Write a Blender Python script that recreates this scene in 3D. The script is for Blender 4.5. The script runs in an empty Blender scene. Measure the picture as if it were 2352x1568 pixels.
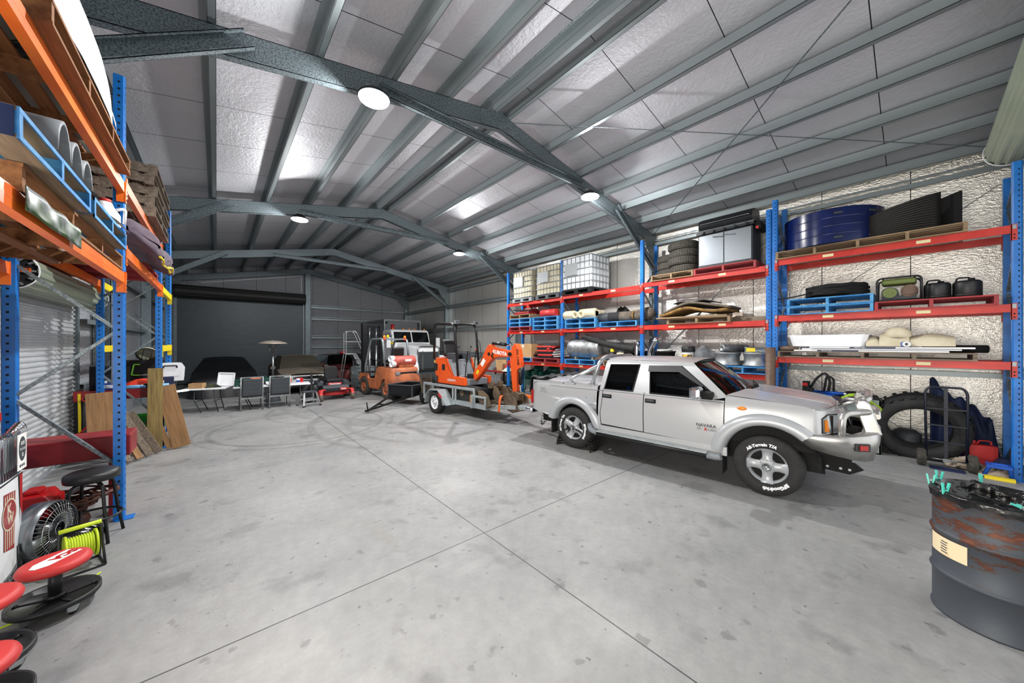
import bpy, bmesh, math, random
from mathutils import Matrix, Vector
random.seed(7)
PI = math.pi
SC = bpy.context.scene
COL = SC.collection
def R(d): return math.radians(d)
def V(*a): return Vector(a)

# ------------------------------------------------------------------ mesh builder
class MB:
    def __init__(s):
        s.v = []; s.f = []; s.mi = []; s.sm = []; s.M = None; s.mat = 0
    def at(s, M=None): s.M = M; return s
    def use(s, i): s.mat = i; return s
    def add(s, vs, fs, smooth=False):
        o = len(s.v)
        for p in vs:
            p = Vector(p)
            s.v.append(s.M @ p if s.M else p)
        for f in fs:
            s.f.append([o + i for i in f]); s.mi.append(s.mat); s.sm.append(smooth)
        return s
    def box(s, x0, x1, y0, y1, z0, z1):
        return s.add([(x0,y0,z0),(x1,y0,z0),(x1,y1,z0),(x0,y1,z0),(x0,y0,z1),(x1,y0,z1),(x1,y1,z1),(x0,y1,z1)],
                     [(0,3,2,1),(4,5,6,7),(0,1,5,4),(1,2,6,5),(2,3,7,6),(3,0,4,7)])
    def cbox(s, c, d, rot=None):
        M = Matrix.Translation(c)
        if rot: M = M @ (Matrix.Rotation(rot[2],4,'Z') @ Matrix.Rotation(rot[1],4,'Y') @ Matrix.Rotation(rot[0],4,'X'))
        old = s.M; s.M = (old @ M) if old else M
        s.box(-d[0]/2,d[0]/2,-d[1]/2,d[1]/2,-d[2]/2,d[2]/2); s.M = old; return s
    def bar(s, p0, p1, w, h, up=(0,0,1)):
        p0 = Vector(p0); p1 = Vector(p1); d = (p1-p0).normalized(); u = Vector(up)
        if abs(d.dot(u)) > .98: u = Vector((1,0,0))
        a = d.cross(u).normalized()*(w/2); b = a.cross(d).normalized()*(h/2)
        return s.add([p0-a-b,p0+a-b,p0+a+b,p0-a+b,p1-a-b,p1+a-b,p1+a+b,p1-a+b],
                     [(0,1,2,3),(7,6,5,4),(0,4,5,1),(1,5,6,2),(2,6,7,3),(3,7,4,0)])
    def ring_frames(s, pts, closed=False):
        pts = [Vector(p) for p in pts]; n = len(pts); T = []
        for i in range(n):
            a = pts[i-1] if (i > 0 or closed) else pts[i]
            b = pts[(i+1) % n] if (i < n-1 or closed) else pts[i]
            t = (b-a); T.append(t.normalized() if t.length > 1e-9 else Vector((0,0,1)))
        u = Vector((0,0,1)) if abs(T[0].z) < .9 else Vector((1,0,0))
        N = []
        nn = (u - T[0]*u.dot(T[0])).normalized()
        for i in range(n):
            nn = nn - T[i]*nn.dot(T[i])
            nn = nn.normalized() if nn.length > 1e-6 else T[i].orthogonal().normalized()
            N.append((nn.copy(), T[i].cross(nn)))
        return pts, N
    def tube(s, pts, r, n=8, closed=False, caps=True):
        pts, N = s.ring_frames(pts, closed); vs = []; fs = []; m = len(pts)
        for i, p in enumerate(pts):
            rr = r[i] if isinstance(r, (list, tuple)) else r
            for k in range(n):
                a = 2*PI*k/n
                vs.append(p + N[i][0]*math.cos(a)*rr + N[i][1]*math.sin(a)*rr)
        for i in range(m if closed else m-1):
            j = (i+1) % m
            for k in range(n):
                l = (k+1) % n
                fs.append((i*n+k, i*n+l, j*n+l, j*n+k))
        s.add(vs, fs, True)
        if caps and not closed:
            o = len(s.v)-len(vs)
            s.f.append([o+k for k in range(n)][::-1]); s.mi.append(s.mat); s.sm.append(False)
            s.f.append([o+(m-1)*n+k for k in range(n)]); s.mi.append(s.mat); s.sm.append(False)
        return s
    def cyl(s, p0, p1, r, n=16, r1=None, caps=True):
        return s.tube([p0, p1], [r, r if r1 is None else r1], n, caps=caps)
    def lathe(s, prof, n=24, c=(0,0,0), axis='Z', closed=False):
        c = Vector(c); vs = []; fs = []; m = len(prof)
        for (r, z) in prof:
            for k in range(n):
                a = 2*PI*k/n; x, y = r*math.cos(a), r*math.sin(a)
                vs.append(c + (Vector((x,y,z)) if axis == 'Z' else Vector((x,z,y)) if axis == 'Y' else Vector((z,x,y))))
        for i in range(m if closed else m-1):
            j = (i+1) % m
            for k in range(n):
                l = (k+1) % n
                fs.append((i*n+k,i*n+l,j*n+l,j*n+k) if axis != 'Y' else (i*n+l,i*n+k,j*n+k,j*n+l))
        return s.add(vs, fs, True)
    def grid(s, fn, nu, nv, smooth=True, flip=False):
        vs = [fn(i/nu, j/nv) for i in range(nu+1) for j in range(nv+1)]; fs = []
        for i in range(nu):
            for j in range(nv):
                a = i*(nv+1)+j; q = (a, a+nv+1, a+nv+2, a+1)
                fs.append(q[::-1] if flip else q)
        return s.add(vs, fs, smooth)
    def sphere(s, c, r, n=12, m=8):
        rx, ry, rz = r if isinstance(r, (list, tuple)) else (r, r, r)
        c = Vector(c); vs = []; fs = []
        for i in range(m+1):
            t = PI*i/m
            for k in range(n):
                a = 2*PI*k/n
                vs.append(c+Vector((rx*math.sin(t)*math.cos(a), ry*math.sin(t)*math.sin(a), -rz*math.cos(t))))
        for i in range(m):
            for k in range(n):
                l = (k+1) % n
                fs.append((i*n+k,i*n+l,(i+1)*n+l,(i+1)*n+k))
        return s.add(vs, fs, True)
    def prism(s, poly, a, b, axis='Y'):
        """poly of (u,v): axis Y -> (x,z), axis X -> (y,z), axis Z -> (x,y); from a to b along the axis"""
        def P(u, v, w): return (u,w,v) if axis == 'Y' else (w,u,v) if axis == 'X' else (u,v,w)
        n = len(poly)
        vs = [P(u,v,a) for u,v in poly]+[P(u,v,b) for u,v in poly]
        fs = [list(range(n)), list(range(2*n-1, n-1, -1))]
        for i in range(n):
            j = (i+1) % n
            fs.append((i, i+n, j+n, j))
        return s.add(vs, fs)
    def text(s, txt, size, M, thick=0.0, arc=None, font_shear=0.0, space=1.0):
        """flat lettering; arc=R bends the line round a circle of radius R (letters' feet towards the centre; negative: away)"""
        cu = bpy.data.curves.new('t', 'FONT'); cu.body = txt; cu.size = size; cu.align_x = 'CENTER'; cu.align_y = 'CENTER'
        cu.resolution_u = 2; cu.shear = font_shear; cu.space_character = space
        if thick: cu.offset = thick
        ob = bpy.data.objects.new('t', cu); COL.objects.link(ob)
        bpy.context.view_layer.update()
        me = bpy.data.meshes.new_from_object(ob.evaluated_get(bpy.context.evaluated_depsgraph_get()))
        vs = []
        for v in me.vertices:
            x, y = v.co.x, v.co.y
            if arc:
                a = x/arc; rr = arc+y
                x, y = rr*math.sin(a), rr*math.cos(a)
            vs.append(M @ Vector((x, y, 0)))
        fs = [list(p.vertices) for p in me.polygons]
        bpy.data.objects.remove(ob); bpy.data.curves.remove(cu); bpy.data.meshes.remove(me)
        return s.add(vs, fs)
    def build(s, name, mats, parent=None, bevel=0, seg=1, label=None, fix=True, sub=0, solid=0, weld=0):
        if not isinstance(mats, (list, tuple)): mats = [mats]
        me = bpy.data.meshes.new(name)
        me.from_pydata([tuple(v) for v in s.v], [], s.f)
        for m in mats: me.materials.append(m)
        me.polygons.foreach_set('material_index', s.mi)
        me.polygons.foreach_set('use_smooth', s.sm)
        if fix:
            bm = bmesh.new(); bm.from_mesh(me)
            if weld: bmesh.ops.remove_doubles(bm, verts=bm.verts, dist=weld)
            bmesh.ops.recalc_face_normals(bm, faces=bm.faces); bm.to_mesh(me); bm.free()
        me.update()
        o = bpy.data.objects.new(name, me); COL.objects.link(o)
        if parent: o.parent = parent
        if solid:
            md = o.modifiers.new('s', 'SOLIDIFY'); md.thickness = solid; md.offset = 0
        if bevel:
            md = o.modifiers.new('b', 'BEVEL'); md.width = bevel; md.segments = seg; md.limit_method = 'ANGLE'; md.angle_limit = R(40)
        if sub:
            md = o.modifiers.new('u', 'SUBSURF'); md.levels = sub; md.render_levels = sub
        if label: o['label'] = label
        return o

def rnd(pts, r, n=4):
    """round the inner corners of a polyline"""
    pts = [Vector(p) for p in pts]; out = [pts[0]]
    for i in range(1, len(pts)-1):
        a, b, c = pts[i-1], pts[i], pts[i+1]
        d1 = (a-b); d2 = (c-b); k = min(r, d1.length*.48, d2.length*.48)
        p = b+d1.normalized()*k; q = b+d2.normalized()*k
        for j in range(n+1):
            t = j/n; out.append(p*(1-t)**2+b*2*t*(1-t)+q*t*t)
    out.append(pts[-1]); return out
def helix(c, r, turns, dz, n=16, axis='Z', jit=0.0):
    out = []
    for i in range(int(turns*n)+1):
        a = 2*PI*i/n; rr = r*(1+random.uniform(-jit, jit)); z = dz*i/n+random.uniform(-jit, jit)*r*.4
        x, y = rr*math.cos(a), rr*math.sin(a)
        out.append(Vector(c)+(Vector((x,y,z)) if axis == 'Z' else Vector((x,z,y)) if axis == 'Y' else Vector((z,x,y))))
    return out
def thing(name, label, cat, loc=(0,0,0), rz=0, group=None, rot=None):
    o = bpy.data.objects.new(name, None); COL.objects.link(o)
    o.empty_display_size = .1; o.location = loc; o.rotation_euler = rot if rot else (0,0,rz)
    return tag(o, label, cat, group)
def tag(o, label, cat, group=None, kind=None):
    o['label'] = label; o['category'] = cat
    if group: o['group'] = group
    if kind: o['kind'] = kind
    return o
def struct(o): o['kind'] = 'structure'; return o
KIDS = {}
def dup(root, loc, rz=None, label=None, group=None, rot=None):
    def cp(o, par):
        c = o.copy(); COL.objects.link(c)
        if par is not None: c.parent = par
        for ch in o.children: cp(ch, c)
        return c
    r = cp(root, None); r.location = loc
    if rot: r.rotation_euler = rot
    elif rz is not None: r.rotation_euler = (0,0,rz)
    if label: r['label'] = label
    if group: r['group'] = group
    return r

# ------------------------------------------------------------------ materials
def srgb(h):
    h = h.lstrip('#'); c = [int(h[i:i+2],16)/255 for i in (0,2,4)]
    return tuple((x/12.92 if x <= .04045 else ((x+.055)/1.055)**2.4) for x in c)+(1,)
def newmat(name):
    m = bpy.data.materials.new(name); m.use_nodes = True; nt = m.node_tree
    return m, nt, nt.nodes['Principled BSDF'], nt.links
def mk(name, col, rough=.5, metal=0, col2=None, scale=6, amt=(.45,.6), stretch=None, bump=0, bscale=60, emit=None, estr=0, coat=0, spec=None):
    m, nt, b, L = newmat(name)
    c = srgb(col) if isinstance(col, str) else col
    b.inputs['Base Color'].default_value = c; b.inputs['Roughness'].default_value = rough; b.inputs['Metallic'].default_value = metal
    if coat: b.inputs['Coat Weight'].default_value = coat; b.inputs['Coat Roughness'].default_value = .08
    if spec is not None: b.inputs['Specular IOR Level'].default_value = spec
    tc = None
    if col2 or bump:
        tc = nt.nodes.new('ShaderNodeTexCoord'); src = tc.outputs['Object']
        if stretch:
            mp = nt.nodes.new('ShaderNodeMapping'); mp.inputs['Scale'].default_value = stretch; L.new(src, mp.inputs['Vector']); src = mp.outputs['Vector']
    if col2:
        n = nt.nodes.new('ShaderNodeTexNoise'); n.inputs['Scale'].default_value = scale; n.inputs['Detail'].default_value = 5; n.inputs['Roughness'].default_value = .62
        L.new(src, n.inputs['Vector'])
        r = nt.nodes.new('ShaderNodeValToRGB'); e = r.color_ramp.elements
        e[0].position, e[1].position = amt; e[0].color = c; e[1].color = srgb(col2) if isinstance(col2, str) else col2
        L.new(n.outputs['Fac'], r.inputs['Fac']); L.new(r.outputs['Color'], b.inputs['Base Color'])
    if bump:
        n = nt.nodes.new('ShaderNodeTexNoise'); n.inputs['Scale'].default_value = bscale; n.inputs['Detail'].default_value = 3
        L.new(src, n.inputs['Vector'])
        bp = nt.nodes.new('ShaderNodeBump'); bp.inputs['Strength'].default_value = bump; bp.inputs['Distance'].default_value = .01
        L.new(n.outputs['Fac'], bp.inputs['Height']); L.new(bp.outputs['Normal'], b.inputs['Normal'])
    if emit:
        b.inputs['Emission Color'].default_value = srgb(emit); b.inputs['Emission Strength'].default_value = estr
    return m
def mk_wood(name, c1, c2, along='Y', scale=3):
    st = {'X': (.6,9,9), 'Y': (9,.6,9), 'Z': (9,9,.6)}[along]
    return mk(name, c1, .85, 0, c2, scale, (.35,.68), st, .25, 8)
def mk_glass(name, tint, alpha):
    m, nt, b, L = newmat(name); nt.nodes.remove(b)
    t = nt.nodes.new('ShaderNodeBsdfTransparent'); t.inputs['Color'].default_value = srgb(tint)
    g = nt.nodes.new('ShaderNodeBsdfGlossy'); g.inputs['Roughness'].default_value = .02; g.inputs['Color'].default_value = (.9,.93,.95,1)
    f = nt.nodes.new('ShaderNodeFresnel'); f.inputs['IOR'].default_value = 1.5
    mx = nt.nodes.new('ShaderNodeMixShader'); L.new(f.outputs['Fac'], mx.inputs['Fac']); L.new(t.outputs[0], mx.inputs[1]); L.new(g.outputs[0], mx.inputs[2])
    L.new(mx.outputs[0], nt.nodes['Material Output'].inputs['Surface'])
    return m
LAMP_W = 180; BEAM_W = 400; DAY_W = 60; DAY2_W = 260; EXPO = 0.28
M = {}
M['galv'] = mk('galvanised', '#8f9ba0', .42, .55, '#5f6c72', 38, (.4,.62))
M['galv_dark'] = mk('galvanised_rafter', '#7f8b90', .5, .45, '#49555b', 55, (.42,.6))
M['galv_light'] = mk('galvanised_light', '#b3bcbe', .45, .4, '#929b9e', 30, (.4,.65))
M['galv_plain'] = mk('zinc', '#8d979a', .42, .6)
M['blue'] = mk('rack_blue', '#0d63b3', .38, 0, '#1a78cc', 3, (.4,.7))
M['orange'] = mk('rack_orange', '#e5641a', .36, 0, '#ee7a28', 3, (.4,.7))
M['rackred'] = mk('rack_red', '#b3241a', .4, 0, '#c8342a', 3, (.4,.7))
M['yellow'] = mk('rack_yellow', '#e8cf1e', .45)
M['hole'] = mk('dark_hole', '#0b0c0f', .9)
M['white'] = mk('white_paint', '#e9ebee', .35)
M['whiteplastic'] = mk('white_plastic', '#dfe3e8', .42, 0, '#c6cacd', 2.5, (.45,.75))
M['cream'] = mk('cream', '#cfc7ae', .6, 0, '#b9ae90', 4, (.4,.7))
M['sticker'] = mk('sticker', '#d9cda0', .6)
M['black'] = mk('black_plastic', '#15171a', .45)
M['blackmat'] = mk('black_matte', '#0d0e10', .85)
M['blackmetal'] = mk('black_metal', '#1b1d20', .35, .3)
M['rubber'] = mk('rubber', '#1f2022', .8, 0, '#2c2b29', 10, (.4,.7))
M['oldrubber'] = mk('old_rubber', '#34332f', .9, 0, '#4a463f', 14, (.35,.7), None, .5, 40)
M['chrome'] = mk('chrome', '#d5dade', .12, 1)
M['alu'] = mk('brushed_aluminium', '#c4c8ca', .3, .85, '#a7abad', 5, (.4,.7))
M['alud'] = mk('dull_aluminium', '#a9adaf', .45, .8, '#7b7d7d', 6, (.4,.7))
M['steel'] = mk('steel', '#8b9092', .35, .9)
M['red'] = mk('red_paint', '#b5171a', .35)
M['darkred'] = mk('dark_red_steel', '#7d1418', .45, 0, '#96252a', 4, (.4,.7))
M['redplastic'] = mk('red_plastic', '#c4312f', .5)
M['silver'] = mk('silver_car_paint', '#b6b8ba', .3, .35, coat=.6)
M['silver2'] = mk('silver_flare', '#acb0b4', .38, .25, coat=.3)
M['navy'] = mk('navy', '#16244a', .6)
M['bluep'] = mk('blue_plastic', '#0f4fb0', .4)
M['palblue'] = mk('pallet_blue', '#2376b8', .7, 0, '#5ba0cc', 5, (.42,.7), None, .2, 20)
M['palred'] = mk('pallet_red', '#a5343a', .75, 0, '#8a3b3c', 5, (.4,.7), None, .2, 20)
M['wood'] = mk_wood('pallet_timber', '#8a7358', '#b09a78', 'X')
M['woodgrey'] = mk_wood('weathered_timber', '#5b5148', '#84786a', 'X')
M['woody'] = mk_wood('timber_along', '#75624d', '#9c8464', 'Y')
M['woodgreyy'] = mk_wood('weathered_along', '#5a4e43', '#8a7c6c', 'Y')
M['plank'] = mk_wood('plank', '#a57d55', '#7d5d3b', 'Z', 4)
M['plankgreen'] = mk_wood('treated_plank', '#9b8550', '#6a5734', 'Z', 4)
M['cardboard'] = mk('cardboard', '#b99468', .85, 0, '#a9845a', 3, (.4,.7))
M['amber'] = mk('amber_lens', '#e0801c', .2)
M['redlens'] = mk('red_lens', '#a01512', .2)
M['glassdark'] = mk_glass('tinted_glass', '#43484a', 1)
M['glass'] = mk_glass('clear_glass', '#8f9a98', 1)
M['lens'] = mk_glass('lamp_lens', '#dfe6ea', 1)
M['lime'] = mk('lime', '#c3d82c', .5)
M['limehose'] = mk('lime_hose', '#9bbf22', .45)
M['green'] = mk('green_plastic', '#0f4a40', .5)
M['greenbox'] = mk('green_box', '#2e9a2c', .5)
M['kubota'] = mk('digger_orange', '#e0541a', .4, 0, '#cf4a16', 3, (.5,.8))
M['forkorange'] = mk('faded_orange', '#b8683f', .6, 0, '#8a5138', 4, (.42,.66))
M['greyp'] = mk('grey_plastic', '#7c8287', .5)
M['dgrey'] = mk('dark_grey', '#3a3f44', .6)
M['mudsteel'] = mk('muddy_steel', '#6e5d48', .85, 0, '#4a3f35', 6, (.38,.66), None, .6, 25)
M['cover'] = mk('car_cover', '#0e0f14', .5, 0, '#15171d', 3, (.4,.7))
M['covertop'] = mk('dusty_cover', '#3d3e46', .8)
M['dustycar'] = mk('dusty_paint', '#6b6358', .75, 0, '#575047', 5, (.4,.7))
M['dustyglass'] = mk('dusty_glass', '#3f3b33', .55)
M['carwhite'] = mk('car_white', '#c9ccce', .3, .3, coat=.5)
M['maroon'] = mk('maroon_paint', '#5c1714', .4, 0, '#4a1916', 3, (.4,.7))
M['tarp'] = mk('dark_blue_tarp', '#0a1a3a', .7, 0, '#0d2350', 4, (.4,.7), None, .5, 9)
M['bag'] = mk('black_plastic_film', '#0e0f10', .22, 0, None, bump=.9, bscale=14)
M['blanket'] = mk('grey_purple_blanket', '#6b5f6a', .95, 0, '#564c58', 8, (.4,.7))
M['rag'] = mk('dirty_rag', '#b9aa98', .95, 0, '#3b3129', 9, (.45,.6), None, .4, 12)
M['canvas'] = mk('canvas', '#6d6459', .95, 0, '#4c443c', 6, (.4,.7), None, .3, 30)
M['foam'] = mk('foam_edge', '#94713c', .9, 0, '#57401f', 14, (.4,.66))
M['ribblack'] = mk('black_poly', '#1f1d1b', .55)
M['tankblue'] = mk('tank_blue', '#0b1c55', .22, 0, '#091640', 3, (.4,.7))
M['rope'] = mk('white_rope', '#d6d8d2', .8)
M['teal'] = mk('teal_peg', '#4fc5b4', .45)
M['rustpipe'] = mk('brown_pipe', '#6b574b', .6, .2, '#584438', 8, (.4,.7))
M['bumperalu'] = mk('polished_alloy', '#b4b4b2', .28, .75, '#a2a2a0', 4, (.4,.7))
M['armtext'] = mk('black_ink', '#14110f', .6)
M['textgrey'] = mk('grey_badge', '#45484c', .5)
M['orangetube'] = mk('orange_hose', '#e0611c', .5)
M['palegreen'] = mk('door_green', '#8b9683', .4, 0, '#98a28e', 2, (.4,.7))
M['doorwhite'] = mk('door_zinc', '#c3c7ca', .4, .25, '#b4b8bb', 3, (.4,.7))
M['doorgrey'] = mk('door_slate', '#565f63', .36, .25)
M['doordark'] = mk('drum_olive', '#2c2f2c', .5)
M['potting'] = mk('bag_print', '#2f4a1f', .4, 0, '#666c6c', 9, (.46,.56))
M['gen'] = mk('olive', '#5d6b2f', .5)
M['paper'] = mk('paper', '#e6e6e2', .8)
M['emb'] = mk('emblem_red', '#96383a', .4)
M['copper'] = mk('brown_cable', '#5b2f1a', .6, 0, '#2a1a12', 20, (.4,.66))
M['fanmetal'] = mk('fan_steel', '#8c9296', .3, .8)
def led(name, col, st): return mk(name, col, .5, emit=col, estr=st)
M['led'] = led('led_lens', '#f4f8ff', 60)
M['strip'] = led('led_tube', '#fff2e0', 14)
# ------------------------------------------------------------------ the shed
XL, XR, YF, YB, RX = -1.95, 9.9, -1.15, 22.6, 4.0
def rz_(x): return 6.22-.19*abs(x-RX)              # top of the rafters
def nd(nt, t, **k):
    n = nt.nodes.new(t)
    for a, b in k.items(): setattr(n, a, b)
    return n
def mth(nt, op, a, b=None, c=None):
    n = nd(nt, 'ShaderNodeMath', operation=op)
    for i, q in enumerate((a, b, c)):
        if q is None: continue
        if isinstance(q, (int, float)): n.inputs[i].default_value = q
        else: nt.links.new(q, n.inputs[i])
    return n.outputs[0]
def floor_mat():
    m, nt, b, L = newmat('concrete_floor')
    tc = nd(nt, 'ShaderNodeTexCoord').outputs['Object']
    sx = nd(nt, 'ShaderNodeSeparateXYZ'); L.new(tc, sx.inputs[0]); X, Y = sx.outputs[0], sx.outputs[1]
    def noise(sc, det=5, ro=.6, st=None):
        v = tc
        if st:
            mp = nd(nt, 'ShaderNodeMapping'); mp.inputs['Scale'].default_value = st; L.new(tc, mp.inputs['Vector']); v = mp.outputs[0]
        n = nd(nt, 'ShaderNodeTexNoise'); n.inputs['Scale'].default_value = sc; n.inputs['Detail'].default_value = det; n.inputs['Roughness'].default_value = ro
        L.new(v, n.inputs['Vector']); return n.outputs['Fac']
    def ramp(f, p0, c0, p1, c1):
        r = nd(nt, 'ShaderNodeValToRGB'); e = r.color_ramp.elements
        e[0].position, e[1].position = p0, p1; e[0].color, e[1].color = c0, c1; L.new(f, r.inputs[0]); return r.outputs[0]
    def g(v): return (v, v, v, 1)
    base = ramp(noise(.55, 7, .66), .32, (.225,.229,.232,1), .7, (.335,.333,.326,1))
    def mul(a, bb):
        n = nd(nt, 'ShaderNodeMix', data_type='RGBA', blend_type='MULTIPLY'); n.inputs[0].default_value = 1; L.new(a, n.inputs[6]); L.new(bb, n.inputs[7]); return n.outputs[2]
    c = mul(base, ramp(noise(9, 6, .7), .3, g(.86), .65, g(1.06)))
    c = mul(c, ramp(noise(1.7, 4, .55), .58, g(1), .66, g(.76)))                 # damp patches
    c = mul(c, ramp(noise(5.5, 3, .5), .655, g(1), .70, g(.70)))                # oil spots
    c = mul(c, ramp(noise(14, 2, .5), .71, g(1), .74, g(.5)))
    c = mul(c, ramp(noise(.8, 5, .6, (2.2,.5,1)), .6, g(1), .72, (.97,.93,.86,1)))
    # saw-cut joints
    j = None
    for ax, p in ((X, 2.1), (Y, 2.9), (Y, 10.9), (X, 7.6), (Y, 18.5)):
        d = mth(nt, 'LESS_THAN', mth(nt, 'ABSOLUTE', mth(nt, 'SUBTRACT', ax, p)), .0055)
        j = d if j is None else mth(nt, 'MAXIMUM', j, d)
    d = mth(nt, 'MULTIPLY', mth(nt, 'LESS_THAN', mth(nt, 'ABSOLUTE', mth(nt, 'SUBTRACT', Y, 6.85)), .006), .3)
    j = mth(nt, 'MAXIMUM', j, d)
    # tyre marks swung round in arcs
    tm = None; brk = noise(6, 3, .6)
    for cx, cy, r, w, a in ((1.6,9.6,1.75,.05,.5),(1.6,9.6,2.0,.03,.4),(4.9,8.2,2.6,.07,.35),(5.2,8.5,3.6,.08,.4),(3.2,11.2,2.2,.04,.35),(6.4,6.2,3.1,.07,.22),(8.4,12.4,6.4,.08,.35),(8.4,12.4,6.9,.08,.3)):
        dx = mth(nt, 'SUBTRACT', X, cx); dy = mth(nt, 'SUBTRACT', Y, cy)
        rr = mth(nt, 'SQRT', mth(nt, 'ADD', mth(nt, 'MULTIPLY', dx, dx), mth(nt, 'MULTIPLY', dy, dy)))
        q = mth(nt, 'LESS_THAN', mth(nt, 'ABSOLUTE', mth(nt, 'SUBTRACT', rr, r)), w)
        q = mth(nt, 'MULTIPLY', q, a); tm = q if tm is None else mth(nt, 'MAXIMUM', tm, q)
    tm = mth(nt, 'MULTIPLY', mth(nt, 'MULTIPLY', tm, mth(nt, 'GREATER_THAN', Y, 6.6)), mth(nt, 'MULTIPLY_ADD', brk, 1.6, -.1))
    def dark(a, f, to):
        n = nd(nt, 'ShaderNodeMix', data_type='RGBA'); n.clamp_factor = True; L.new(f, n.inputs[0]); L.new(a, n.inputs[6]); n.inputs[7].default_value = to; return n.outputs[2]
    c = dark(c, tm, (.1,.1,.1,1)); c = dark(c, j, (.05,.05,.052,1))
    L.new(c, b.inputs['Base Color'])
    L.new(ramp(noise(1.3, 6, .6), .3, g(.36), .7, g(.62)), b.inputs['Roughness'])
    bp = nd(nt, 'ShaderNodeBump'); bp.inputs['Strength'].default_value = .22; bp.inputs['Distance'].default_value = .01
    L.new(noise(45, 6, .7), bp.inputs['Height']); L.new(bp.outputs[0], b.inputs['Normal'])
    return m
def foil_mat(name, col, seam_axis, step, off, rough=.5, metal=.85, ba=1.0):
    m, nt, b, L = newmat(name)
    tc = nd(nt, 'ShaderNodeTexCoord').outputs['Object']
    sx = nd(nt, 'ShaderNodeSeparateXYZ'); L.new(tc, sx.inputs[0]); A = sx.outputs['XYZ'.index(seam_axis)]
    s = mth(nt, 'LESS_THAN', mth(nt, 'ABSOLUTE', mth(nt, 'SUBTRACT', mth(nt, 'FLOORED_MODULO', mth(nt, 'ADD', A, off), step), step/2)), .006)
    mx = nd(nt, 'ShaderNodeMix', data_type='RGBA'); L.new(s, mx.inputs[0]); mx.inputs[6].default_value = srgb(col); mx.inputs[7].default_value = srgb('#2b2c2f')
    L.new(mx.outputs[2], b.inputs['Base Color']); b.inputs['Metallic'].default_value = metal; b.inputs['Roughness'].default_value = rough
    def bump(sc, st, di, prev=None, stretch=None, det=2):
        n = nd(nt, 'ShaderNodeTexNoise'); n.inputs['Scale'].default_value = sc; n.inputs['Detail'].default_value = det
        mp = nd(nt, 'ShaderNodeMapping'); mp.inputs['Scale'].default_value = stretch or (1,1,1); L.new(tc, mp.inputs['Vector']); L.new(mp.outputs[0], n.inputs['Vector'])
        bp = nd(nt, 'ShaderNodeBump'); bp.inputs['Strength'].default_value = st; bp.inputs['Distance'].default_value = di
        L.new(n.outputs['Fac'], bp.inputs['Height'])
        if prev: L.new(prev, bp.inputs['Normal'])
        return bp.outputs[0]
    n1 = bump(1.1, .5, .06)
    n2 = bump(17, .9*ba, .05*ba, n1, (1,1.0,2.2), 5)
    L.new(bump(64, .9*ba, .02*ba, n2), b.inputs['Normal'])
    return m
M['floor'] = floor_mat()
M['foil_roof'] = foil_mat('roof_foil', '#d2d3d9', 'Y', 1.35, .3, .6, .8, .45)
M['foil_wall'] = foil_mat('wall_foil', '#f0ede6', 'Y', 1.25, .55, .3, .82, .5)
M['foil_back'] = foil_mat('gable_foil', '#c3c6cc', 'X', 1.32, .4, .45)

mb = MB(); mb.box(XL-.1, XR+.1, YF-6, YB+.1, -.15, 0); struct(mb.build('floor', M['floor']))
mb = MB()
for x0, x1 in ((XL-.1, RX), (RX, XR+.1)):
    z0, z1 = rz_(x0)+.225, rz_(x1)+.225
    mb.add([(x0,YF-.1,z0),(x1,YF-.1,z1),(x1,YB+.1,z1),(x0,YB+.1,z0),(x0,YF-.1,z0+.06),(x1,YF-.1,z1+.06),(x1,YB+.1,z1+.06),(x0,YB+.1,z0+.06)],
           [(0,3,2,1),(4,5,6,7),(0,1,5,4),(1,2,6,5),(2,3,7,6),(3,0,4,7)])
struct(mb.build('ceiling', M['foil_roof']))
zr = rz_(XR)+.27; zl = rz_(XL)+.27
mb = MB(); mb.box(XR, XR+.1, YF-.1, YB+.1, 0, zr); struct(mb.build('wall_right', M['foil_wall']))
LD0, LD1, LDH = 6.25, 9.72, 2.62                     # roller door in the left wall
LE0, LE1, LEH = -.9, 2.4, 2.9                         # open doorway in the left wall beside the camera
mb = MB(); mb.box(XL-.1, XL, YF-.1, LE0, 0, zl); mb.box(XL-.1, XL, LE1, LD0, 0, zl); mb.box(XL-.1, XL, LE0, LE1, LEH, zl); mb.box(XL-.1, XL, LD1, YB+.1, 0, zl); mb.box(XL-.1, XL, LD0, LD1, LDH, zl)
struct(mb.build('wall_left', M['foil_back']))
BD0, BD1, BDH = -1.42, 3.68, 4.3                     # roller door in the back gable
def gable(mb, y0, y1, d0, d1, dh):
    ra = rz_(d0)+.25; rb = rz_(d1)+.25
    mb.prism([(XL-.1,0),(d0,0),(d0,ra),(XL-.1,rz_(XL-.1)+.25)], y0, y1)
    if d1 < RX:
        mb.prism([(d0,dh),(d1,dh),(d1,rb),(d0,ra)], y0, y1); mb.prism([(d1,0),(XR+.1,0),(XR+.1,rz_(XR+.1)+.25),(RX,rz_(RX)+.25),(d1,rb)], y0, y1)
    else:
        mb.prism([(d0,dh),(d1,dh),(d1,rb),(RX,rz_(RX)+.25),(d0,ra)] if d0 < RX else [(d0,dh),(d1,dh),(d1,rb),(d0,ra)], y0, y1)
        mb.prism([(d1,0),(XR+.1,0),(XR+.1,rz_(XR+.1)+.25),(d1,rb)], y0, y1)
mb = MB(); gable(mb, YB, YB+.1, BD0, BD1, BDH); struct(mb.build('wall_back', M['foil_back']))
FD0, FD1, FDH = 3.5, 8.35, 4.35                      # open roller door in the front gable, behind the camera
mb = MB(); gable(mb, YF-.1, YF, FD0, FD1, FDH); struct(mb.build('wall_front', M['foil_back']))

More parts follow.
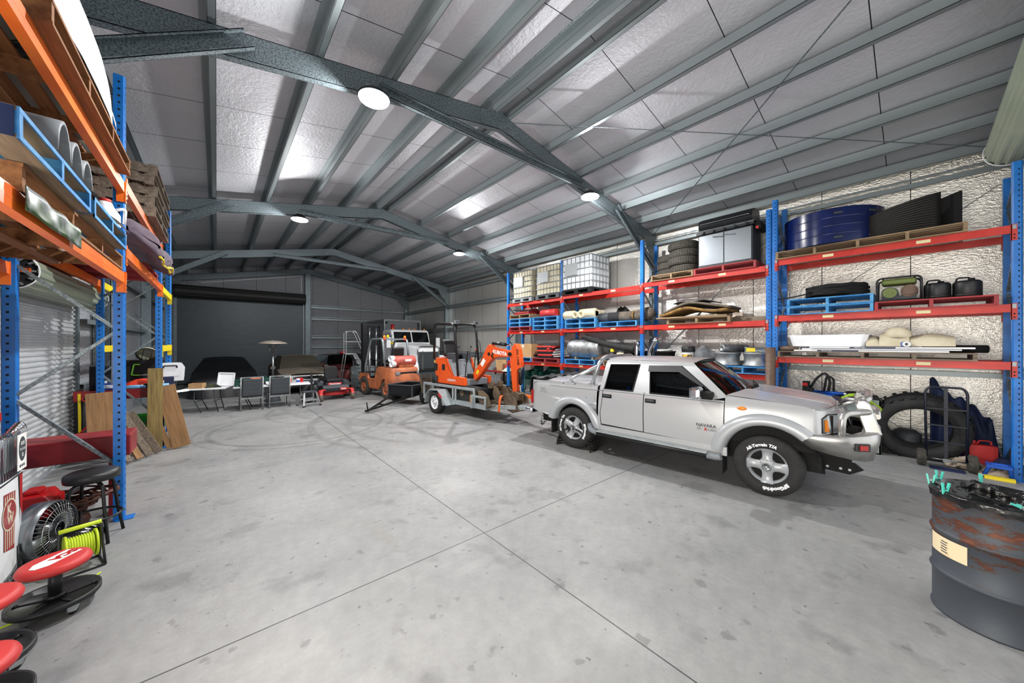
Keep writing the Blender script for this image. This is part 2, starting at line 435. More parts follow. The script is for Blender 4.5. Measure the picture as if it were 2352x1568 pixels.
# ---- roller doors
def corrugated(mb, a0, a1, z0, z1, pos, axis, pitch=.075, depth=.018):
    n = int((z1-z0)/pitch); pr = []
    for i in range(n):
        z = z0+i*pitch
        for q, d in ((0,0),(.42,0),(.55,depth),(.87,depth)): pr.append((z+q*pitch, d))
    pr.append((z1, 0)); vs = []; fs = []
    for z, d in pr:
        for a in (a0, a1): vs.append((pos+d, a, z) if axis == 'X' else (a, pos-d, z))
    for i in range(len(pr)-1): fs.append((2*i,2*i+1,2*i+3,2*i+2))
    mb.add(vs, fs)
def drum(mb, p0, p1, r, n=56, ribs=14):
    d = (Vector(p1)-Vector(p0)); u = d.normalized(); a = u.orthogonal().normalized(); b = u.cross(a); vs = []; fs = []
    for p in (Vector(p0), Vector(p1)):
        for k in range(n):
            t = 2*PI*k/n; rr = r-(.014 if (k*ribs*2//n) % 2 else 0)
            vs.append(p+a*math.cos(t)*rr+b*math.sin(t)*rr)
    for k in range(n): fs.append((k,(k+1)%n,n+(k+1)%n,n+k))
    mb.add(vs, fs)
# door 1: zinc curtain in the left wall, green drum over it
d1 = struct(thing('door_1', 'pale zinc roller door in the left wall under a green drum', 'door'))
mb = MB(); corrugated(mb, LD0, LD1, .02, 2.66, XL+.02, 'X'); mb.build('curtain', M['doorwhite'], d1)
mb = MB(); drum(mb, (-1.72,6.42,2.76), (-1.72,9.62,2.76), .2); mb.build('door_drum', M['palegreen'], d1)
for y in (6.40, 9.63):
    mb = MB(); mb.lathe([(.205,-.012),(.215,0),(.205,.012)], 40, (-1.72,y,2.76), 'Y', True); dr = mb.build('drum_rim', M['white'], d1)
mb = MB(); mb.cyl((-1.72,6.405,2.76), (-1.72,6.43,2.76), .19, 32)
for k in range(12):
    a = 2*PI*k/12; mb.use(1).cbox((-1.72+.17*math.cos(a), 6.398, 2.76+.17*math.sin(a)), (.035,.012,.02), (0,-a,0))
mb.use(1).cyl((-1.72,6.38,2.76), (-1.72,6.41,2.76), .03, 12); mb.cbox((-1.8,6.39,2.76),(.2,.02,.035))
mb.build('drum_end_plate', [M['blackmat'], M['alud']], d1)
mb = MB(); mb.cbox((-1.62,6.39,2.765), (.105,.004,.05)); s_ = mb.build('maker_sticker', M['orange'], d1)
mb = MB(); mb.text('BEST', .042, Matrix.Translation((-1.62,6.387,2.772)) @ Matrix.Rotation(R(90),4,'X')); mb.cbox((-1.62,6.387,2.752),(.07,.001,.005)); mb.build('sticker_lettering', M['armtext'], s_)
for y in (LD0-.04, LD1+.04):
    mb = MB(); mb.box(XL+.0, XL+.07, y-.05, y+.05, 0, 2.62); mb.build('door_guide', M['galv'], d1)
# door 2: slate curtain in the back gable
d2 = struct(thing('door_2', 'dark slate roller door in the back gable', 'door'))
mb = MB(); corrugated(mb, BD0, BD1, .02, 4.35, YB+.02, 'Y', .085, .02); mb.build('curtain', M['doorgrey'], d2)
mb = MB(); drum(mb, (BD0-.05,YB-.36,4.42), (BD1+.05,YB-.36,4.42), .3, 48, 12); mb.build('door_drum', M['doordark'], d2)
for x in (BD0-.07, BD1+.07):
    mb = MB(); mb.cyl((x-.01,YB-.36,4.42), (x+.01,YB-.36,4.42), .31, 28); mb.build('drum_end_plate', M['blackmetal'], d2)
    mb = MB(); mb.box(x-.05, x+.05, YB-.07, YB, 0, 4.3); mb.build('door_guide', M['galv'], d2)
mb = MB(); mb.box(BD0, BD1, YB-.05, YB, .0, .07); mb.build('bottom_rail', M['blackmetal'], d2)
# door 3: rolled up over the open front doorway
d3 = struct(thing('door_3', 'green rolled-up roller door over the open front doorway', 'door'))
mb = MB(); drum(mb, (FD0-.05,-.9,4.86), (8.98,-.9,4.86), .235, 56, 13); mb.build('door_drum', M['palegreen'], d3)
mb = MB(); mb.lathe([(.235,-.012),(.245,0),(.235,.012)], 40, (8.99,-.9,4.86), 'X', True); mb.build('drum_rim', M['white'], d3)
mb = MB(); mb.cyl((8.95,-.9,4.86), (8.975,-.9,4.86), .225, 32); mb.build('drum_end_plate', M['blackmat'], d3)

# ---- portal frames
TN = [0]
def trim(o=None):
    TN[0] += 1; return 'trim_%d' % TN[0]
def csec(mb, p0, p1, depth, fl, side=1, t=.008):
    """C section between two points in an XZ plane: web facing -Y, flanges running back in +Y*side"""
    p0 = Vector(p0); p1 = Vector(p1); d = (p1-p0).normalized(); nrm = Vector((-d.z,0,d.x))
    if nrm.z < 0 or (abs(nrm.z) < 1e-6 and nrm.x < 0): nrm = -nrm
    h = nrm*(depth/2); y = Vector((0,t,0)); f = Vector((0,fl*side,0)); w = nrm*t
    def quadbox(a, b, e1, e2):
        vs = [a, a+e1, a+e1+e2, a+e2, b, b+e1, b+e1+e2, b+e2]
        mb.add(vs, [(0,1,2,3),(7,6,5,4),(0,4,5,1),(1,5,6,2),(2,6,7,3),(3,7,4,0)])
    quadbox(p0-h, p1-h, h*2, y*side); quadbox(p0-h, p1-h, f, w); quadbox(p0+h-w, p1+h-w, f, w)
    l = nrm*.022
    quadbox(p0-h+f, p1-h+f, l, y*-side); quadbox(p0+h-l+f, p1+h-l+f, l, y*-side)
def frame(y, tie=True, gab=False):
    o = struct(thing(trim(), 'portal frame of galvanised rafters and columns', 'frame', (0,0,0)))
    for sx in (-1, 1):
        xw = XL if sx < 0 else XR
        xe = xw-sx*.04
        mb = MB(); csec(mb, (RX+sx*.02,y,rz_(RX)-.155), (xe,y,rz_(xe)-.155), .3, .1); mb.build('rafter', M['galv_dark'], o)
        mb = MB(); x0, x1 = sorted((xw, xw-sx*.26)); mb.box(x0, x1, y, y+.01, 0, rz_(xw)-.1); mb.box(x0, x0+.01, y, y+.1, 0, rz_(xw)-.1); mb.box(x1-.01, x1, y, y+.1, 0, rz_(xw)-.1)
        mb.build('column', M['galv'], o)
        mb = MB(); zt = rz_(xw)
        mb.prism([(xw-sx*.02,zt-.05),(xw-sx*.02,zt-.95),(xw-sx*.27,zt-.75),(xw-sx*.6,zt-.4),(xw-sx*.75,zt-.1+.1)], y-.012, y-.001); mb.build('knee_plate', M['galv_dark'], o)
        if not gab:
            mb = MB(); csec(mb, (RX+sx*3.72,y-.03,rz_(RX+3.72)-.1), (xw-sx*.12,y-.03,4.02), .19, .07, -1); mb.build('knee_brace', M['galv_dark'], o)
    mb = MB(); zt = rz_(RX)
    mb.prism([(RX-.45,zt-.1),(RX,zt-.005),(RX+.45,zt-.1),(RX+.45,zt-.37),(RX,zt-.3),(RX-.45,zt-.37)], y-.014, y-.002); mb.build('apex_plate', M['galv_dark'], o)
    if tie:
        mb = MB(); csec(mb, (1.75,y-.02,5.56), (6.35,y-.02,5.56), .15, .07, -1); mb.build('collar_tie', M['galv_dark'], o)
for y in (5.0, 11.0, 17.0): frame(y)
frame(YB-.16, False, True)
# purlins: Z sections on top of the rafters, the length of the shed
def purlin(x):
    mb = MB(); z = rz_(x)+.005; s = 1 if x > RX else -1
    mb.box(x-.004, x+.004, YF, YB, z, z+.2); mb.box(*sorted((x, x-s*.075)), YF, YB, z, z+.006); mb.box(*sorted((x, x+s*.075)), YF, YB, z+.2-.006, z+.2)
    mb.box(*sorted((x-s*.07, x-s*.075)), YF, YB, z, z+.022)
    struct(mb.build(trim(), M['galv_plain']))
for dx in (.22, 1.33, 2.38, 3.3, 4.12, 4.98, 5.72): purlin(RX+dx)
for dx in (.16, 1.1, 2.05, 3.02, 4.08, 5.1, 5.8): purlin(RX-dx)
# wall girts
def girt_r(z, y0, y1):
    mb = MB(); mb.box(XR-.16, XR, y0, y1, z-.004, z+.004); mb.box(XR-.166, XR-.16, y0, y1, z-.08, z+.004); mb.box(XR-.12, XR-.11, y0, y1, z-.08, z-.06); mb.box(XR-.166, XR-.05, y0, y1, z+.08, z+.086); mb.box(XR-.166, XR-.16, y0, y1, z+.05, z+.086)
    struct(mb.build(trim(), M['galv_plain']))
girt_r(1.46, YF, YB); girt_r(4.9, YF, YB); girt_r(2.75, 11.2, YB); girt_r(4.0, 11.2, YB); girt_r(.22, YF, 4.9)
for z in (1.2, 1.8, 2.35, 3.42, 4.08):
    mb = MB(); mb.box(BD1+.42, XR-.26, YB-.15, YB, z-.004, z+.004); mb.box(BD1+.42, XR-.26, YB-.156, YB-.15, z-.09, z+.004); mb.box(BD1+.42, XR-.26, YB-.156, YB-.15, z+.05, z+.085); struct(mb.build(trim(), M['galv_plain']))
for z in (1.2, 2.4, 3.6):
    mb = MB(); mb.box(XL, XL+.14, LD1+.2, YB, z, z+.008); mb.box(XL+.134, XL+.14, LD1+.2, YB, z-.08, z+.0); struct(mb.build(trim(), M['galv_plain']))
for x in (BD1+.25,):
    mb = MB(); mb.box(x-.14, x+.14, YB-.2, YB-.19, 0, rz_(x)-.3); mb.box(x-.14, x-.13, YB-.2, YB, 0, rz_(x)-.3); mb.box(x+.13, x+.14, YB-.2, YB, 0, rz_(x)-.3); struct(mb.build(trim(), M['galv']))
mb = MB(); mb.bar((-.6,YB-.03,rz_(-.6)-.42), (BD1-.05,YB-.03,rz_(BD1)-.38), .03, .03); mb.box(BD1-.06, BD1-.03, YB-.05, YB, 4.85, rz_(BD1)-.38); struct(mb.build(trim(), M['white']))  # daylight leaking in above the back door, drawn as a painted white strip
# slender roof cross bracing over the front bay and a hanging rod
for a, b in (((4.3,5.0),(9.7,-.9)), ((9.7,5.0),(4.3,-.9))):
    mb = MB(); mb.bar((a[0],a[1],rz_(a[0])-.0), (b[0],b[1],rz_(b[0])-.0), .022, .004); struct(mb.build(trim(), M['galv_dark']))
for a, b in (((9.88,4.9,1.6),(9.88,2.0,4.7)), ((9.88,-.9,4.6),(9.88,2.2,2.2)), ((9.88,1.9,1.5),(9.88,-.2,.1))):
    mb = MB(); mb.bar(a, b, .006, .05, (1,0,0)); struct(mb.build(trim(), M['galv']))
mb = MB(); mb.cyl((3.55,YF,rz_(3.55)+.03), (3.55,5,rz_(3.55)+.03), .012, 6); struct(mb.build(trim(), M['galv']))

# ---- high-bay lamps under the rafters
for x, y, lab in ((1.63,4.8,'round white LED high-bay lamp nearest the camera, left side of the nearest rafter'), (6.42,4.8,'round white LED high-bay lamp on the right half of the nearest rafter'),
                  (1.7,10.8,'round white LED high-bay lamp on the left half of the second rafter'), (6.7,10.8,'round white LED high-bay lamp, smallest in view, right half of the second rafter')):
    zt = rz_(x)-.3
    t = thing('high_bay_lamp', lab, 'lamp', (x,y,zt-.16), 0, 'high-bay lamps')
    mb = MB(); mb.lathe([(0,.1),(.09,.1),(.12,.08),(.16,.03),(.21,0),(.21,-.02),(.19,-.025)], 28); mb.build('housing', M['blackmetal'], t)
    mb = MB(); mb.lathe([(.2,-.02),(.19,-.04),(.12,-.065),(0,-.075)], 28); mb.build('lens', M['led'], t)
    mb = MB(); mb.tube(rnd([(-.1,0,.05),(-.1,0,.14),(.1,0,.14),(.1,0,.05)], .03), .012, 6); mb.bar((0,0,.14),(0,.18,.2),.04,.02); mb.build('bracket', M['galv_plain'], t)
    ld = bpy.data.lights.new('lamp_light', 'POINT'); ld.energy = LAMP_W; ld.shadow_soft_size = .05; ld.color = (1,.985,.965)
    lo = bpy.data.objects.new('lamp_light', ld); COL.objects.link(lo); lo.location = (x,y,zt-.16-.135)
    sd = bpy.data.lights.new('lamp_beam', 'SPOT'); sd.energy = BEAM_W; sd.shadow_soft_size = .05; sd.color = (1,.985,.965); sd.spot_size = R(156); sd.spot_blend = .35
    so = bpy.data.objects.new('lamp_beam', sd); COL.objects.link(so); so.location = (x,y,zt-.16-.135)
# ------------------------------------------------------------------ pallet racks
def post(mb, x, y, h, fx, hole_side=1):
    """fx: x of the aisle side (-1 face towards -X, +1 towards +X)"""
    w, dp = .092, .075
    pr = [(-w/2,0),(-w/2,dp),(w/2,dp),(w/2,0),(.03,-.012),(-.03,-.012)]
    mb.use(0).prism([(x+(q if fx < 0 else -q), y+p) for p, q in pr], .0, h, 'Z')
    mb.box(x-.06, x+.08, y-.07, y+.07, 0, .008)
    xf = x-.0125 if fx < 0 else x+.0125
    mb.use(1); z = .1
    while z < h-.05:
        mb.cbox((xf, y-.012, z), (.002,.012,.022)); mb.cbox((x+.03*(1 if fx < 0 else -1), y-.0465, z+.03), (.018,.002,.02)); z += .076
    mb.use(0)
def rack(name, label, ys, xf, xr, h, levels, bm, cm, side, post_extra=0):
    """side -1: aisle towards -X ; levels[bay] = list of beam-top heights"""
    t = thing(name, label, 'rack', (0,0,0))
    H0 = h
    for y in ys:
        h = H0 if y > -.5 else 4.55
        for x, s in ((xf, side), (xr, -side)):
            mb = MB(); post(mb, x, y, h, s); mb.build('upright_post', [M['blue'], M['hole']], t)
        nodes = [(xf,.12),(xr,.12),(xr,1.42),(xf,.6),(xf,2.1),(xr,1.42),(xr,2.75),(xf,3.45),(xr,4.1),(xf,h-.12)]
        i0, i1 = (xf+side*-.04, xr+side*.04)
        zz = [(i0,.6),(i1,.15),None,(i0,.6),(i1,1.42),None,(i1,1.42),(i0,2.1),None,(i0,2.1),(i1,2.75),None,(i1,2.75),(i0,3.4),None,(i0,3.4),(i1,4.05),None,(i1,4.05),(i0,h-.15)]
        seg = []
        for q in zz+[None]:
            if q is None:
                mb = MB(); mb.bar((seg[0][0],y,seg[0][1]), (seg[1][0],y,seg[1][1]), .03, .036, (0,1,0)); mb.build('frame_brace', M['galv'], t); seg = []
            else: seg.append(q)
    for b in range(len(ys)-1):
        y0, y1 = sorted((ys[b], ys[b+1])); y0 += .046; y1 -= .046
        for zt, bmx, cmx in levels[b]:
            for x, s in ((xf, side), (xr, -side)):
                xo = x-.012*(-s) if False else x
                a, c = sorted((x+s*.012, x-s*.045))
                mb = MB(); mb.box(a, c, y0, y1, zt-.115, zt); q = x+s*.0135
                mb.use(1).box(*sorted((x+s*.0122, x+s*.0126)), y0+.05, y1-.05, zt-.066, zt-.05)
                be = mb.build('beam', [bmx, bmx], t, .004)
                for yy, sg in ((y0, -1), (y1, 1)):
                    mb = MB(); a, c = sorted((x+s*.0135, x+s*.022)); e0, e1 = sorted((yy+sg*.045, yy-sg*.01))
                    mb.box(a, c, e0, e1, zt-.22, zt+.01); a2, c2 = sorted((x-s*.05, x+s*.022)); mb.box(a2, c2, *sorted((yy, yy-sg*.008)), zt-.22, zt+.01)
                    mb.use(1).cbox((x+s*.023, yy+sg*.02, zt-.14), (.002,.014,.02)); mb.cbox((x+s*.023, yy+sg*.02, zt-.19), (.002,.014,.02))
                    mb.use(2).cbox((x+s*.023, yy+sg*.02, zt-.03), (.003,.035,.06))
                    mb.build('beam_connector', [cmx, M['hole'], M['galv_plain'] if bmx is M['rackred'] else cmx], be)
                if s == side and bmx is M['rackred']:
                    for f_ in (.3, .72):
                        mb = MB(); yy = y0+(y1-y0)*f_; mb.cbox((x+s*.0145, yy, zt-.055), (.003,.15,.05)); mb.build('load_label', M['sticker'], be)
    return t
RR = M['rackred']; OO = M['orange']; YY = M['yellow']
XF, XK = 8.66, 9.5
rack('pallet_rack', 'near blue and red pallet rack on the right wall, big tyre under it', [-.93, 1.88], XF, XK, 4.88, [[(z,RR,RR) for z in (1.69,2.52,3.65)]], RR, RR, -1)
rack('pallet_rack', 'long far blue and red pallet rack of three bays, water tanks on top', [1.985, 4.79, 7.62, 10.4], XF, XK, 4.72,
     [[(z,RR,RR) for z in (1.31,2.44,3.57)], [(z,RR,RR) for z in (1.31,2.44,3.53)], [(z,RR,RR) for z in (1.3,2.44,3.5)]], RR, RR, -1)
LX, LK = -.79, -1.57
rack('pallet_rack', 'blue rack with orange beams along the left wall', [2.5, 5.76, 9.2, 10.9], LX, LK, 4.92,
     [[(2.74,OO,OO),(3.74,OO,OO)], [(3.05,OO,OO),(3.8,OO,OO)], [(1.92,YY,YY),(3.05,YY,YY)]], OO, OO, 1)

# ------------------------------------------------------------------ pallets
def pallet(label, mat, endmat=None, L=1.165, D=1.0, logo=False, loc=(0,0,0), gap=.03, nb=3, H=.15):
    """front face looks to -X; origin at the bottom of its middle; bearers run in depth (X), boards along Y"""
    t = thing('pallet', label, 'pallet', loc)
    n = 7; w = (D-gap*(n-1))/n
    mb = MB()
    for i in range(n):
        x = -D/2+i*(w+gap); mb.box(x, x+w, -L/2, L/2+random.uniform(-.008,.008), H-.02, H)
    mb.build('top_boards', mat, t)
    mb = MB()
    for x in (-D/2, -w/2, D/2-w): mb.box(x, x+w, -L/2, L/2, 0, .02)
    mb.build('base_boards', mat, t)
    for k in range(nb):
        y = -L/2+.022+(L-.044)*k/(nb-1)
        mb = MB(); mb.box(-D/2+.004, D/2-.004, y-.021, y+.021, .02, H-.02); be = mb.build('bearer', endmat or mat, t)
        if logo and k == 0:
            mb = MB(); mb.text('CHEP', .1, Matrix.Translation((-.12,y-.0215,H/2)) @ Matrix.Rotation(R(90),4,'X'), .004); mb.build('bearer_lettering', M['white'], be)
    return t
P_ = M
GP = 'pallets on the racks'
cx = 9.08
# near bay
pallet('long timber pallet on the top beams under blue half rings', M['woody'], L=2.36, D=.95, loc=(cx,.68,3.65), nb=5, gap=.08)['group'] = GP
pb = pallet('upper of two blue pallets under the coil of black cable', M['palblue'], L=1.19, D=.95, logo=True, loc=(cx,1.08,2.675)); pb['group'] = GP
dup(pb, (cx,1.08,2.52), label='lower of two blue pallets, left on the near middle beams')
pr_ = pallet('red pallet under the olive generator and black drums', M['palred'], L=1.25, D=.95, loc=(cx,-.15,2.52)); pr_['group'] = GP
pallet('long grey timber pallet under the white bath and trestle tables', M['woodgreyy'], L=2.42, D=.95, loc=(cx,.62,1.69), nb=5, gap=.08, H=.12)['group'] = GP
# second bay
pt = pallet('small pale timber pallet under the stacks of tyres', M['woody'], L=1.05, D=.95, loc=(cx,3.98,3.57), gap=.07); pt['group'] = GP
dup(pr_, (cx,2.82,3.57), label='red pallet under the steel barbecue')
dup(pt, (cx,3.38,2.44), label='pale timber pallet under folded canvas mats').scale = (1,1.35,.9)
dup(pb, (cx,2.44,1.31), label='blue pallet under two bare truck wheels').scale = (1,.86,1)
# third bay
dup(pb, (cx,6.84,2.44), label='lower blue pallet under the cream hose rolls')
dup(pb, (cx,6.84,2.592), label='upper blue pallet under the cream hose rolls')
dup(pb, (cx,5.5,2.44), label='single blue pallet under rolled black mats')
dup(pb, (cx,6.85,1.31), label='blue pallet under the cylindrical steel tank')
dup(pt, (cx,5.45,1.31), label='timber pallet hidden mostly by the silver cab, under small boxes')
# far bay
for k in range(3): dup(pb, (cx,8.35,2.44+k*.152), label=('bottom','middle','top')[k]+' blue pallet of the stack right of the mixed stack, far bay')
dup(pr_, (cx,9.66,2.44), label='red pallet at the foot of the mixed stack in the far bay').scale = (1,.93,1)
for k in range(2): dup(pb, (cx,9.66,2.592+k*.152), label=('lower','upper')[k]+' blue pallet in the mixed stack, far bay')
dup(pt, (cx,9.66,2.896), label='timber pallet topping the mixed stack in the far bay').scale = (1,1.08,1)
dup(pb, (cx,9.62,1.3), label='blue pallet under the cardboard box, far lowest beams')
dup(pr_, (cx,8.35,1.3), label='red pallet under the red cases, far lowest beams')
# ------------------------------------------------------------------ silver pickup
def clip(poly, ax, val, keep_ge):
    out = []; n = len(poly)
    for i in range(n):
        a, b = poly[i], poly[(i+1) % n]
        ia = (a[ax] >= val-1e-9) if keep_ge else (a[ax] <= val+1e-9)
        ib = (b[ax] >= val-1e-9) if keep_ge else (b[ax] <= val+1e-9)
        if ia: out.append(a)
        if ia != ib:
            t = (val-a[ax])/(b[ax]-a[ax]); q = [0,0]; q[ax] = val; q[1-ax] = a[1-ax]+t*(b[1-ax]-a[1-ax]); out.append(tuple(q))
    return out
def tessel(poly):
    from mathutils.geometry import tessellate_polygon
    return tessellate_polygon([[Vector((p[0],p[1],0)) for p in poly]])
def skin(mb, poly, yf, far=None, zs=(), xs=()):
    """side panel: outline (x,z) cut into bands and bent to y=yf(x,z); far: also the mirrored one about y=far"""
    cells = [poly]
    for ax, cuts in ((1, zs), (0, xs)):
        for c in cuts:
            nc = []
            for p in cells:
                lo, hi = clip(p, ax, c, False), clip(p, ax, c, True)
                for q in (lo, hi):
                    if len(q) >= 3 and max(v[ax] for v in q)-min(v[ax] for v in q) > 1e-5: nc.append(q)
            cells = nc
    for p in cells:
        q = []
        for v in p:
            if not q or abs(v[0]-q[-1][0])+abs(v[1]-q[-1][1]) > 1e-6: q.append(v)
        if len(q) < 3: continue
        tri = tessel(q)
        mb.add([(x, yf(x,z), z) for x, z in q], tri, True)
        if far is not None: mb.add([(x, 2*far-yf(x,z), z) for x, z in q], [t[::-1] for t in tri], True)
def lerp(tab, z):
    if z <= tab[0][0]: return tab[0][1]
    for (a, b), (c, d) in zip(tab, tab[1:]):
        if z <= c: return b+(d-b)*(z-a)/(c-a)
    return tab[-1][1]
def arc(cx, cz, r, a0, a1, n=14): return [(cx+r*math.cos(R(a0+(a1-a0)*i/n)), cz+r*math.sin(R(a0+(a1-a0)*i/n))) for i in range(n+1)]
PT = thing('pickup_truck', 'silver double-cab pickup with alloy bull bar, parked in front of the right-hand racks', 'pickup truck', (5.05,4.17,0), math.atan2(-.99546,.09513))
CW = .87
prof = [(.4,.04),(.55,.01),(.8,-.005),(.95,.0),(1.1,.02),(1.2,.055),(1.62,.21),(1.7,.28)]
def yn(x, z):
    y = lerp(prof, z)
    if x > 3.38: y += .42*((x-3.38)/.28)**2
    if x < -.85: y += .06*((-.85-x)/.17)**2
    return y
ZS = (.55,.68,.8,.95,1.03,1.1,1.155,1.2); XS = (-.93,-.85,3.38,3.45,3.51,3.56,3.61)
AR = (0,.40,.45); AF = (2.95,.40,.52)
# body: bed sides, cab corner, front wings, pillars, roof, hood-less shell
mb = MB()
bed = [(-1.02,.62),(-.5,.53)]+arc(AR[0],AR[1],AR[2],164,14)+[(.46,.5),(.5,.5),(.5,1.2),(-1.02,1.165)]
skin(mb, bed, yn, CW, ZS, XS)
skin(mb, [(.525,.5),(.58,.5),(.565,.75),(.6,.95),(.605,1.165),(.545,1.165)], yn, CW, ZS)
wing = [(2.47,.5)]+arc(AF[0],AF[1],AF[2],168,58)+[(3.3,.86),(3.66,.9),(3.655,1.0),(3.6,1.115),(3.3,1.19),(2.47,1.24)]
skin(mb, wing, yn, CW, ZS, XS)
U = (1.3,1.45,1.6,1.64)
for pl in ([(.54,1.165),(.625,1.165),(.675,1.59),(.675,1.67),(.59,1.66)], [(.675,1.59),(1.21,1.61),(1.36,1.60),(1.86,1.61),(2.01,1.665),(.675,1.67)],
           [(1.15,1.165),(1.42,1.165),(1.36,1.60),(1.21,1.61)], [(2.32,1.165),(2.5,1.215),(2.01,1.665),(1.86,1.61),(2.3,1.26)]):
    skin(mb, pl, yn, CW, U)
mb.grid(lambda u, v: ((.585+1.49*u-.06*(2*v-1)**2*u), CW+(2*v-1)*(.62-.02*u), 1.655+.06*(1-abs(2*v-1)**3)+.018*math.sin(PI*u)), 10, 12)
mb.grid(lambda u, v: (.545+.05*v, CW+(2*u-1)*(.81-.2*max(0,(v-.0))), .5+1.17*v), 8, 4)
mb.grid(lambda u, v: (-1.02, CW+(2*u-1)*.81, .6+.57*v), 4, 2)
# sills
for far in (0, 1):
    y0 = -.005 if not far else 2*CW+.005
    mb.box(.5, 2.5, min(y0,y0+(.05 if not far else -.05)), max(y0,y0+(.05 if not far else -.05)), .42, .535)
mb.build('body_shell', M['silver'], PT, weld=.0004)
mb = MB(); mb.box(-.9,3.45,.25,1.49,.36,.6); mb.box(.6,2.46,.05,1.69,.5,.56); mb.box(3.3,3.72,.35,1.39,.52,.62); mb.box(2.5,3.56,.14,1.6,.62,1.1)
mb.box(.54,2.46,.06,.09,.56,1.15); mb.box(.54,2.46,1.65,1.68,.56,1.15)
mb.add([(.515,.03,.5),(.515,.12,.5),(.515,.12,1.2),(.515,.03,1.2)],[(0,1,2,3)])
mb.build('underbody', M['blackmat'], PT)
# doors
for far in (False, True):
    for nm, pl, hx in (('front_door', [(1.348,.545),(2.455,.525),(2.462,1.165),(1.345,1.165)], 1.45), ('rear_door', [(.592,.56),(1.335,.548),(1.333,1.165),(.618,1.165),(.612,.95),(.578,.75)], .7)):
        mb = MB(); f = (lambda x, z: yn(x,z)-.004) if not far else (lambda x, z: 2*CW-yn(x,z)+.004)
        skin(mb, pl, f, None, ZS, (1.6,1.9,2.2)); d = mb.build(nm, M['silver'], PT, weld=.0004)
        s = -1 if not far else 1; Y0 = f(hx, 1.05)
        mb = MB(); mb.cbox((hx,Y0+s*.004,1.05),(.17,.012,.065)); mb.use(1).cbox((hx,Y0+s*.014,1.055),(.13,.016,.03)); mb.build('door_handle', [M['blackmat'], M['dgrey']], d, .008, 2)
        wp = [(1.42,1.165),(1.36,1.6),(1.86,1.61),(2.3,1.26),(2.32,1.165)] if nm == 'front_door' else [(.625,1.165),(.675,1.59),(1.21,1.61),(1.15,1.165)]
        g = (lambda x, z: yn(x,z)+.012) if not far else (lambda x, z: 2*CW-yn(x,z)-.012)
        mb = MB(); skin(mb, wp, g, None, U); mb.build('door_window', M['glassdark'], d)
        cen = (sum(p[0] for p in wp)/len(wp), sum(p[1] for p in wp)/len(wp))
        mb = MB(); ring = [(x+(cen[0]-x)*.03, f(x,z)-(s*-.002), z+(cen[1]-z)*.03) for x, z in wp]
        mb.tube(ring, .013, 6, True); mb.build('window_seal', M['blackmat'], d)
mb = MB(); yb = lambda x, z: yn(x,z)-.03
skin(mb, [(1.36,1.5),(1.36,1.6),(1.86,1.61),(2.2,1.34),(2.16,1.33),(1.83,1.52)], yb, None, U); mb.build('weather_shield', M['black'], PT)
# belt moulding line
for far in (0,1):
    mb = MB(); mb.tube([(x, (yn(x,1.13)-.002) if not far else 2*CW-yn(x,1.13)+.002, 1.128+.01*(x > .5)) for x in (-1.0,-.5,0,.49)]+[(x, (yn(x,1.13)-.004) if not far else 2*CW-yn(x,1.13)+.004, 1.138) for x in (.6,1.3,2.0,2.45)], .006, 5); mb.build('belt_crease', M['greyp'], PT)
# flares
def flare(cx, cz, r, a0, a1, far, ro=.14):
    mb = MB(); pr = [(r-.03,.10),(r-.012,-.03),(r+.03,-.05),(r+.09,-.045),(r+ro,-.012),(r+ro+.008,.012)]
    def fn(u, v):
        a = R(a0+(a1-a0)*u); i = v*(len(pr)-1); k = min(int(i), len(pr)-2); t = i-k
        rr = pr[k][0]*(1-t)+pr[k+1][0]*t; y = pr[k][1]*(1-t)+pr[k+1][1]*t
        x, z = cx+rr*math.cos(a), cz+rr*math.sin(a)*(1 if rr < r+.05 else .97)
        y += max(0, yn(min(x,3.5), z))*.9
        return (x, y if not far else 2*CW-y, z)
    mb.grid(fn, 22, 5); return mb.build('wheel_flare', M['silver2'], PT)
for far in (0, 1):
    flare(*AR, 168, 6, far); flare(*AF, 172, 48, far, .15)
    for cx, cz, r in (AR, AF):
        mb = MB(); mb.grid(lambda u, v: (cx+(r+.01)*math.cos(R(188-172*u)), (.02+.45*v) if not far else 2*CW-.02-.45*v, cz+(r+.01)*math.sin(R(188-172*u))), 18, 1); mb.grid(lambda u, v: (cx+(r+.01)*(2*u-1), .47 if not far else 2*CW-.47, .3+.62*v), 1, 1); mb.build('wheel_arch_liner', M['blackmat'], PT)
# fuel flap
mb = MB(); mb.box(.27,.45,-.012,0,.87,1.03); fl_ = mb.build('fuel_flap', M['silver2'], PT, .01, 2)
mb = MB(); mb.cyl((.3,-.014,.99),(.3,-.01,.99),.012,10); mb.build('flap_lock', M['chrome'], fl_)
# hood
def hood(u, v):
    t = 2*v-1; x0 = 2.72-.24*t*t; x1 = 3.66-.14*abs(t)**3
    x = x0+(x1-x0)*u; e = 1.245-.115*max(0,(x-2.45)/1.15)**1.6
    z = e+.065*(1-t**4)+.018*math.exp(-((abs(t)-.55)/.12)**2)*(1-u)
    z -= .12*max(0,(u-.86)/.14)**2
    yy = .815-.12*max(0,(x-3.3)/.3)**2
    return (x, CW+t*yy, z)
mb = MB(); mb.grid(hood, 16, 20); mb.build('hood', M['silver'], PT)
mb = MB(); mb.grid(lambda u, v: (hood(.93,.06+.88*v)[0]+.035*u, hood(.93,.06+.88*v)[1], hood(.93,.06+.88*v)[2]+.012+.035*u), 2, 14); mb.build('bonnet_protector', M['black'], PT)
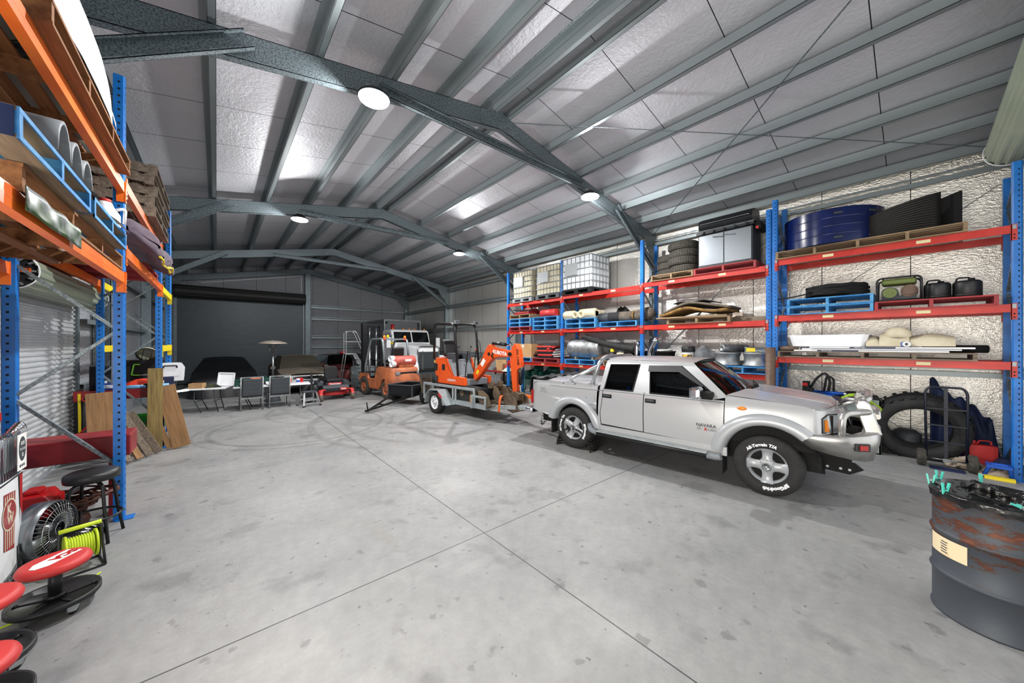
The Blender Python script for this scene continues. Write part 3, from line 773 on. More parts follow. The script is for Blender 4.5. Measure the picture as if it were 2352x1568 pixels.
# screen, cowl
def ws(u, v):
    t = 2*v-1; b = Vector((2.66-.19*t*t, CW+t*.77, 1.235)); p = Vector((2.06-.06*t*t, CW+t*.595, 1.672)); q = b*(1-u)+p*u
    return (q.x+.03*math.sin(PI*u), q.y, q.z+.015*math.sin(PI*u))
mb = MB(); mb.grid(ws, 6, 12); mb.build('windscreen', M['glass'], PT)
mb = MB(); mb.grid(lambda u, v: (2.60-.19*(2*v-1)**2+.16*u, CW+(2*v-1)*.79, 1.205+.045*u), 2, 12)
for t in (-.35,.3): mb.tube([(2.68,CW+t,1.26),(2.6,CW+t+.3,1.3),(2.56,CW+t+.42,1.31)], .012, 6)
mb.build('cowl_and_wipers', M['blackmat'], PT)
mb = MB(); mb.grid(lambda u, v: (.58+.03*v, CW+(2*u-1)*(.6-.06*v), 1.2+.38*v), 1, 1); mb.build('rear_window', M['glassdark'], PT)
# seats
for y in (.45,1.28):
    mb = MB(); mb.cbox((1.55,y,1.0),(.14,.45,.62),(0,-.2,0)); mb.cbox((1.75,y,.75),(.5,.45,.16)); mb.cbox((1.46,y,1.4),(.1,.26,.18),(0,-.15,0)); mb.build('seat', M['dgrey'], PT, .05, 3)
mb = MB(); mb.cbox((.75,CW,1.0),(.14,1.3,.6),(0,-.15,0)); mb.box(.75,1.2,.2,1.54,.65,.8); mb.build('rear_bench', M['dgrey'], PT, .05, 3)
mb = MB(); mb.box(2.2,2.6,.12,1.62,.85,1.2); mb.build('dashboard', M['blackmat'], PT, .06, 3)
mb = MB(); mb.lathe([(.17,-.014),(.184,0),(.17,.014),(.156,0)], 24, (0,0,0), 'X', True); mb.v = [Matrix.Translation((2.1,.45,1.13)) @ Matrix.Rotation(R(-25),4,'Y') @ v for v in mb.v]; mb.build('steering_wheel', M['blackmat'], PT)
# mirrors, indicator, badge
for far in (0, 1):
    y = -.14 if not far else 2*CW+.14; s = 1 if not far else -1
    mb = MB(); mb.cbox((2.16,y,1.265),(.13,.22,.165)); mr = mb.build('wing_mirror', M['chrome'], PT, .04, 3)
    mb = MB(); mb.cbox((2.27,y+s*.14,1.23),(.12,.16,.09)); mb.build('mirror_stalk', M['blackmat'], mr, .02, 2)
    mb = MB(); mb.cbox((2.096,y,1.265),(.004,.18,.13)); mb.build('mirror_glass', M['steel'], mr)
mb = MB(); mb.sphere((2.67,.012,1.09),(.055,.015,.026),14,8); mb.build('side_indicator', M['amber'], PT)
bd = MB(); Mx = Matrix.Rotation(R(90),4,'X')
bd.text('NAVARA', .062, Matrix.Translation((2.245,-.0125,.795)) @ Mx, .0015, space=1.05); bd.text('ST-', .05, Matrix.Translation((2.165,-.0125,.742)) @ Mx); bd.text('3.0Di', .046, Matrix.Translation((2.318,-.0125,.742)) @ Mx, space=1.1)
bd.use(1).text('R', .055, Matrix.Translation((2.235,-.0128,.742)) @ Mx, .002, None, .3); bd.build('door_badge', [M['textgrey'], M['red']], PT)
bd = MB(); bd.text('4x4', .075, Matrix.Translation((-.72,-.009,1.06)) @ Mx, 0, None, .25); bd.text('TURBO DIESEL', .03, Matrix.Translation((-.7,-.009,1.0)) @ Mx); bd.build('bed_badge', M['greyp'], PT)
# lid, sports bar
mb = MB(); mb.grid(lambda u, v: (-1.0+1.5*u, CW+(2*v-1)*.80, 1.185+.05*(1-(2*v-1)**6)+.02*math.sin(PI*v)+.015*u), 10, 12)
for x0, x1 in ((-1.0,-.26),(-.22,.0),(.04,.36)): mb.box(x0, x1, .045, .13, 1.17, 1.215); mb.box(x0, x1, 1.61, 1.695, 1.17, 1.215)
mb.build('tray_lid', M['silver'], PT)
mb = MB(); mb.tube(rnd([(.33,.13,1.2),(.46,.2,1.64),(.5,.36,1.715),(.5,1.38,1.715),(.46,1.54,1.64),(.33,1.61,1.2)], .14), .038, 12)
for y in (.15,1.59): mb.tube(rnd([(-.16,y,1.2),(-.1,y,1.29),(.42,y+(.03 if y < 1 else -.03),1.54)], .08), .034, 10)
for y in (.13,1.61): mb.cbox((.33,y,1.215),(.13,.08,.02)); mb.cbox((-.15,y,1.215),(.12,.08,.02))
mb.build('sports_bar', M['alu'], PT)
# lamps at the back, bumper, flaps
for y in (-.0, 2*CW-.05):
    mb = MB(); mb.box(-1.045,-.99,y+.02,y+.05+.06,.73,1.0); mb.build('tail_lamp', M['redlens'], PT, .012, 2)
mb = MB(); mb.box(-1.24,-1.04,.04,2*CW-.04,.5,.64); mb.build('rear_step_bumper', M['chrome'], PT, .055, 4)
mb = MB(); mb.cyl((-1.34,CW,.46),(-1.04,CW,.46),.03,8); mb.sphere((-1.34,CW,.5),.03); mb.build('tow_ball', M['steel'], PT)
for x, w in ((-.49,.26),(2.44,.24)):
    for y in (.0, 2*CW-.26):
        mb = MB(); mb.box(x-.008,x+.008,y,y+.26,.16 if x > 0 else .21,.62); mb.build('mud_flap', M['rubber'], PT)
for y in (-.085, 2*CW+.085):
    mb = MB(); mb.cyl((.5,y,.405),(2.36,y,.405),.042,12); mb.use(1).tube(rnd([(.36,y+(.1 if y < 1 else -.1),.5),(.43,y,.44),(.56,y,.405)],.06),.046,12); mb.tube(rnd([(2.28,y,.405),(2.4,y,.405),(2.45,y,.42)],.03),.046,12); mb.use(2).box(.56,2.28,y-.05,y+.06,.436,.452)
    mb.build('side_step', [M['black'], M['greyp'], M['galv_light']], PT)
# wheels
TREAD = None
def wheel_mesh(mbt, r, w, rr):
    """tyre about the Y axis, outer face at y=0, inner at y=w"""
    mbt.lathe([(rr,.025),(rr+.02,.004),(r*.8,-.004),(r*.93,.012),(r*.985,.03),(r,.06),(r,w-.06),(r*.985,w-.03),(r*.93,w-.012),(r*.8,w+.004),(rr+.02,w-.004),(rr,w-.025)], 48, (0,0,0), 'Y', True)
def tyre_blocks(mbt, r, w, n=56):
    for k in range(n):
        a = 2*PI*k/n
        for j, (y, l) in enumerate(((.022,.05),(w*.36,.055),(w*.64,.055),(w-.022,.05))):
            aa = a+(PI/n if j % 2 else 0); x, z = math.cos(aa), math.sin(aa)
            rad = r+.003 if j in (1,2) else r-.008
            old = mbt.M; mbt.at(Matrix.Translation((x*rad,y,z*rad)) @ Matrix.Rotation(-aa,4,'Y')); mbt.box(-.016,.008,-l/2,l/2,-.0125,.0125); mbt.at(old)
def pickup_wheel(x, y, flip, par, spin):
    W_ = .265; r = .385; rr = .215
    Mt = Matrix.Translation((x,y,r)) @ (Matrix.Rotation(PI,4,'Z') if flip else Matrix.Identity(4)) @ Matrix.Rotation(spin,4,'Y')
    mb = MB().at(Mt); wheel_mesh(mb, r-.006, W_, rr); mb.use(1); tyre_blocks(mb, r-.006, W_); wh = mb.build('wheel', [M['rubber'], M['oldrubber']], par)
    mb = MB().at(Mt); mb.lathe([(rr+.004,.0),(rr+.012,.012),(rr,.03),(rr-.02,.05),(rr-.025,.2),(rr-.1,.22)], 40, (0,0,0), 'Y')
    mb.lathe([(.0,.012),(.055,.012),(.085,.03),(.1,.05),(.1,.09)], 30, (0,0,0), 'Y')
    for k in range(4):
        a = 2*PI*k/4; c, s = math.cos(a), math.sin(a)
        pr = []
        for q, hw, yy in ((.06,.062,.022),(.12,.055,.03),(.17,.06,.032),(rr+.0,.085,.014)):
            pr.append((q, hw, yy))
        vs = []; fs = []
        for q, hw, yy in pr:
            for t, dy in ((-hw,.03),(-hw*.75,0),(hw*.75,0),(hw,.03)):
                vs.append((c*q-s*t, yy+dy, s*q+c*t))
        for i in range(3):
            for j in range(3): fs.append((i*4+j,i*4+j+1,(i+1)*4+j+1,(i+1)*4+j))
        mb.add(vs, fs, True)
    mb.build('alloy_rim', M['silver2'], wh)
    mb = MB().at(Mt); mb.cyl((0,.09,0),(0,.2,0),.2,24); mb.build('brake_drum', M['blackmat'], wh)
    mb = MB().at(Mt); mb.lathe([(.05,.012),(.052,-.004),(.036,-.008),(.034,.004),(0,.004)], 24, (0,0,0), 'Y')
    for k in range(6): a = 2*PI*(k+.5)/6; mb.cyl((.076*math.cos(a),.014,.076*math.sin(a)),(.076*math.cos(a),.03,.076*math.sin(a)),.011,6)
    mb.build('hub_cap', M['steel'], wh)
    if not flip:
        mb = MB(); Bt = Matrix.Translation((x,y-.008,r))
        mb.text('All-Terrain T/A', .052, Bt @ Matrix.Rotation(spin-R(14),4,'Y') @ Mx, .003, .275, .15, 1.05); mb.build('tyre_lettering', M['white'], wh); mb = MB(); mb.text('BFGoodrich', .056, Bt @ Matrix.Rotation(spin+R(158),4,'Y') @ Mx, .004, .275, .15, 1.05)
        mb.build('tyre_lettering', M['white'], wh)
pickup_wheel(2.94, .0, False, PT, 0); pickup_wheel(0, .0, False, PT, R(-62))
pickup_wheel(2.94, 2*CW, True, PT, 0); pickup_wheel(0, 2*CW, True, PT, 0)
# headlamps, grille
for far in (0, 1):
    f = (lambda x, z: yn(x,z)-.008) if not far else (lambda x, z: 2*CW-yn(x,z)+.008)
    mb = MB(); skin(mb, [(3.475,.905),(3.645,.905),(3.645,.99),(3.59,1.1),(3.52,1.105),(3.475,1.06)], f, None, (.95,1.0,1.05), XS); hl = mb.build('headlamp', M['alu'], PT)
    mb = MB(); g = (lambda x, z: yn(x,z)-.014) if not far else (lambda x, z: 2*CW-yn(x,z)+.014)
    skin(mb, [(3.492,.915),(3.53,.915),(3.515,1.05),(3.488,1.05)], g, None, (.95,1.0), (3.51,)); mb.build('corner_indicator', M['amber'], hl)
    mb = MB(); mb.tube([(x, f(x,z), z) for x, z in ((3.645,.9),(3.47,.9),(3.468,1.065),(3.515,1.112),(3.59,1.108))], .008, 5); mb.build('headlamp_seal', M['black'], hl)
mb = MB(); mb.grid(lambda u, v: (hood(1,.03+.94*v)[0]-.004, hood(1,.03+.94*v)[1], (hood(1,.03+.94*v)[2]-.01)*(1-u)+.86*u), 4, 16); mb.build('grille', M['blackmat'], PT)
for sg in (-1,1):
    mb = MB(); mb.bar((3.675,CW+sg*.07,.9),(3.64,CW+sg*.42,1.09),.02,.07,(1,0,0)); mb.bar((3.675,CW+sg*.2,.9),(3.65,CW+sg*.5,1.04),.02,.03,(1,0,0)); mb.build('grille_bar', M['chrome'], PT)
# bull bar
path = [(3.12,.03,.862,.855),(3.24,.008,.868,.775),(3.38,-.012,.875,.69),(3.6,-.01,.89,.655),(3.74,.03,.905,.635),(3.86,.12,.92,.62),(3.94,.3,.93,.61),(3.98,CW,.93,.6)]
path = path+[(x,2*CW-y,a,b) for x, y, a, b in path[-2::-1]]
def bumper(u, v):
    i = u*(len(path)-1); k = min(int(i), len(path)-2); t = i-k
    x, y, a, b = [path[k][q]*(1-t)+path[k+1][q]*t for q in range(4)]
    dx, dy = path[k+1][0]-path[k][0], path[k+1][1]-path[k][1]; l = math.hypot(dx,dy); nx, ny = dy/l, -dx/l
    rows = [(-.16,a-.01),(-.012,a),(0,a-.012),(.004,a-.42*(a-b)),(-.004,a-.46*(a-b)),(-.05,b),(-.14,b+.01)]
    o, z = rows[round(v*6)]
    return (x+nx*o*.9, y+ny*o*.9, z)
mb = MB(); mb.grid(bumper, 28, 6, True); bb = mb.build('bull_bar', M['bumperalu'], PT)
for sg in (-1,1):
    y = lambda q: CW+sg*q
    mb = MB(); mb.tube(rnd([(3.63,y(.8),.88),(3.64,y(.78),1.14),(3.86,y(.5),1.155)], .09, 6), .036, 12); mb.build('headlamp_hoop', M['bumperalu'], bb)
    mb = MB(); mb.prism([(3.83,.9),(3.97,.9),(3.87,1.25),(3.82,1.29),(3.77,1.28),(3.745,1.22)], *sorted((y(.42),y(.52)))); mb.build('bar_upright', M['bumperalu'], bb, .012, 2)
    mb = MB(); q = bumper(.205 if sg < 0 else .795, .36); mb.cbox((3.8,.068 if sg < 0 else 2*CW-.068,.79),(.15,.03,.085),(0,0,-sg*.64)); li = mb.build('bar_lamp', M['black'], bb, .006)
    mb = MB(); mb.cbox((3.81,.058 if sg < 0 else 2*CW-.058,.79),(.08,.022,.055),(0,0,-sg*.64)); mb.build('lamp_glass', M['redlens'], li)
mb = MB(); mb.tube(rnd([(3.82,CW-.46,1.27),(3.86,CW-.4,1.3),(3.88,CW+.4,1.3),(3.82,CW+.46,1.27)], .06), .036, 12); mb.tube([(3.93,CW-.46,1.1),(3.95,CW,1.12),(3.93,CW+.46,1.1)], .03, 10); mb.tube(rnd([(3.6,CW-.3,1.16),(3.82,CW-.3,1.29)], .03), .022, 8); mb.build('top_tube', M['bumperalu'], bb)
mb = MB(); mb.prism([(3.35,.5),(3.75,.5),(3.82,.44),(3.7,.36),(3.4,.38)], .45, .5); mb.prism([(3.35,.5),(3.75,.5),(3.82,.44),(3.7,.36),(3.4,.38)], 1.24, 1.29)
for x in (3.5,3.62,3.7): mb.use(1).cyl((x,.44,.42),(x,.45,.42),.016,8)
mb.use(0).box(3.4,3.7,.5,1.24,.42,.56); mb.build('underrun_bracket', [M['blackmat'], M['alud']], PT)
# things on and behind the pickup
mb = MB(); random.seed(3)
def cl(u, v):
    x = -1.12+.42*u; y = .03+1.5*v
    z = 1.262+.03*math.sin(v*17+u*3)*math.sin(u*5+1)+.02*math.sin(v*31)
    if u < .25: z -= (.25-u)*1.25; x = -1.09+.1*u
    return (x, y, z)
mb.grid(cl, 14, 30); cb = mb.build('black_cover', M['cover'], None, solid=.012); cb.matrix_world = PT.matrix_basis.copy()
tag(cb, 'crumpled black cover lying over the tailgate end of the silver pickup tray', 'cover')
# ------------------------------------------------------------------ plant trailer and mini digger
HD = math.atan2(-.99546,.09513)
def simple_wheel(par, x, y, r, w, flip=False, rim='white', tyre='rubber', rr=.6, bolts=5, steer=0, axis_rot=None):
    Mt = Matrix.Translation((x,y,r)) @ (Matrix.Rotation(PI+steer,4,'Z') if flip else Matrix.Rotation(steer,4,'Z'))
    mb = MB().at(Mt); q = r*rr
    mb.lathe([(q,.02),(q+.01,.0),(r*.9,.004),(r*.985,.025),(r,.05),(r,w-.05),(r*.985,w-.025),(r*.9,w-.004),(q,w-.0)], 36, (0,0,0), 'Y', True)
    for k in range(28):
        a = 2*PI*k/28; old = mb.M; mb.at(Mt @ Matrix.Rotation(-a,4,'Y') @ Matrix.Translation((r,0,0))); mb.box(-.01,.004,.02,w-.02,-.008,.008); mb.at(old)
    wh = mb.build('wheel', M[tyre], par)
    mb = MB().at(Mt); mb.lathe([(q,.012),(q-.012,.02),(q-.03,.05),(q*.62,.045),(q*.5,.03),(.04,.03),(.035,.01),(0,.01)], 28, (0,0,0), 'Y'); rm = mb.build('rim', M[rim], wh)
    if bolts:
        mb = MB().at(Mt)
        for k in range(bolts): a = 2*PI*k/bolts; mb.cyl((q*.4*math.cos(a),.02,q*.4*math.sin(a)),(q*.4*math.cos(a),.035,q*.4*math.sin(a)),.012,6)
        for k in range(bolts): a = 2*PI*(k+.5)/bolts; mb.cyl((q*.8*math.cos(a),.046,q*.8*math.sin(a)),(q*.8*math.cos(a),.049,q*.8*math.sin(a)),q*.11,8)
        mb.build('wheel_nuts', M['blackmetal'], rm)
    return wh
TC = .85
tr = thing('plant_trailer', 'galvanised plant trailer hitched behind the pickup, carrying an orange mini digger', 'trailer', (4.63,8.78,0), HD)
def two(fn):
    for y, s in ((.27,1),(2*TC-.27,-1)): fn(y, s)
mb = MB()
for y in (.3, 2*TC-.3): mb.box(-1.0,1.85,y-.03,y+.03,.3,.42)
for x in (-1.0,-.3,.4,1.1,1.82): mb.box(x-.03,x+.03,.3,2*TC-.3,.3,.4)
mb.box(-.98,1.6,.3,2*TC-.3,.4,.415); mb.build('chassis', M['galv_light'], tr)
for y in (.28, 2*TC-.28):
    mb = MB(); mb.bar((-.98,y,.76),(1.42,y,.76),.045,.07); mb.bar((1.42,y,.6),(1.85,y,.6),.04,.05)
    for x, t in ((-.96,.76),(-.5,.76),(.5,.76),(.62,.76),(1.4,.76),(1.42,.62),(1.84,.62)): mb.bar((x,y,.4),(x,y,t),.045,.05,(1,0,0))
    mb.build('side_rail', M['galv_light'], tr, .006)
for s, y in ((1,-.03),(-1,2*TC+.03)):
    mb = MB(); a, b = sorted((y, y+s*.3)); th = [(-.46,.28),(-.4,.5),(-.24,.66),(.2,.68),(.38,.52),(.46,.3)]
    mb.prism(th+[(x*.965,z-.02) for x, z in th[::-1]], a, b); mb.prism(th, *sorted((y+s*.29,y+s*.31))); mb.prism([(.38,.5),(.62,.3),(.46,.3)], a, b)
    gd = mb.build('mudguard', M['galv_light'], tr)
    mb = MB(); mb.box(.3,.36,min(y,y+s*.01)-.012,max(y,y+s*.01),.5,.58) if False else mb.bar((.27,y-s*.012,.58),(.4,y-s*.012,.5),.012,.07,(0,0,1)); mb.build('reflector', M['redplastic'], gd)
simple_wheel(tr, 0, 0, .315, .2); simple_wheel(tr, 0, 2*TC, .315, .2, True)
mb = MB(); mb.bar((0,.2,.315),(0,2*TC-.2,.315),.06,.06); mb.build('axle', M['galv_light'], tr)
mb = MB(); mb.bar((1.8,.45,.36),(3.0,TC-.06,.43),.06,.1); mb.bar((1.8,2*TC-.45,.36),(3.0,TC+.06,.43),.06,.1); mb.bar((2.5,TC,.42),(3.28,TC,.44),.1,.06); mb.bar((2.9,TC,.47),(3.3,TC,.5),.09,.07); mb.cyl((3.22,TC,.45),(3.32,TC,.5),.05,10); mb.bar((1.8,.45,.34),(1.8,1.25,.34),.06,.1); mb.build('drawbar', M['galv_light'], tr, .006)
mb = MB(); mb.box(1.35,1.4,.2,.3,.3,.64); mb.use(1).box(1.345,1.36,.19,.2,.42,.62); mb.build('marker_post', [M['galv_light'], M['amber']], tr)
mb = MB()
for y in (.45,1.25):
    mb.bar((-1.02,y-.18,.45),(-1.2,y-.18,1.0),.03,.05); mb.bar((-1.02,y+.18,.45),(-1.2,y+.18,1.0),.03,.05)
    for k in range(9): z = .47+k*.06; mb.bar((-1.02-.33*(z-.45),y-.18,z),(-1.02-.33*(z-.45),y+.18,z),.02,.03)
mb.build('loading_ramps', M['mudsteel'], tr)
ch = MB()
for k in range(14):
    t = k/13; p = Vector((3.25-.15*t+.6*t*t,TC-.35*t,.42-.32*math.sin(PI*t)*.9)); old = ch.M
    ch.at(Matrix.Translation(p) @ Matrix.Rotation(k*PI/2,4,'X')); ch.lathe([(.022,-.007),(.029,0),(.022,.007),(.015,0)], 10, (0,0,0), 'Z', True); ch.at(old)
ch.build('safety_chain', M['blackmetal'], tr)
# digger
dg = thing('mini_digger', 'orange mini digger with black roll frame sitting on the galvanised trailer', 'digger', (4.63,8.78,.415), HD)
Z0 = .415
def dz(pts): return [(x, z-Z0) for x, z in pts]
for ya, yb in ((.36,.6),(1.1,1.34)):
    mb = MB(); mb.prism(dz([(-.42,.42),(1.3,.42),(1.48,.52),(1.48,.68),(1.34,.8),(-.42,.8),(-.55,.7),(-.55,.52)]), ya, yb)
    for k in range(24):
        x = -.42+k*.072; mb.cbox((x,(ya+yb)/2,.80-Z0),(.03,yb-ya,.03)); mb.cbox((x,(ya+yb)/2,.43-Z0),(.03,yb-ya,.02))
    tk = mb.build('track', M['rubber'], dg, .02)
    for x, r in ((-.36,.13),(1.28,.13),(.1,.08),(.45,.08),(.8,.08)): mb = MB(); mb.cyl((x,ya-.012,.61-Z0),(x,ya+.02,.61-Z0),r,14); mb.build('track_roller', M['mudsteel'], tk)
mb = MB(); mb.box(-.1,1.0,.6,1.1,.5-Z0,.72-Z0); mb.cyl((.2,TC,.6-Z0),(.2,TC,.82-Z0),.3,20); mb.prism(dz([(1.5,.45),(1.6,.45),(1.66,.8),(1.58,.8)]), .36, 1.34); mb.build('undercarriage', M['blackmat'], dg)
# house: rounded tail
def house(u, v, z0, z1, x1, rx=.62, ry=.5, top=0):
    a = R(90+180*u); x = -.22+rx*math.cos(a)*1.0; y = TC-ry*math.sin(a)
    z = z0+(z1-z0)*v; return (x-.03*math.sin(PI*v), y, z-Z0)
mb = MB(); mb.grid(lambda u, v: house(u, v, .82, 1.53-.0, 0), 20, 5)
mb.grid(lambda u, v: (lambda p: (p[0]*(1-v)+(-.25)*v, p[1]*(1-v)+TC*v, 1.53-Z0+.03*v))(house(u,1,.8,1.53,0)), 20, 3)
for y0, y1 in ((.35,.46),(1.24,1.35)):
    mb.prism(dz([(-.24,.82),(.9,.82),(.88,1.03),(.3,1.05),(.18,1.2),(.02,1.53),(-.24,1.53)]), y0, y1)
mb.build('orange_cowl', M['kubota'], dg)
mb = MB(); mb.box(-.3,.85,.42,1.28,.8-Z0,.98-Z0); mb.box(-.3,.1,.44,1.26,1.3-Z0,1.5-Z0); mb.prism(dz([(-.3,1.5),(.06,1.5),(.22,1.2),(.32,1.05),(.5,1.05),(.5,.98),(-.3,.98)]), .47, 1.23); mb.build('seat_deck', M['greyp'], dg, .02, 2)
mb = MB(); mb.grid(lambda u, v: house(.05+.9*u, v, .84, 1.02, 0, .645, .52), 16, 2); mb.build('tail_guard', M['dgrey'], dg)
mb = MB(); mb.cbox((-.4,.375,1.27-Z0),(.3,.03,.2)); mb.cbox((-.05,.345,1.28-Z0),(.14,.012,.17)); mb.build('side_vent', M['blackmat'], dg, .02, 2)
mb = MB(); mb.text('KX018-4', .1, Matrix.Translation((.33,.345,.93-Z0)) @ Mx, .002, None, .2); mb.use(1).cbox((-.62,.43,1.42-Z0),(.1,.03,.07),(0,0,-.6)); mb.build('body_decal', [M['white'], M['yellow']], dg)
mb = MB(); mb.cbox((-.28,TC,1.62-Z0),(.42,.44,.12)); mb.cbox((-.5,TC,1.85-Z0),(.12,.42,.46),(0,-.22,0)); mb.build('seat', M['black'], dg, .05, 3)
mb = MB()
for y in (.46, 1.24): mb.tube(rnd([(-.7,y,1.5-Z0),(-.68,y,2.56-Z0),(.32,y,2.52-Z0),(.5,y,.95-Z0)], .18), .035, 10)
for x, z in ((-.62,2.54),(.3,2.51)): mb.bar((x,.46,z-Z0),(x,1.24,z-Z0),.05,.05)
mb.tube([(.36,1.24,2.1-Z0),(.44,1.3,2.0-Z0),(.5,1.3,1.6-Z0),(.46,1.24,1.45-Z0)], .012, 6); rp = mb.build('roll_frame', M['blackmetal'], dg)
for y in (.5,1.2):
    mb = MB(); mb.cbox((.36,y,2.57-Z0),(.1,.12,.1)); mb.use(1).cbox((.412,y,2.57-Z0),(.004,.1,.08)); mb.build('work_lamp', [M['alud'], M['lens']], rp)
for y in (.62,1.08):
    mb = MB(); mb.cbox((.02,y,1.58-Z0),(.4,.12,.2)); mb.tube([(.2,y,1.6-Z0),(.3,y,1.85-Z0)], .012, 6); mb.use(1).sphere((.305,y,1.87-Z0),.03); mb.build('control_lever', [M['dgrey'], M['black']], dg, .01)
mb = MB(); mb.bar((.5,.7,.98-Z0),(.62,.7,1.75-Z0),.02,.02); mb.bar((.5,1.0,.98-Z0),(.62,1.0,1.75-Z0),.02,.02); mb.use(1).sphere((.62,1.0,1.78-Z0),.025); mb.build('travel_levers', [M['blackmetal'], M['red']], dg)
mb = MB(); mb.box(.55,.78,TC-.14,TC+.14,.68-Z0,1.1-Z0); mb.build('boom_swing_bracket', M['blackmat'], dg, .02)
boom = [(.60,.97),(.60,.88),(.70,.84),(.82,.90),(1.10,1.12),(1.38,1.42),(1.55,1.55),(1.75,1.6),(2.24,1.62),(2.28,1.69),(2.24,1.76),(1.72,1.84),(1.56,1.87),(1.46,1.94),(1.38,1.92),(1.26,1.77),(1.06,1.44)]
mb = MB(); mb.prism(dz(boom), TC-.075, TC+.075); bo = mb.build('boom', M['kubota'], dg, .012)
mb = MB(); a_ = math.atan2(1.70-1.77,.5); mb.text('KUBOTA', .13, Matrix.Translation((1.84,TC-.077,1.715-Z0)) @ Matrix.Rotation(R(7),4,'Y') @ Mx, .006); mb.build('boom_lettering', M['white'], bo)
mb = MB(); mb.bar((1.12,TC-.077,1.36-Z0),(1.25,TC-.077,1.53-Z0),.004,.12,(0,0,1)); mb.use(1).bar((.92,TC-.077,1.12-Z0),(1.0,TC-.077,1.22-Z0),.004,.09,(0,0,1)); mb.build('warning_decal', [M['paper'], M['yellow']], bo)
mb = MB(); mb.cyl((1.43,TC-.09,1.68-Z0),(1.43,TC+.09,1.68-Z0),.045,12); mb.cyl((2.22,TC-.11,1.69-Z0),(2.22,TC+.11,1.69-Z0),.05,12); mb.tube([(1.6,TC-.1,1.72-Z0),(1.55,TC-.1,1.62-Z0),(1.62,TC-.1,1.58-Z0)], .02, 6); mb.build('boom_pins', M['blackmetal'], bo)
def ram(name, a, b, r, split=.6, off=0):
    a = Vector((a[0],TC+off,a[1]-Z0)); b = Vector((b[0],TC+off,b[1]-Z0)); m_ = a.lerp(b, split)
    mb = MB(); mb.cyl(a, m_, r, 12); mb.use(1).cyl(m_, b, r*.5, 10); mb.build(name, [M['blackmetal'], M['chrome']], dg)
ram('boom_ram', (1.24,1.74), (.72,.98), .05, .55); ram('arm_ram', (1.5,1.97), (2.38,1.9), .045, .55); ram('bucket_ram', (2.52,1.38), (2.5,.7), .055, .62)
arm = [(2.2,1.62),(2.26,1.86),(2.36,1.96),(2.42,1.95),(2.5,1.82),(2.56,1.5),(2.56,1.36),(2.47,1.32),(2.43,1.25),(2.43,.72),(2.30,.72),(2.22,1.4)]
mb = MB(); mb.prism(dz(arm), TC-.07, TC+.07); am = mb.build('dipper_arm', M['kubota'], dg, .012)
mb = MB(); mb.text('SVL 11NE', .095, Matrix.Translation((2.475,TC-.072,1.62-Z0)) @ Matrix.Rotation(R(84),4,'Y') @ Mx, .004); mb.build('arm_lettering', M['armtext'], am)
def bucket_shape(mb, x0, z0, w0, w1, sc=1.0):
    pr = [(0,.42),(.02,.2),(.12,.05),(.3,0),(.5,.08)]; pr = [(x0+x*sc, z0+z*sc) for x, z in pr]
    inn = [(x0+sc*(.03+(x-x0)/sc*.92), z0+sc*(.03+(z-z0)/sc*.93)) for x, z in pr]
    mb.prism(pr+inn[::-1], w0, w1)
    for w in (w0, w1-.012): mb.prism(pr+[(x0+.42*sc,z0+.34*sc),(x0+.2*sc,z0+.46*sc)], w, w+.012)
mb = MB(); bucket_shape(mb, 2.12, .24-Z0+.02, TC-.22, TC+.22, 1.05); mb.prism(dz([(2.3,.62),(2.5,.55),(2.56,.72),(2.4,.78),(2.28,.74)]), TC-.1, TC+.1)
for k in range(4): mb.cbox((2.66,TC-.18+k*.12,.34-Z0),(.14,.04,.03),(0,-.3,0))
mb.build('digging_bucket', M['mudsteel'], dg, .008)
sb = thing('spare_bucket', 'wide muddy spare digger bucket lying at the front of the trailer under an orange strap', 'bucket', (4.63,8.78,.42), HD)
mb = MB(); bucket_shape(mb, 1.52, -.1, .3, 1.25, 1.0); mb.build('bucket_shell', M['mudsteel'], sb, .006)
mb = MB()
for y in (.62,.92): mb.prism([(1.55,.32),(1.78,.4),(1.82,.52),(1.68,.58),(1.55,.46)], y, y+.03)
mb.build('hanger_ears', M['mudsteel'], sb, .006)
sp = MB(); bucket_shape(sp, .0, .0, -.16, .16, .7); sp = sp.build('narrow_bucket', M['mudsteel'], None, .006); sp.matrix_world = Matrix.Translation((4.63,8.78,.6)) @ Matrix.Rotation(HD,4,'Z') @ Matrix.Translation((1.72,.72,.02)) @ Matrix.Rotation(.5,4,'Y')
tag(sp, 'narrow muddy trenching bucket heaped on top of the wide spare bucket', 'bucket')
st = MB(); st.grid(lambda u, v: (2.02+.06*v, .48+.0*u, .40+.0) if False else (2.3+.03*math.sin(u*3)+.07*v, .3-.012+.25*max(0,u-.45), .22+.62*min(u,.62)), 10, 1); st = st.build('ratchet_strap', M['orangetube'], None, solid=.006); st.matrix_world = Matrix.Translation((4.63,8.78,.1)) @ Matrix.Rotation(HD,4,'Z') @ Matrix.Translation((.0,-.02,0))
tag(st, 'orange ratchet strap tying down the muddy buckets on the trailer', 'strap')

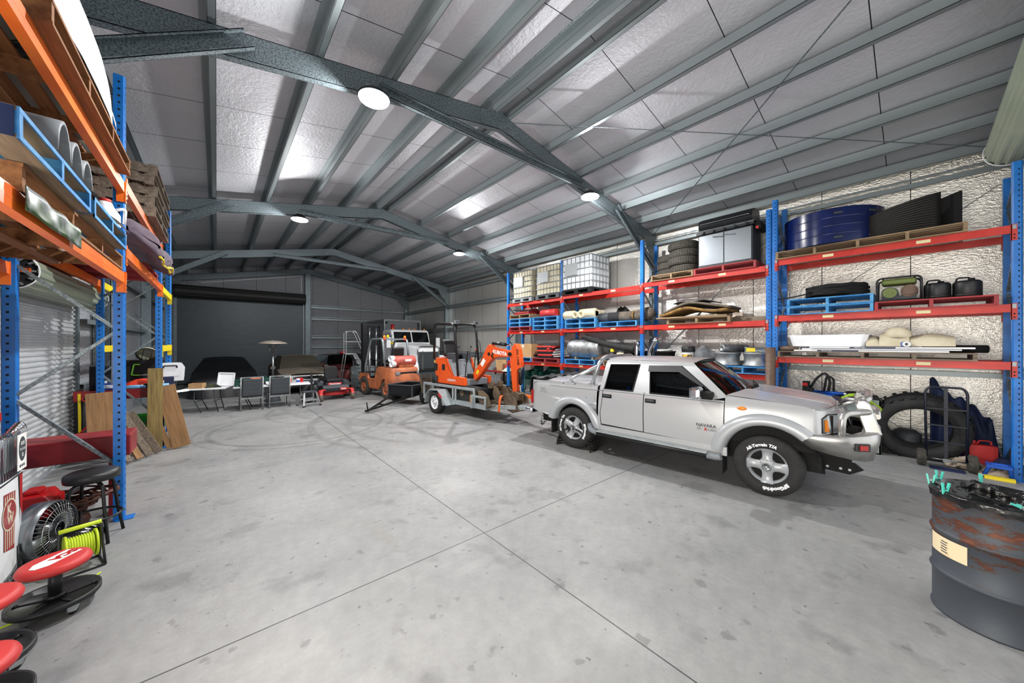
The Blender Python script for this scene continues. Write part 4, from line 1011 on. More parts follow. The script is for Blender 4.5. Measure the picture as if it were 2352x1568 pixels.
# ------------------------------------------------------------------ small black box trailer
A0 = Vector((3.49,11.02,0)); dirb = Vector((4.62,9.86,0))-A0
bt = thing('box_trailer', 'small black box trailer with its bare drawbar resting on the floor beside the forklift', 'trailer', (3.98,10.45,0), R(30))
mb = MB()
for a in ((.55,1.55,-.45,-.41),(.55,1.55,.41,.45),(.55,.58,-.45,.45),(1.52,1.55,-.45,.45)): mb.box(a[0],a[1],a[2],a[3],.3,.62)
mb.box(.55,1.55,-.45,.45,.28,.31); mb.build('tub', M['blackmetal'], bt)
mb = MB(); mb.tube([(.53,-.46,.63),(1.57,-.46,.63),(1.57,.46,.63),(.53,.46,.63)], .02, 6, True)
for x, y in ((.56,-.45),(.56,.45),(1.53,.45),(1.53,-.45)): mb.bar((x,y,.28),(x,y,.63),.04,.04,(1,0,0))
mb.build('top_rail', M['dgrey'], bt)
mb = MB(); mb.bar((.7,.4,.3),(-.7,.03,.1),.04,.05); mb.bar((.7,-.4,.3),(-.7,-.03,.1),.04,.05); mb.bar((-.95,0,.07),(-.6,0,.11),.07,.05); mb.bar((-.3,-.15,.16),(-.3,.15,.16),.03,.03); mb.cyl((-.8,.05,.02),(-.86,.05,.3),.018,8); mb.build('drawbar', M['blackmetal'], bt)
for y, fl in ((-.66,False),(.66,True)): simple_wheel(bt, 1.1, y, .26, .16, fl, 'dgrey')

# ------------------------------------------------------------------ forklift
FA = math.atan2(.987,-.16)
fk = thing('forklift', 'faded orange gas forklift with its counterweight and gas bottle facing the camera', 'forklift', (5.12,12.36,0), FA)
def fbody(u, v):
    """counterweight: plan outline u (left->rear->right) at height v"""
    zz = [.28,.42,.62,.8,.92,1.06,1.1]; k = v*6; i = min(int(k),5); z = zz[i]+(zz[i+1]-zz[i])*(k-i)
    bul = [-.02,.04,.07,.03,-.01,-.05,-.12]; b_ = bul[i]+(bul[i+1]-bul[i])*(k-i)
    a = R(-90+180*u); c, s = math.cos(a), math.sin(a)
    e = .45
    x = -.02-(.5+b_)*(abs(c)**e); y = -(.58+b_*.4)*(abs(s)**e)*(1 if s > 0 else -1)
    return (x, y, z)
mb = MB(); mb.grid(fbody, 24, 12); mb.grid(lambda u, v: (fbody(u,1)[0]*(1-v)-.02*v+.0, fbody(u,1)[1]*(1-v), 1.1+.01*v), 24, 1)
for y0, y1 in ((-.58,-.5),(.5,.58)):
    pl = [(.0,.62),(.0,1.1),(.5,1.12),(.62,1.0),(.75,.66),(1.25,.66),(1.3,.82),(1.85,.82),(1.95,.7),(1.95,.55)]+arc(1.55,.33,.38,38,172,10)+[(1.1,.3),(.5,.3)]+arc(0,.33,.38,10,90,8)
    tri = tessel(pl); n = len(pl)
    mb.add([(x,y0,z) for x,z in pl]+[(x,y1,z) for x,z in pl], [tuple(t) for t in tri]+[tuple(i+n for i in t[::-1]) for t in tri]+[(i,(i+1)%n,n+(i+1)%n,n+i) for i in range(n)])
mb.box(.3,.62,-.5,.5,.4,1.1); mb.box(.6,1.4,-.5,.5,.4,.62)
mb.build('counterweight_body', M['forkorange'], fk)
mb = MB(); mb.box(-.52,-.4,-.46,.46,.86,.95); mb.box(-.57,-.45,-.25,.25,.55,.62); mb.use(1).box(-.535,-.5,.3,.47,.85,.95); mb.box(-.535,-.5,-.47,-.38,.85,.95); mb.build('rear_grille', [M['blackmat'], M['greyp']], fk, .01)
mb = MB(); mb.cbox((.35,0,1.3),(.5,.5,.12)); mb.cbox((.14,0,1.58),(.12,.48,.5),(0,-.15,0)); mb.build('seat', M['black'], fk, .05, 3)
mb = MB()
for y in (-.5,.5): mb.tube(rnd([(.12,y,1.08),(.32,y,2.14),(1.15,y,2.12),(1.55,y,1.2),(1.6,y,.8)], .14), .04, 8)
for x in (.34,.5,.66,.82,.98,1.12): mb.bar((x,-.5,2.13),(x,.5,2.13),.04,.05)
fr = mb.build('overhead_guard', M['galv_plain'], fk)
for y, c in ((.42,'amber'),(-.42,'amber')):
    mb = MB(); mb.sphere((.33,y,2.2),(.05,.05,.07)); mb.use(1).cyl((.33,y,2.08),(.33,y,2.14),.05,10); mb.build('beacon', [M[c], M['redplastic']], fr)
mb = MB(); mb.sphere((1.0,-.1,2.24),(.05,.05,.07)); mb.sphere((.62,-.05,1.98),(.05,.05,.06)); mb.build('yellow_lamps', M['yellow'], fr)
mb = MB(); mb.lathe([(0,-.46),(.1,-.455),(.19,-.4),(.2,-.36),(.2,.36),(.19,.4),(.1,.455),(0,.46)], 26, (-.2,-.05,1.32), 'Y'); gb = mb.build('gas_bottle', mk('salmon_paint','#b9574b',.55,0,'#8c4034',5,(.5,.72)), fk)
mb = MB(); mb.box(-.37,-.03,-.3,.2,1.1,1.14); mb.box(-.38,-.34,-.35,.25,1.12,1.2); mb.use(1).box(-.40,-.397,-.25,.02,1.32,1.4); mb.build('bottle_cradle', [M['forkorange'], M['paper']], gb)
for x, z in ((-.2,1.42),(-.28,1.23)):
    mb = MB(); mb.lathe([(.095,0),(.11,0),(.11,.16),(.095,.16)], 22, (x,.36,z), 'Y', True); mb.cyl((x,.36,z),(x,.4,z),.1,18); mb.build('white_collar', M['white'], gb)
simple_wheel(fk, 0, .58, .31, .2, True, 'forkorange', 'oldrubber', .55, 6, R(4)); simple_wheel(fk, 0, -.58, .31, .2, False, 'forkorange', 'oldrubber', .55, 6)
simple_wheel(fk, 1.55, .6, .34, .22, True, 'forkorange', 'oldrubber', .55, 6); simple_wheel(fk, 1.55, -.6, .34, .22, False, 'forkorange', 'oldrubber', .55, 6)
mb = MB()
for y in (-.36,.36): mb.box(1.98,2.12,y-.05,y+.05,.08,2.75); mb.box(2.02,2.1,y*.72-.04,y*.72+.04,.1,2.6)
for z in (.6,1.6,2.4,2.72): mb.box(2.0,2.1,-.4,.4,z-.05,z+.05)
ms = mb.build('mast', M['blackmetal'], fk)
mb = MB()
for y in (-.14,.14): mb.cyl((1.96,y,.15),(1.96,y,1.9),.04,10); mb.cyl((1.96,y,1.9),(1.96,y,2.6),.022,8)
mb.box(2.13,2.18,-.5,.5,.35,.45); mb.box(2.13,2.18,-.5,.5,.75,.85); mb.build('lift_rams', M['steel'], ms)
for y in (-.3,.3):
    mb = MB(); mb.box(2.18,2.22,y-.06,y+.06,.06,.85); mb.box(2.2,3.1,y-.06,y+.06,.05,.09); mb.build('fork_tine', M['dgrey'], ms)
mb = MB(); mb.tube(rnd([(1.3,.2,.65),(1.2,.2,1.2),(1.1,.2,1.3)], .1), .03, 8); mb.v += []; mb.lathe([(.16,-.012),(.175,0),(.16,.012),(.145,0)], 20, (1.08,.2,1.32), 'Z', True); mb.build('steering_column', M['blackmat'], fk)

# ------------------------------------------------------------------ bonneted white truck
wt = thing('bonneted_truck', 'white bonneted truck with chrome-framed grille and amber roof lamps behind the digger', 'truck', (7.62,15.0,0), R(-90))
mb = MB()
def wh_(u, v):
    t = 2*v-1; x = -.05-1.75*u; w = .56+.28*u; top = 1.83+.17*u
    q = abs(t); y = t*w if q < .7 else math.copysign(w*min(1,(.7+(q-.7)*1.0)), t)
    z = top-.05*t*t if q < .72 else top-.03-(q-.72)/.28*1.1
    y = math.copysign(min(q/.72,1)*w, t)
    return (x, y, z)
mb.grid(wh_, 6, 24); mb.box(-.06,-.03,-.56,.56,.72,1.8); mb.build('bonnet', M['white'], wt)
mb = MB()
for s in (-1,1):
    def fen(u, v, s=s):
        a = R(-8+190*u); x = -.62-.58*math.cos(a)*1.05; z = .62+.72*max(0,math.sin(a))**.7
        return (x+.15, s*(.55+.6*v), z-.05*abs(v-.3))
    mb.grid(fen, 14, 3); mb.box(-.12,.02,*sorted((s*.57,s*1.13)),.68,1.12); mb.prism([(-.12,1.1),(.0,1.1),(-.3,1.38),(-.6,1.4)], *sorted((s*.57,s*1.1)))
mb.build('mudguards', M['white'], wt, .03, 2)
mb = MB(); mb.tube(rnd([(.0,-.54,.72),(.0,-.54,1.82),(.0,.54,1.82),(.0,.54,.72)], .14), .035, 8); mb.box(-.02,.03,-.03,.03,.74,1.78) if False else None
for y in (-.3,.3): mb.box(.0,.02,y-.015,y+.015,.74,1.62)
gs = mb.build('grille_surround', M['chrome'], wt)
mb = MB(); mb.box(-.03,-.005,-.5,.5,.74,1.58)
for k in range(16): mb.box(-.005,.01,-.5,.5,.76+k*.052,.77+k*.052)
mb.build('grille', M['dgrey'], gs)
for y in (-.83,.83):
    mb = MB(); mb.lathe([(0,.05),(.1,.045),(.12,.03),(.125,0)], 20, (.02,y,.93), 'X'); mb.build('headlamp', M['chrome'], wt)
mb = MB(); mb.box(.02,.2,-1.15,1.15,.36,.62); mb.build('bumper', M['dgrey'], wt, .03, 2)
mb = MB(); mb.prism([(-1.75,.9),(-3.2,.9),(-3.2,2.6),(-3.1,2.68),(-2.15,2.68),(-2.0,2.62),(-1.78,1.98)], -1.02, 1.02); mb.build('cab', M['white'], wt, .08, 3)
mb = MB()
for y0, y1 in ((-.93,-.03),(.03,.93)):
    mb.add([(-1.765,y0,2.03),(-1.765,y1,2.03),(-1.965,y1*.98,2.56),(-1.965,y0*.98,2.56)],[(0,1,2,3)])
mb.build('windscreen', M['glassdark'], wt)
mb = MB()
for s in (-1,1): mb.add([(-1.95,s*1.026,2.0),(-2.75,s*1.026,2.0),(-2.75,s*1.026,2.5),(-2.12,s*1.026,2.5)],[(0,1,2,3)])
mb.build('side_window', M['glassdark'], wt)
for y in (-.85,-.3,0,.3,.85):
    mb = MB(); mb.sphere((-2.2,y,2.72),(.06,.045,.04)); mb.build('roof_lamp', M['amber'], wt)
mb = MB(); mb.cyl((-2.5,-.75,2.68),(-2.5,-.75,2.95),.09,14); mb.build('red_beacon', M['redlens'], wt)
for s in (-1,1):
    mb = MB(); mb.tube([(-1.8,s*1.05,1.6),(-1.55,s*1.3,2.0),(-1.8,s*1.05,2.4)], .015, 6); mb.use(1).cbox((-1.55,s*1.32,2.02),(.08,.2,.5)); mb.build('mirror_arm', [M['chrome'], M['white']], wt)
    mb = MB(); mb.cyl((-3.3,s*1.05,.8),(-3.3,s*1.05,3.1),.07,12); mb.build('exhaust_stack', M['chrome'], wt)
    simple_wheel(wt, -.55, s*1.12, .5, .28, s > 0, 'alud', 'rubber', .55, 8); simple_wheel(wt, -3.6, s*1.12, .5, .5, s > 0, 'alud', 'rubber', .55, 8)
mb = MB(); mb.box(-4.2,.0,-.45,.45,.55,.8); mb.build('chassis', M['blackmat'], wt)
mb = MB(); mb.text('KENWORTH', .1, Matrix.Translation((-.75,-.7,1.3)) @ Matrix.Rotation(0,4,'Z') @ Mx) if False else mb.cbox((-.5,-1.135,1.0),(.25,.006,.06)); mb.build('side_badge', M['dgrey'], wt)
# ---- grey pantech body behind it
bx = thing('box_truck', 'light grey panelled box truck body in the far right corner, behind the white truck', 'truck', (8.22,20.9,0))
mb = MB(); mb.box(-1.07,1.07,-1.5,1.4,1.0,3.3)
for k in range(14): mb.box(-1.0,1.0,-1.512,-1.5,1.1+k*.16,1.2+k*.16)
by = mb.build('box_body', M['greyp'], bx)
mb = MB()
for a, b in (((-1.07,-1.5,3.3),(1.07,-1.5,3.3)),((-1.07,-1.5,1),(-1.07,-1.5,3.3)),((1.07,-1.5,1),(1.07,-1.5,3.3)),((-1.07,-1.5,3.3),(-1.07,1.4,3.3))): mb.bar(a,b,.07,.07,(0,1,0))
mb.use(1)
for x in (-.95,.95): mb.cyl((x,-1.53,3.15),(x,-1.5,3.15),.06,12)
mb.build('corner_trim', [M['alud'], M['blackmat']], by)
mb = MB(); mb.box(-.45,.45,-1.4,1.4,.7,1.0); mb.build('chassis', M['blackmat'], bx)
for x, fl in ((-1.0,0),(1.0,1)):
    Mt = MB(); Mt.lathe([(.25,0),(.45,.02),(.5,.06),(.5,.2),(.45,.24),(.25,.25)], 24, (x if not fl else x-.25,-.6,.5), 'X', True); wh2 = Mt.build('wheel', M['rubber'], bx); Mt = MB(); Mt.cyl((x if not fl else x-.25,-.6,.5),(x+(.2 if not fl else 0),-.6,.5),.26,18); Mt.build('rim', M['greyp'], wh2)

# ------------------------------------------------------------------ cars at the back
def car(t, paint, glass, L=4.6, Wd=.9, H=1.44, zb=.92, xs=(1.15,2.0,3.4,4.1), lower=None):
    """front at x=0 facing +x... local x backwards from the nose, y across"""
    lower = lower or paint
    def nose(x): return min(1, .78+.22*math.sin(min(1,x/.45)*PI/2))*(1 if x < L-.4 else .9+.1*(L-x)/.4)
    ys = lambda x, z: -Wd*nose(x)*(1-.05*abs(z-.6)) 
    a1, a2 = .82, L-.95
    mb = MB(); f = lambda x, z: ys(x,z)
    pl = [(.02,.3),(a1-.36,.28)]+arc(a1,.32,.36,172,8,10)+[(a1+.37,.24),(a2-.37,.24)]+arc(a2,.32,.36,172,8,10)+[(a2+.37,.28),(L-.02,.34),(L,.9),(xs[3],zb+.04),(xs[0],zb),(.06,.74),(0,.6)]
    skin(mb, pl, f, 0, (.5,.7,.85), (.12,.25,.45,L-.3)); mb.build('body_sides', paint, t)
    def top(x0, z0, w0, x1, z1, w1, cr=.03, nx=5): return lambda u, v: (x0+(x1-x0)*u, (2*v-1)*(w0+(w1-w0)*u)*nose(x0+(x1-x0)*u), z0+(z1-z0)*u+cr*(1-(2*v-1)**2)+.02*math.sin(PI*u))
    mb = MB(); mb.grid(top(.06,.74,Wd*.985,xs[0],zb,Wd*.985,.05), 6, 10); mb.grid(lambda u, v: (.06-.06*math.sin(u*PI*.5)-.02*math.cos((2*v-1)*1.5), (2*v-1)*Wd*.985*nose(.06-.06*u), .74-.46*u), 5, 10); mb.build('bonnet_and_nose', paint, t)
    wr = Wd*.68
    mb = MB(); mb.grid(top(xs[0],zb,Wd*.9,xs[1],H-.02,wr,.03), 4, 10); mb.build('windscreen', glass, t)
    mb = MB(); mb.grid(top(xs[1],H-.02,wr,xs[2],H-.03,wr,.03), 5, 10); mb.build('roof', paint, t)
    mb = MB(); mb.grid(top(xs[2],H-.03,wr,xs[3],zb+.05,Wd*.88,.03), 4, 10); mb.build('rear_window', glass, t)
    mb = MB(); mb.grid(top(xs[3],zb+.05,Wd*.97,L,zb-.02,Wd*.95,.03), 3, 8); mb.grid(lambda u, v: (L, (2*v-1)*Wd*.9, zb-.02-.6*u), 2, 4); mb.build('tail', paint, t)
    for s in (-1,1):
        mb = MB(); g = [(xs[0],s*Wd*.93,zb),(xs[1],s*wr,H-.02),(xs[2],s*wr,H-.03),(xs[3],s*Wd*.93,zb+.05)]; mb.add(g, [(0,1,2,3)]); mb.build('side_glass', glass, t)
        mb = MB(); mb.cbox((xs[0]+.35,s*(Wd+.08),zb+.05),(.1,.18,.12)); mb.build('wing_mirror', paint, t, .02, 2)
        for x in (a1,a2): simple_wheel(t, x, s*(Wd-.02), .32, .2, s > 0, 'alud', 'rubber', .65, 5)
        mb = MB(); mb.grid(lambda u, v: (.03+.3*u-.0, s*(Wd*.98*nose(.03+.3*u)+.006-.36*(1-u)), .62+.1*v+.03*u), 4, 2); mb.build('headlamp', M['lens'] if paint is not M['maroon'] else M['alud'], t)
    mb = MB(); mb.box(.2,L-.2,-Wd*.9,Wd*.9,.2,.45); mb.build('underbody', M['blackmat'], t)
wc = thing('sedan', 'dust-covered pale sedan with a brown dusty windscreen behind the folding tables', 'car', (2.72,15.55,0), R(90))
car(wc, M['dustycar'], M['dustyglass'])
mb = MB()
mb.grid(lambda u, v: (.02-.03*math.cos((2*v-1)*1.3)-.02*u, (2*v-1)*.78, .72-.36*u), 5, 10); nb_ = mb.build('front_bumper', M['carwhite'], wc)
mb = MB(); mb.grid(lambda u, v: (-.035+.0*u, (2*v-1)*.5, .69-.09*u), 1, 6); mb.grid(lambda u, v: (-.045, (2*v-1)*.55, .38-.08*u), 1, 6); mb.use(1)
for z in (.68,.645,.61): mb.box(-.05,-.035,-.5,.5,z-.012,z+.012)
mb.box(-.06,-.04,-.1,.1,.59,.65); mb.use(2).box(-.065,-.045,-.19,.19,.46,.54); mb.build('grille_and_plate', [M['blackmat'], M['chrome'], M['dgrey']], nb_)
mc = thing('wagon', 'maroon car in the far corner half covered by a dark sheet, beside the aluminium ladder', 'car', (4.85,17.6,0), R(90))
car(mc, M['maroon'], M['glassdark'], 4.4, .85, 1.4, .9, (1.0,1.7,3.7,4.3))
mb = MB(); mb.cbox((1.9,-.15,1.5),(.2,.24,.14)); mb.build('red_roof_load', M['red'], mc, .03, 2)
mb = MB()
def sheet(u, v):
    y = .1+1.0*v; x = -.12+3.2*u; z = 1.0+.45*math.sin(min(1,u*2.2)*PI/2)
    if v > .62: z = z*(1-(v-.62)/.38*.97); y = .1+.62+.3+.05*math.sin(u*40)
    if u < .22: z *= u/.22*.75+.25 if v < .62 else 1; x = -.15+.03*math.sin(v*30)+u
    return (x, -y, max(z,.03))
mb.grid(sheet, 30, 26); cs = mb.build('dark_sheet', M['cover'], None, solid=.01); cs.matrix_world = Matrix.Translation((4.85,17.55,.02)) @ Matrix.Rotation(R(90),4,'Z')
tag(cs, 'dark sheet draped over the right side of the maroon car', 'sheet')
# covered car
mb = MB(); random.seed(5)
def cov(u, v):
    x = -.08+4.75*u; t = 2*v-1
    tab = [(0,.45),(.12,.68),(.3,.78),(1.0,.86),(1.35,.96),(2.0,1.30),(2.6,1.42),(3.2,1.38),(3.9,1.1),(4.4,.95),(4.7,.6)]
    zt = lerp(tab, max(0,x)); hw = .98*(1-.18*max(0,(.35-x)/.35)**2-.12*max(0,(x-4.3)/.4)**2)
    rw = hw*(.98 if zt < .9 else .98-.32*(zt-.9)/.52)
    q = abs(t)
    if q < .5: y = rw*q/.5; z = zt-.05*(q/.5)**3
    else:
        w = (q-.5)/.5; y = rw+(hw+.04-rw)*min(1,w*2.2)+.03*math.sin(x*9+q*4)*w; z = (zt-.05)*(1-w)
        if w > .35 and zt > .9: pass
    f = 0
    if u == 0: z = z*.0+.01; 
    return (x+.02*math.sin(y*9)*(1 if u < .05 else 0), math.copysign(y,t), max(z,.005))
mb.grid(cov, 40, 36); cc = mb.build('covered_car', M['cover'], None); cc.location = (.25,16.35,0); cc.rotation_euler = (0,0,R(90))
tag(cc, 'car hidden under a fitted black cover in front of the slate roller door', 'car')
# ------------------------------------------------------------------ folding tables and what is on them
def folding_table(label, loc, rz, L, D=.72, H=.69):
    t = thing('folding_table', label, 'table', loc, rz, 'folding tables')
    mb = MB(); mb.box(-L/2,L/2,-D/2,D/2,H-.045,H); mb.build('table_top', M['white'], t, .015, 2)
    for s in (-1,1):
        mb = MB(); x = s*(L/2-.28)
        for y in (-.28,.28): mb.tube([(x,y,H-.05),(x+s*.02,y,.36),(x-s*.14 if s < 0 else x+.1,y,.0)], .014, 6)
        mb.tube([(x-.0,-.28,.3),(x,.28,.3)], .012, 6); mb.build('leg_frame', M['dgrey'], t)
    return t
folding_table('left white folding table holding the green crate and a carton', (-.2,13.4,0), R(-14), .98)
folding_table('long white folding table behind the two sling chairs', (1.36,13.1,0), R(-6), 1.95)
TZ = .69
def item(name, label, cat, fn, mats, loc, rz=0, bevel=0, group=None, rot=None, **k):
    mb = MB(); fn(mb); o = mb.build(name, mats, None, bevel, 2, **k); o.location = loc; o.rotation_euler = rot if rot else (0,0,rz)
    return tag(o, label, cat, group)
def open_box(mb, l, d, h, t=.012):
    mb.box(-l/2,l/2,-d/2,d/2,0,t)
    for a in ((-l/2,l/2,-d/2,-d/2+t),(-l/2,l/2,d/2-t,d/2),(-l/2,-l/2+t,-d/2,d/2),(l/2-t,l/2,-d/2,d/2)): mb.box(*a,0,h)
item('carton', 'open cardboard carton at the left end of the folding tables', 'box', lambda m: open_box(m,.3,.28,.14,.006), M['cardboard'], (-.42,13.3,TZ), R(-20))
item('camouflage_bundle', 'folded camouflage cloth on the left folding table', 'cloth', lambda m: m.grid(lambda u,v: (.36*(u-.5),.3*(v-.5),.09*math.sin(PI*u)*math.sin(PI*v)**.6+.015*math.sin(u*14)*math.sin(v*11)),10,10), mk('camouflage','#3c4228',.9,0,'#171a12',9,(.45,.55)), (-.08,13.28,TZ+.005))
gc = thing('green_crate', 'dark green plastic crate with parts in it on the folding tables', 'crate', (.63,12.98,TZ), R(-8))
mb = MB(); open_box(mb,.42,.3,.2); mb.box(-.23,.23,-.16,-.15,.18,.2); mb.build('crate_body', M['green'], gc)
mb = MB()
for k in range(7): mb.cyl((-.15+.05*k,-.152,.03+.11*(k%3)/2),(-.15+.05*k,-.16,.03+.11*(k%3)/2),.02,10)
mb.build('crate_fittings', M['alud'], gc)
item('white_tray', 'white foam tray standing on edge on the left folding table', 'tray', lambda m: (m.box(-.2,.2,-.03,.0,0,.4), m.box(-.2,-.17,-.06,0,0,.4), m.box(.17,.2,-.06,0,0,.4), m.box(-.2,.2,-.06,0,.37,.4), m.box(-.2,.2,-.06,0,0,.03)), M['white'], (.2,13.42,TZ), 0, rot=(R(-12),R(4),R(-12)))
item('black_tool', 'black power tool lying behind the green crate', 'tool', lambda m: (m.box(-.2,.2,-.06,.06,0,.1), m.cyl((.2,0,.05),(.32,0,.05),.03,10), m.box(-.12,-.06,-.05,.05,.08,.16)), M['black'], (.95,13.15,TZ), R(10), .012)
item('orange_saw', 'orange handled saw on the long folding table', 'tool', lambda m: (m.tube(rnd([(-.25,0,.05),(-.1,0,.18),(.1,0,.2),(.3,0,.1)],.1),.03,8), m.box(-.3,-.1,-.03,.03,.02,.12)), M['orangetube'], (.88,13.25,TZ+.0), R(5))
item('green_toolbox', 'dark green toolbox on the long folding table', 'toolbox', lambda m: (m.box(-.25,.25,-.1,.1,0,.16), m.box(-.27,.27,-.11,.11,.15,.19), m.tube(rnd([(-.08,0,.19),(-.08,0,.24),(.08,0,.24),(.08,0,.19)],.03),.01,6)), M['green'], (1.12,13.32,TZ), 0, .01)
for i, x in enumerate((1.02,1.18)):
    item('white_cup', ('left','right')[i]+' white cup on the long folding table', 'cup', lambda m: (m.lathe([(.03,0),(.042,.1),(.038,.1),(.028,.01),(0,.01)],16)), M['white'], (x,12.98,TZ), group='cups on the table')
item('cable_coil', 'orange extension cable coiled on the long folding table', 'cable', lambda m: (m.tube(helix((0,0,.03),.24,5,.025,18,'Z',.06),.016,6), m.cyl((.08,-.23,.02),(.08,-.26,.12),.02,6)), M['orangetube'], (1.58,13.1,TZ))
item('tape_roll', 'blue tape roll hung on the cable coil', 'tape', lambda m: m.lathe([(.035,-.025),(.06,-.025),(.06,.025),(.035,.025)],18,(0,0,0),'Y',True), mk('blue_tape','#1f7fe0',.5), (1.66,12.82,TZ+.065))
item('paint_tin', 'small red and white tin on the right of the long table', 'tin', lambda m: (m.cyl((0,0,0),(0,0,.14),.05,14), m.use(1).cyl((0,0,.03),(0,0,.1),.051,14)), [M['white'],M['bluep']], (2.0,12.98,TZ))
item('red_box', 'small red box behind the tin on the long table', 'box', lambda m: m.box(-.08,.08,-.06,.06,0,.14), M['red'], (2.08,13.2,TZ), .3, .006)
item('parts_tray', 'low tray of small parts on the long table between the chairs', 'tray', lambda m: (open_box(m,.3,.18,.05), m.use(1).sphere((-.05,0,.04),.03), m.use(2).sphere((.07,.02,.04),.035), m.use(0)), [M['white'],M['red'],M['black']], (1.3,12.88,TZ), 0)
# sling chairs
def sling_chair(label, loc, rz):
    t = thing('sling_chair', label, 'chair', loc, rz, 'sling chairs at the tables')   # back at -y, seat towards +y
    mb = MB()
    for x in (-.26,.26):
        mb.tube(rnd([(x,-.02,0),(x,.0,.4),(x,-.06,.98)], .1), .018, 8); mb.tube(rnd([(x,.45,0),(x,.43,.62),(x,-.02,.64)], .08), .016, 8)
    for y, z in ((-.06,.97),(0.0,.36),(.43,.4)): mb.bar((-.26,y,z),(.26,y,z),.03,.035)
    mb.build('frame', M['alud'], t)
    mb = MB(); mb.grid(lambda u, v: (-.24+.48*u, -.005-.06*v+.012*math.sin(PI*u), .42+.5*v+.006*math.sin(v*PI*8)), 8, 24); mb.build('back_sling', M['dgrey'], t, solid=.012)
    mb = MB(); mb.grid(lambda u, v: (-.24+.48*u, .02+.42*v, .415-.02*math.sin(PI*u)+.02*v), 8, 8); mb.build('seat_sling', M['dgrey'], t, solid=.012)
    return t
sc = sling_chair('left grey sling chair with its back to the camera at the folding tables', (.785,12.68,0), R(2))
dup(sc, (1.475,12.72,0), R(3), 'right grey sling chair, blue tape roll above its back, at the folding tables')
# patio heater
ph = thing('patio_heater', 'steel mushroom patio heater with a taupe reflector behind the tables', 'heater', (1.45,14.2,0))
mb = MB(); mb.lathe([(0,2.07),(.2,2.05),(.36,2.0),(.43,1.955),(.42,1.95),(.2,1.99),(0,2.0)], 28); mb.build('reflector', mk('taupe','#a0968a',.5,.4), ph)
mb = MB(); mb.lathe([(0,1.945),(.21,1.94),(.22,1.925),(.1,1.915),(.1,1.89),(.14,1.885),(.13,1.86),(.085,1.82),(.05,1.81),(.05,1.56),(.035,1.55)], 20); mb.cyl((0,0,1.88),(0,0,2.0),.03,8); mb.cbox((-.09,-.03,1.75),(.03,.03,.03)); mb.build('burner', M['steel'], ph)
mb = MB(); mb.cyl((0,0,.7),(0,0,1.62),.032,12); mb.build('pole', M['steel'], ph)
mb = MB(); mb.lathe([(.23,0),(.23,.06),(.2,.1),(.2,.66),(.16,.72),(0,.72)], 24); mb.build('base', M['dgrey'], ph)
# step stool
ss = thing('step_stool', 'silver folding step stool with a dark top in front of the mower', 'stool', (2.22,12.5,0), R(12))
mb = MB(); mb.box(-.2,.2,-.13,.13,.42,.46); mb.build('top_step', M['dgrey'], ss, .02, 2)
for sx in (-1,1):
    for sy in (-1,1):
        mb = MB(); mb.bar((sx*.17,sy*.1,.43),(sx*.24,sy*.24,.02),.045,.03); mb.use(1).cbox((sx*.243,sy*.245,.02),(.06,.045,.04)); mb.build('leg', [M['alu'],M['blackmat']], ss)
mb = MB(); mb.bar((-.2,-.19,.2),(.2,-.19,.2),.03,.05); mb.bar((-.23,-.22,.09),(.23,-.22,.09),.03,.04); mb.bar((-.2,.19,.2),(.2,.19,.2),.03,.05); mb.build('cross_rail', M['alu'], ss)
item('black_post_stand', 'slim black upright stand between the tables and the step stool', 'stand', lambda m: (m.box(-.03,.03,-.03,.03,0,1.0), m.box(-.12,.12,-.12,.12,0,.03)), M['black'], (2.42,13.2,0))
# zero-turn mower, front to -y
zm = thing('ride_on_mower', 'red and black ride-on mower with high-backed seat, front wheels to the camera', 'mower', (3.17,13.05,0), R(0))
mb = MB(); mb.prism([(.1,.3),(.05,.42),(.12,.52),(.9,.5),(.95,.3)], -.42, .42, 'X'); mb.build('foot_deck', mk('mower_charcoal','#2a3036',.5), zm, .02, 2)
mb = MB(); mb.box(-.3,.3,.30,.44,.48,.6); mb.use(1).box(-.22,.22,.285,.30,.50,.585); mb.build('seat_riser', [M['black'],M['redplastic']], zm, .01)
mb = MB(); mb.text('TimeCutter', .075, Matrix.Translation((0,.28,.543)) @ Mx, .002, None, .2); mb.text('TORO', .06, Matrix.Translation((.22,.04,.38)) @ Mx, .002); mb.build('mower_lettering', M['white'], zm)
mb = MB(); mb.box(.12,.33,.045,.06,.34,.43); mb.build('red_badge', M['redplastic'], zm)
mb = MB(); mb.cbox((0,.58,.66),(.5,.5,.12)); ol = [(.23*math.copysign(abs(math.cos(2*PI*k/28))**.6,math.cos(2*PI*k/28)),.9+.25*math.copysign(abs(math.sin(2*PI*k/28))**.6,math.sin(2*PI*k/28))) for k in range(28)]; mb.prism(ol, .8, .9); mb.build('seat', M['black'], zm, .035, 3)
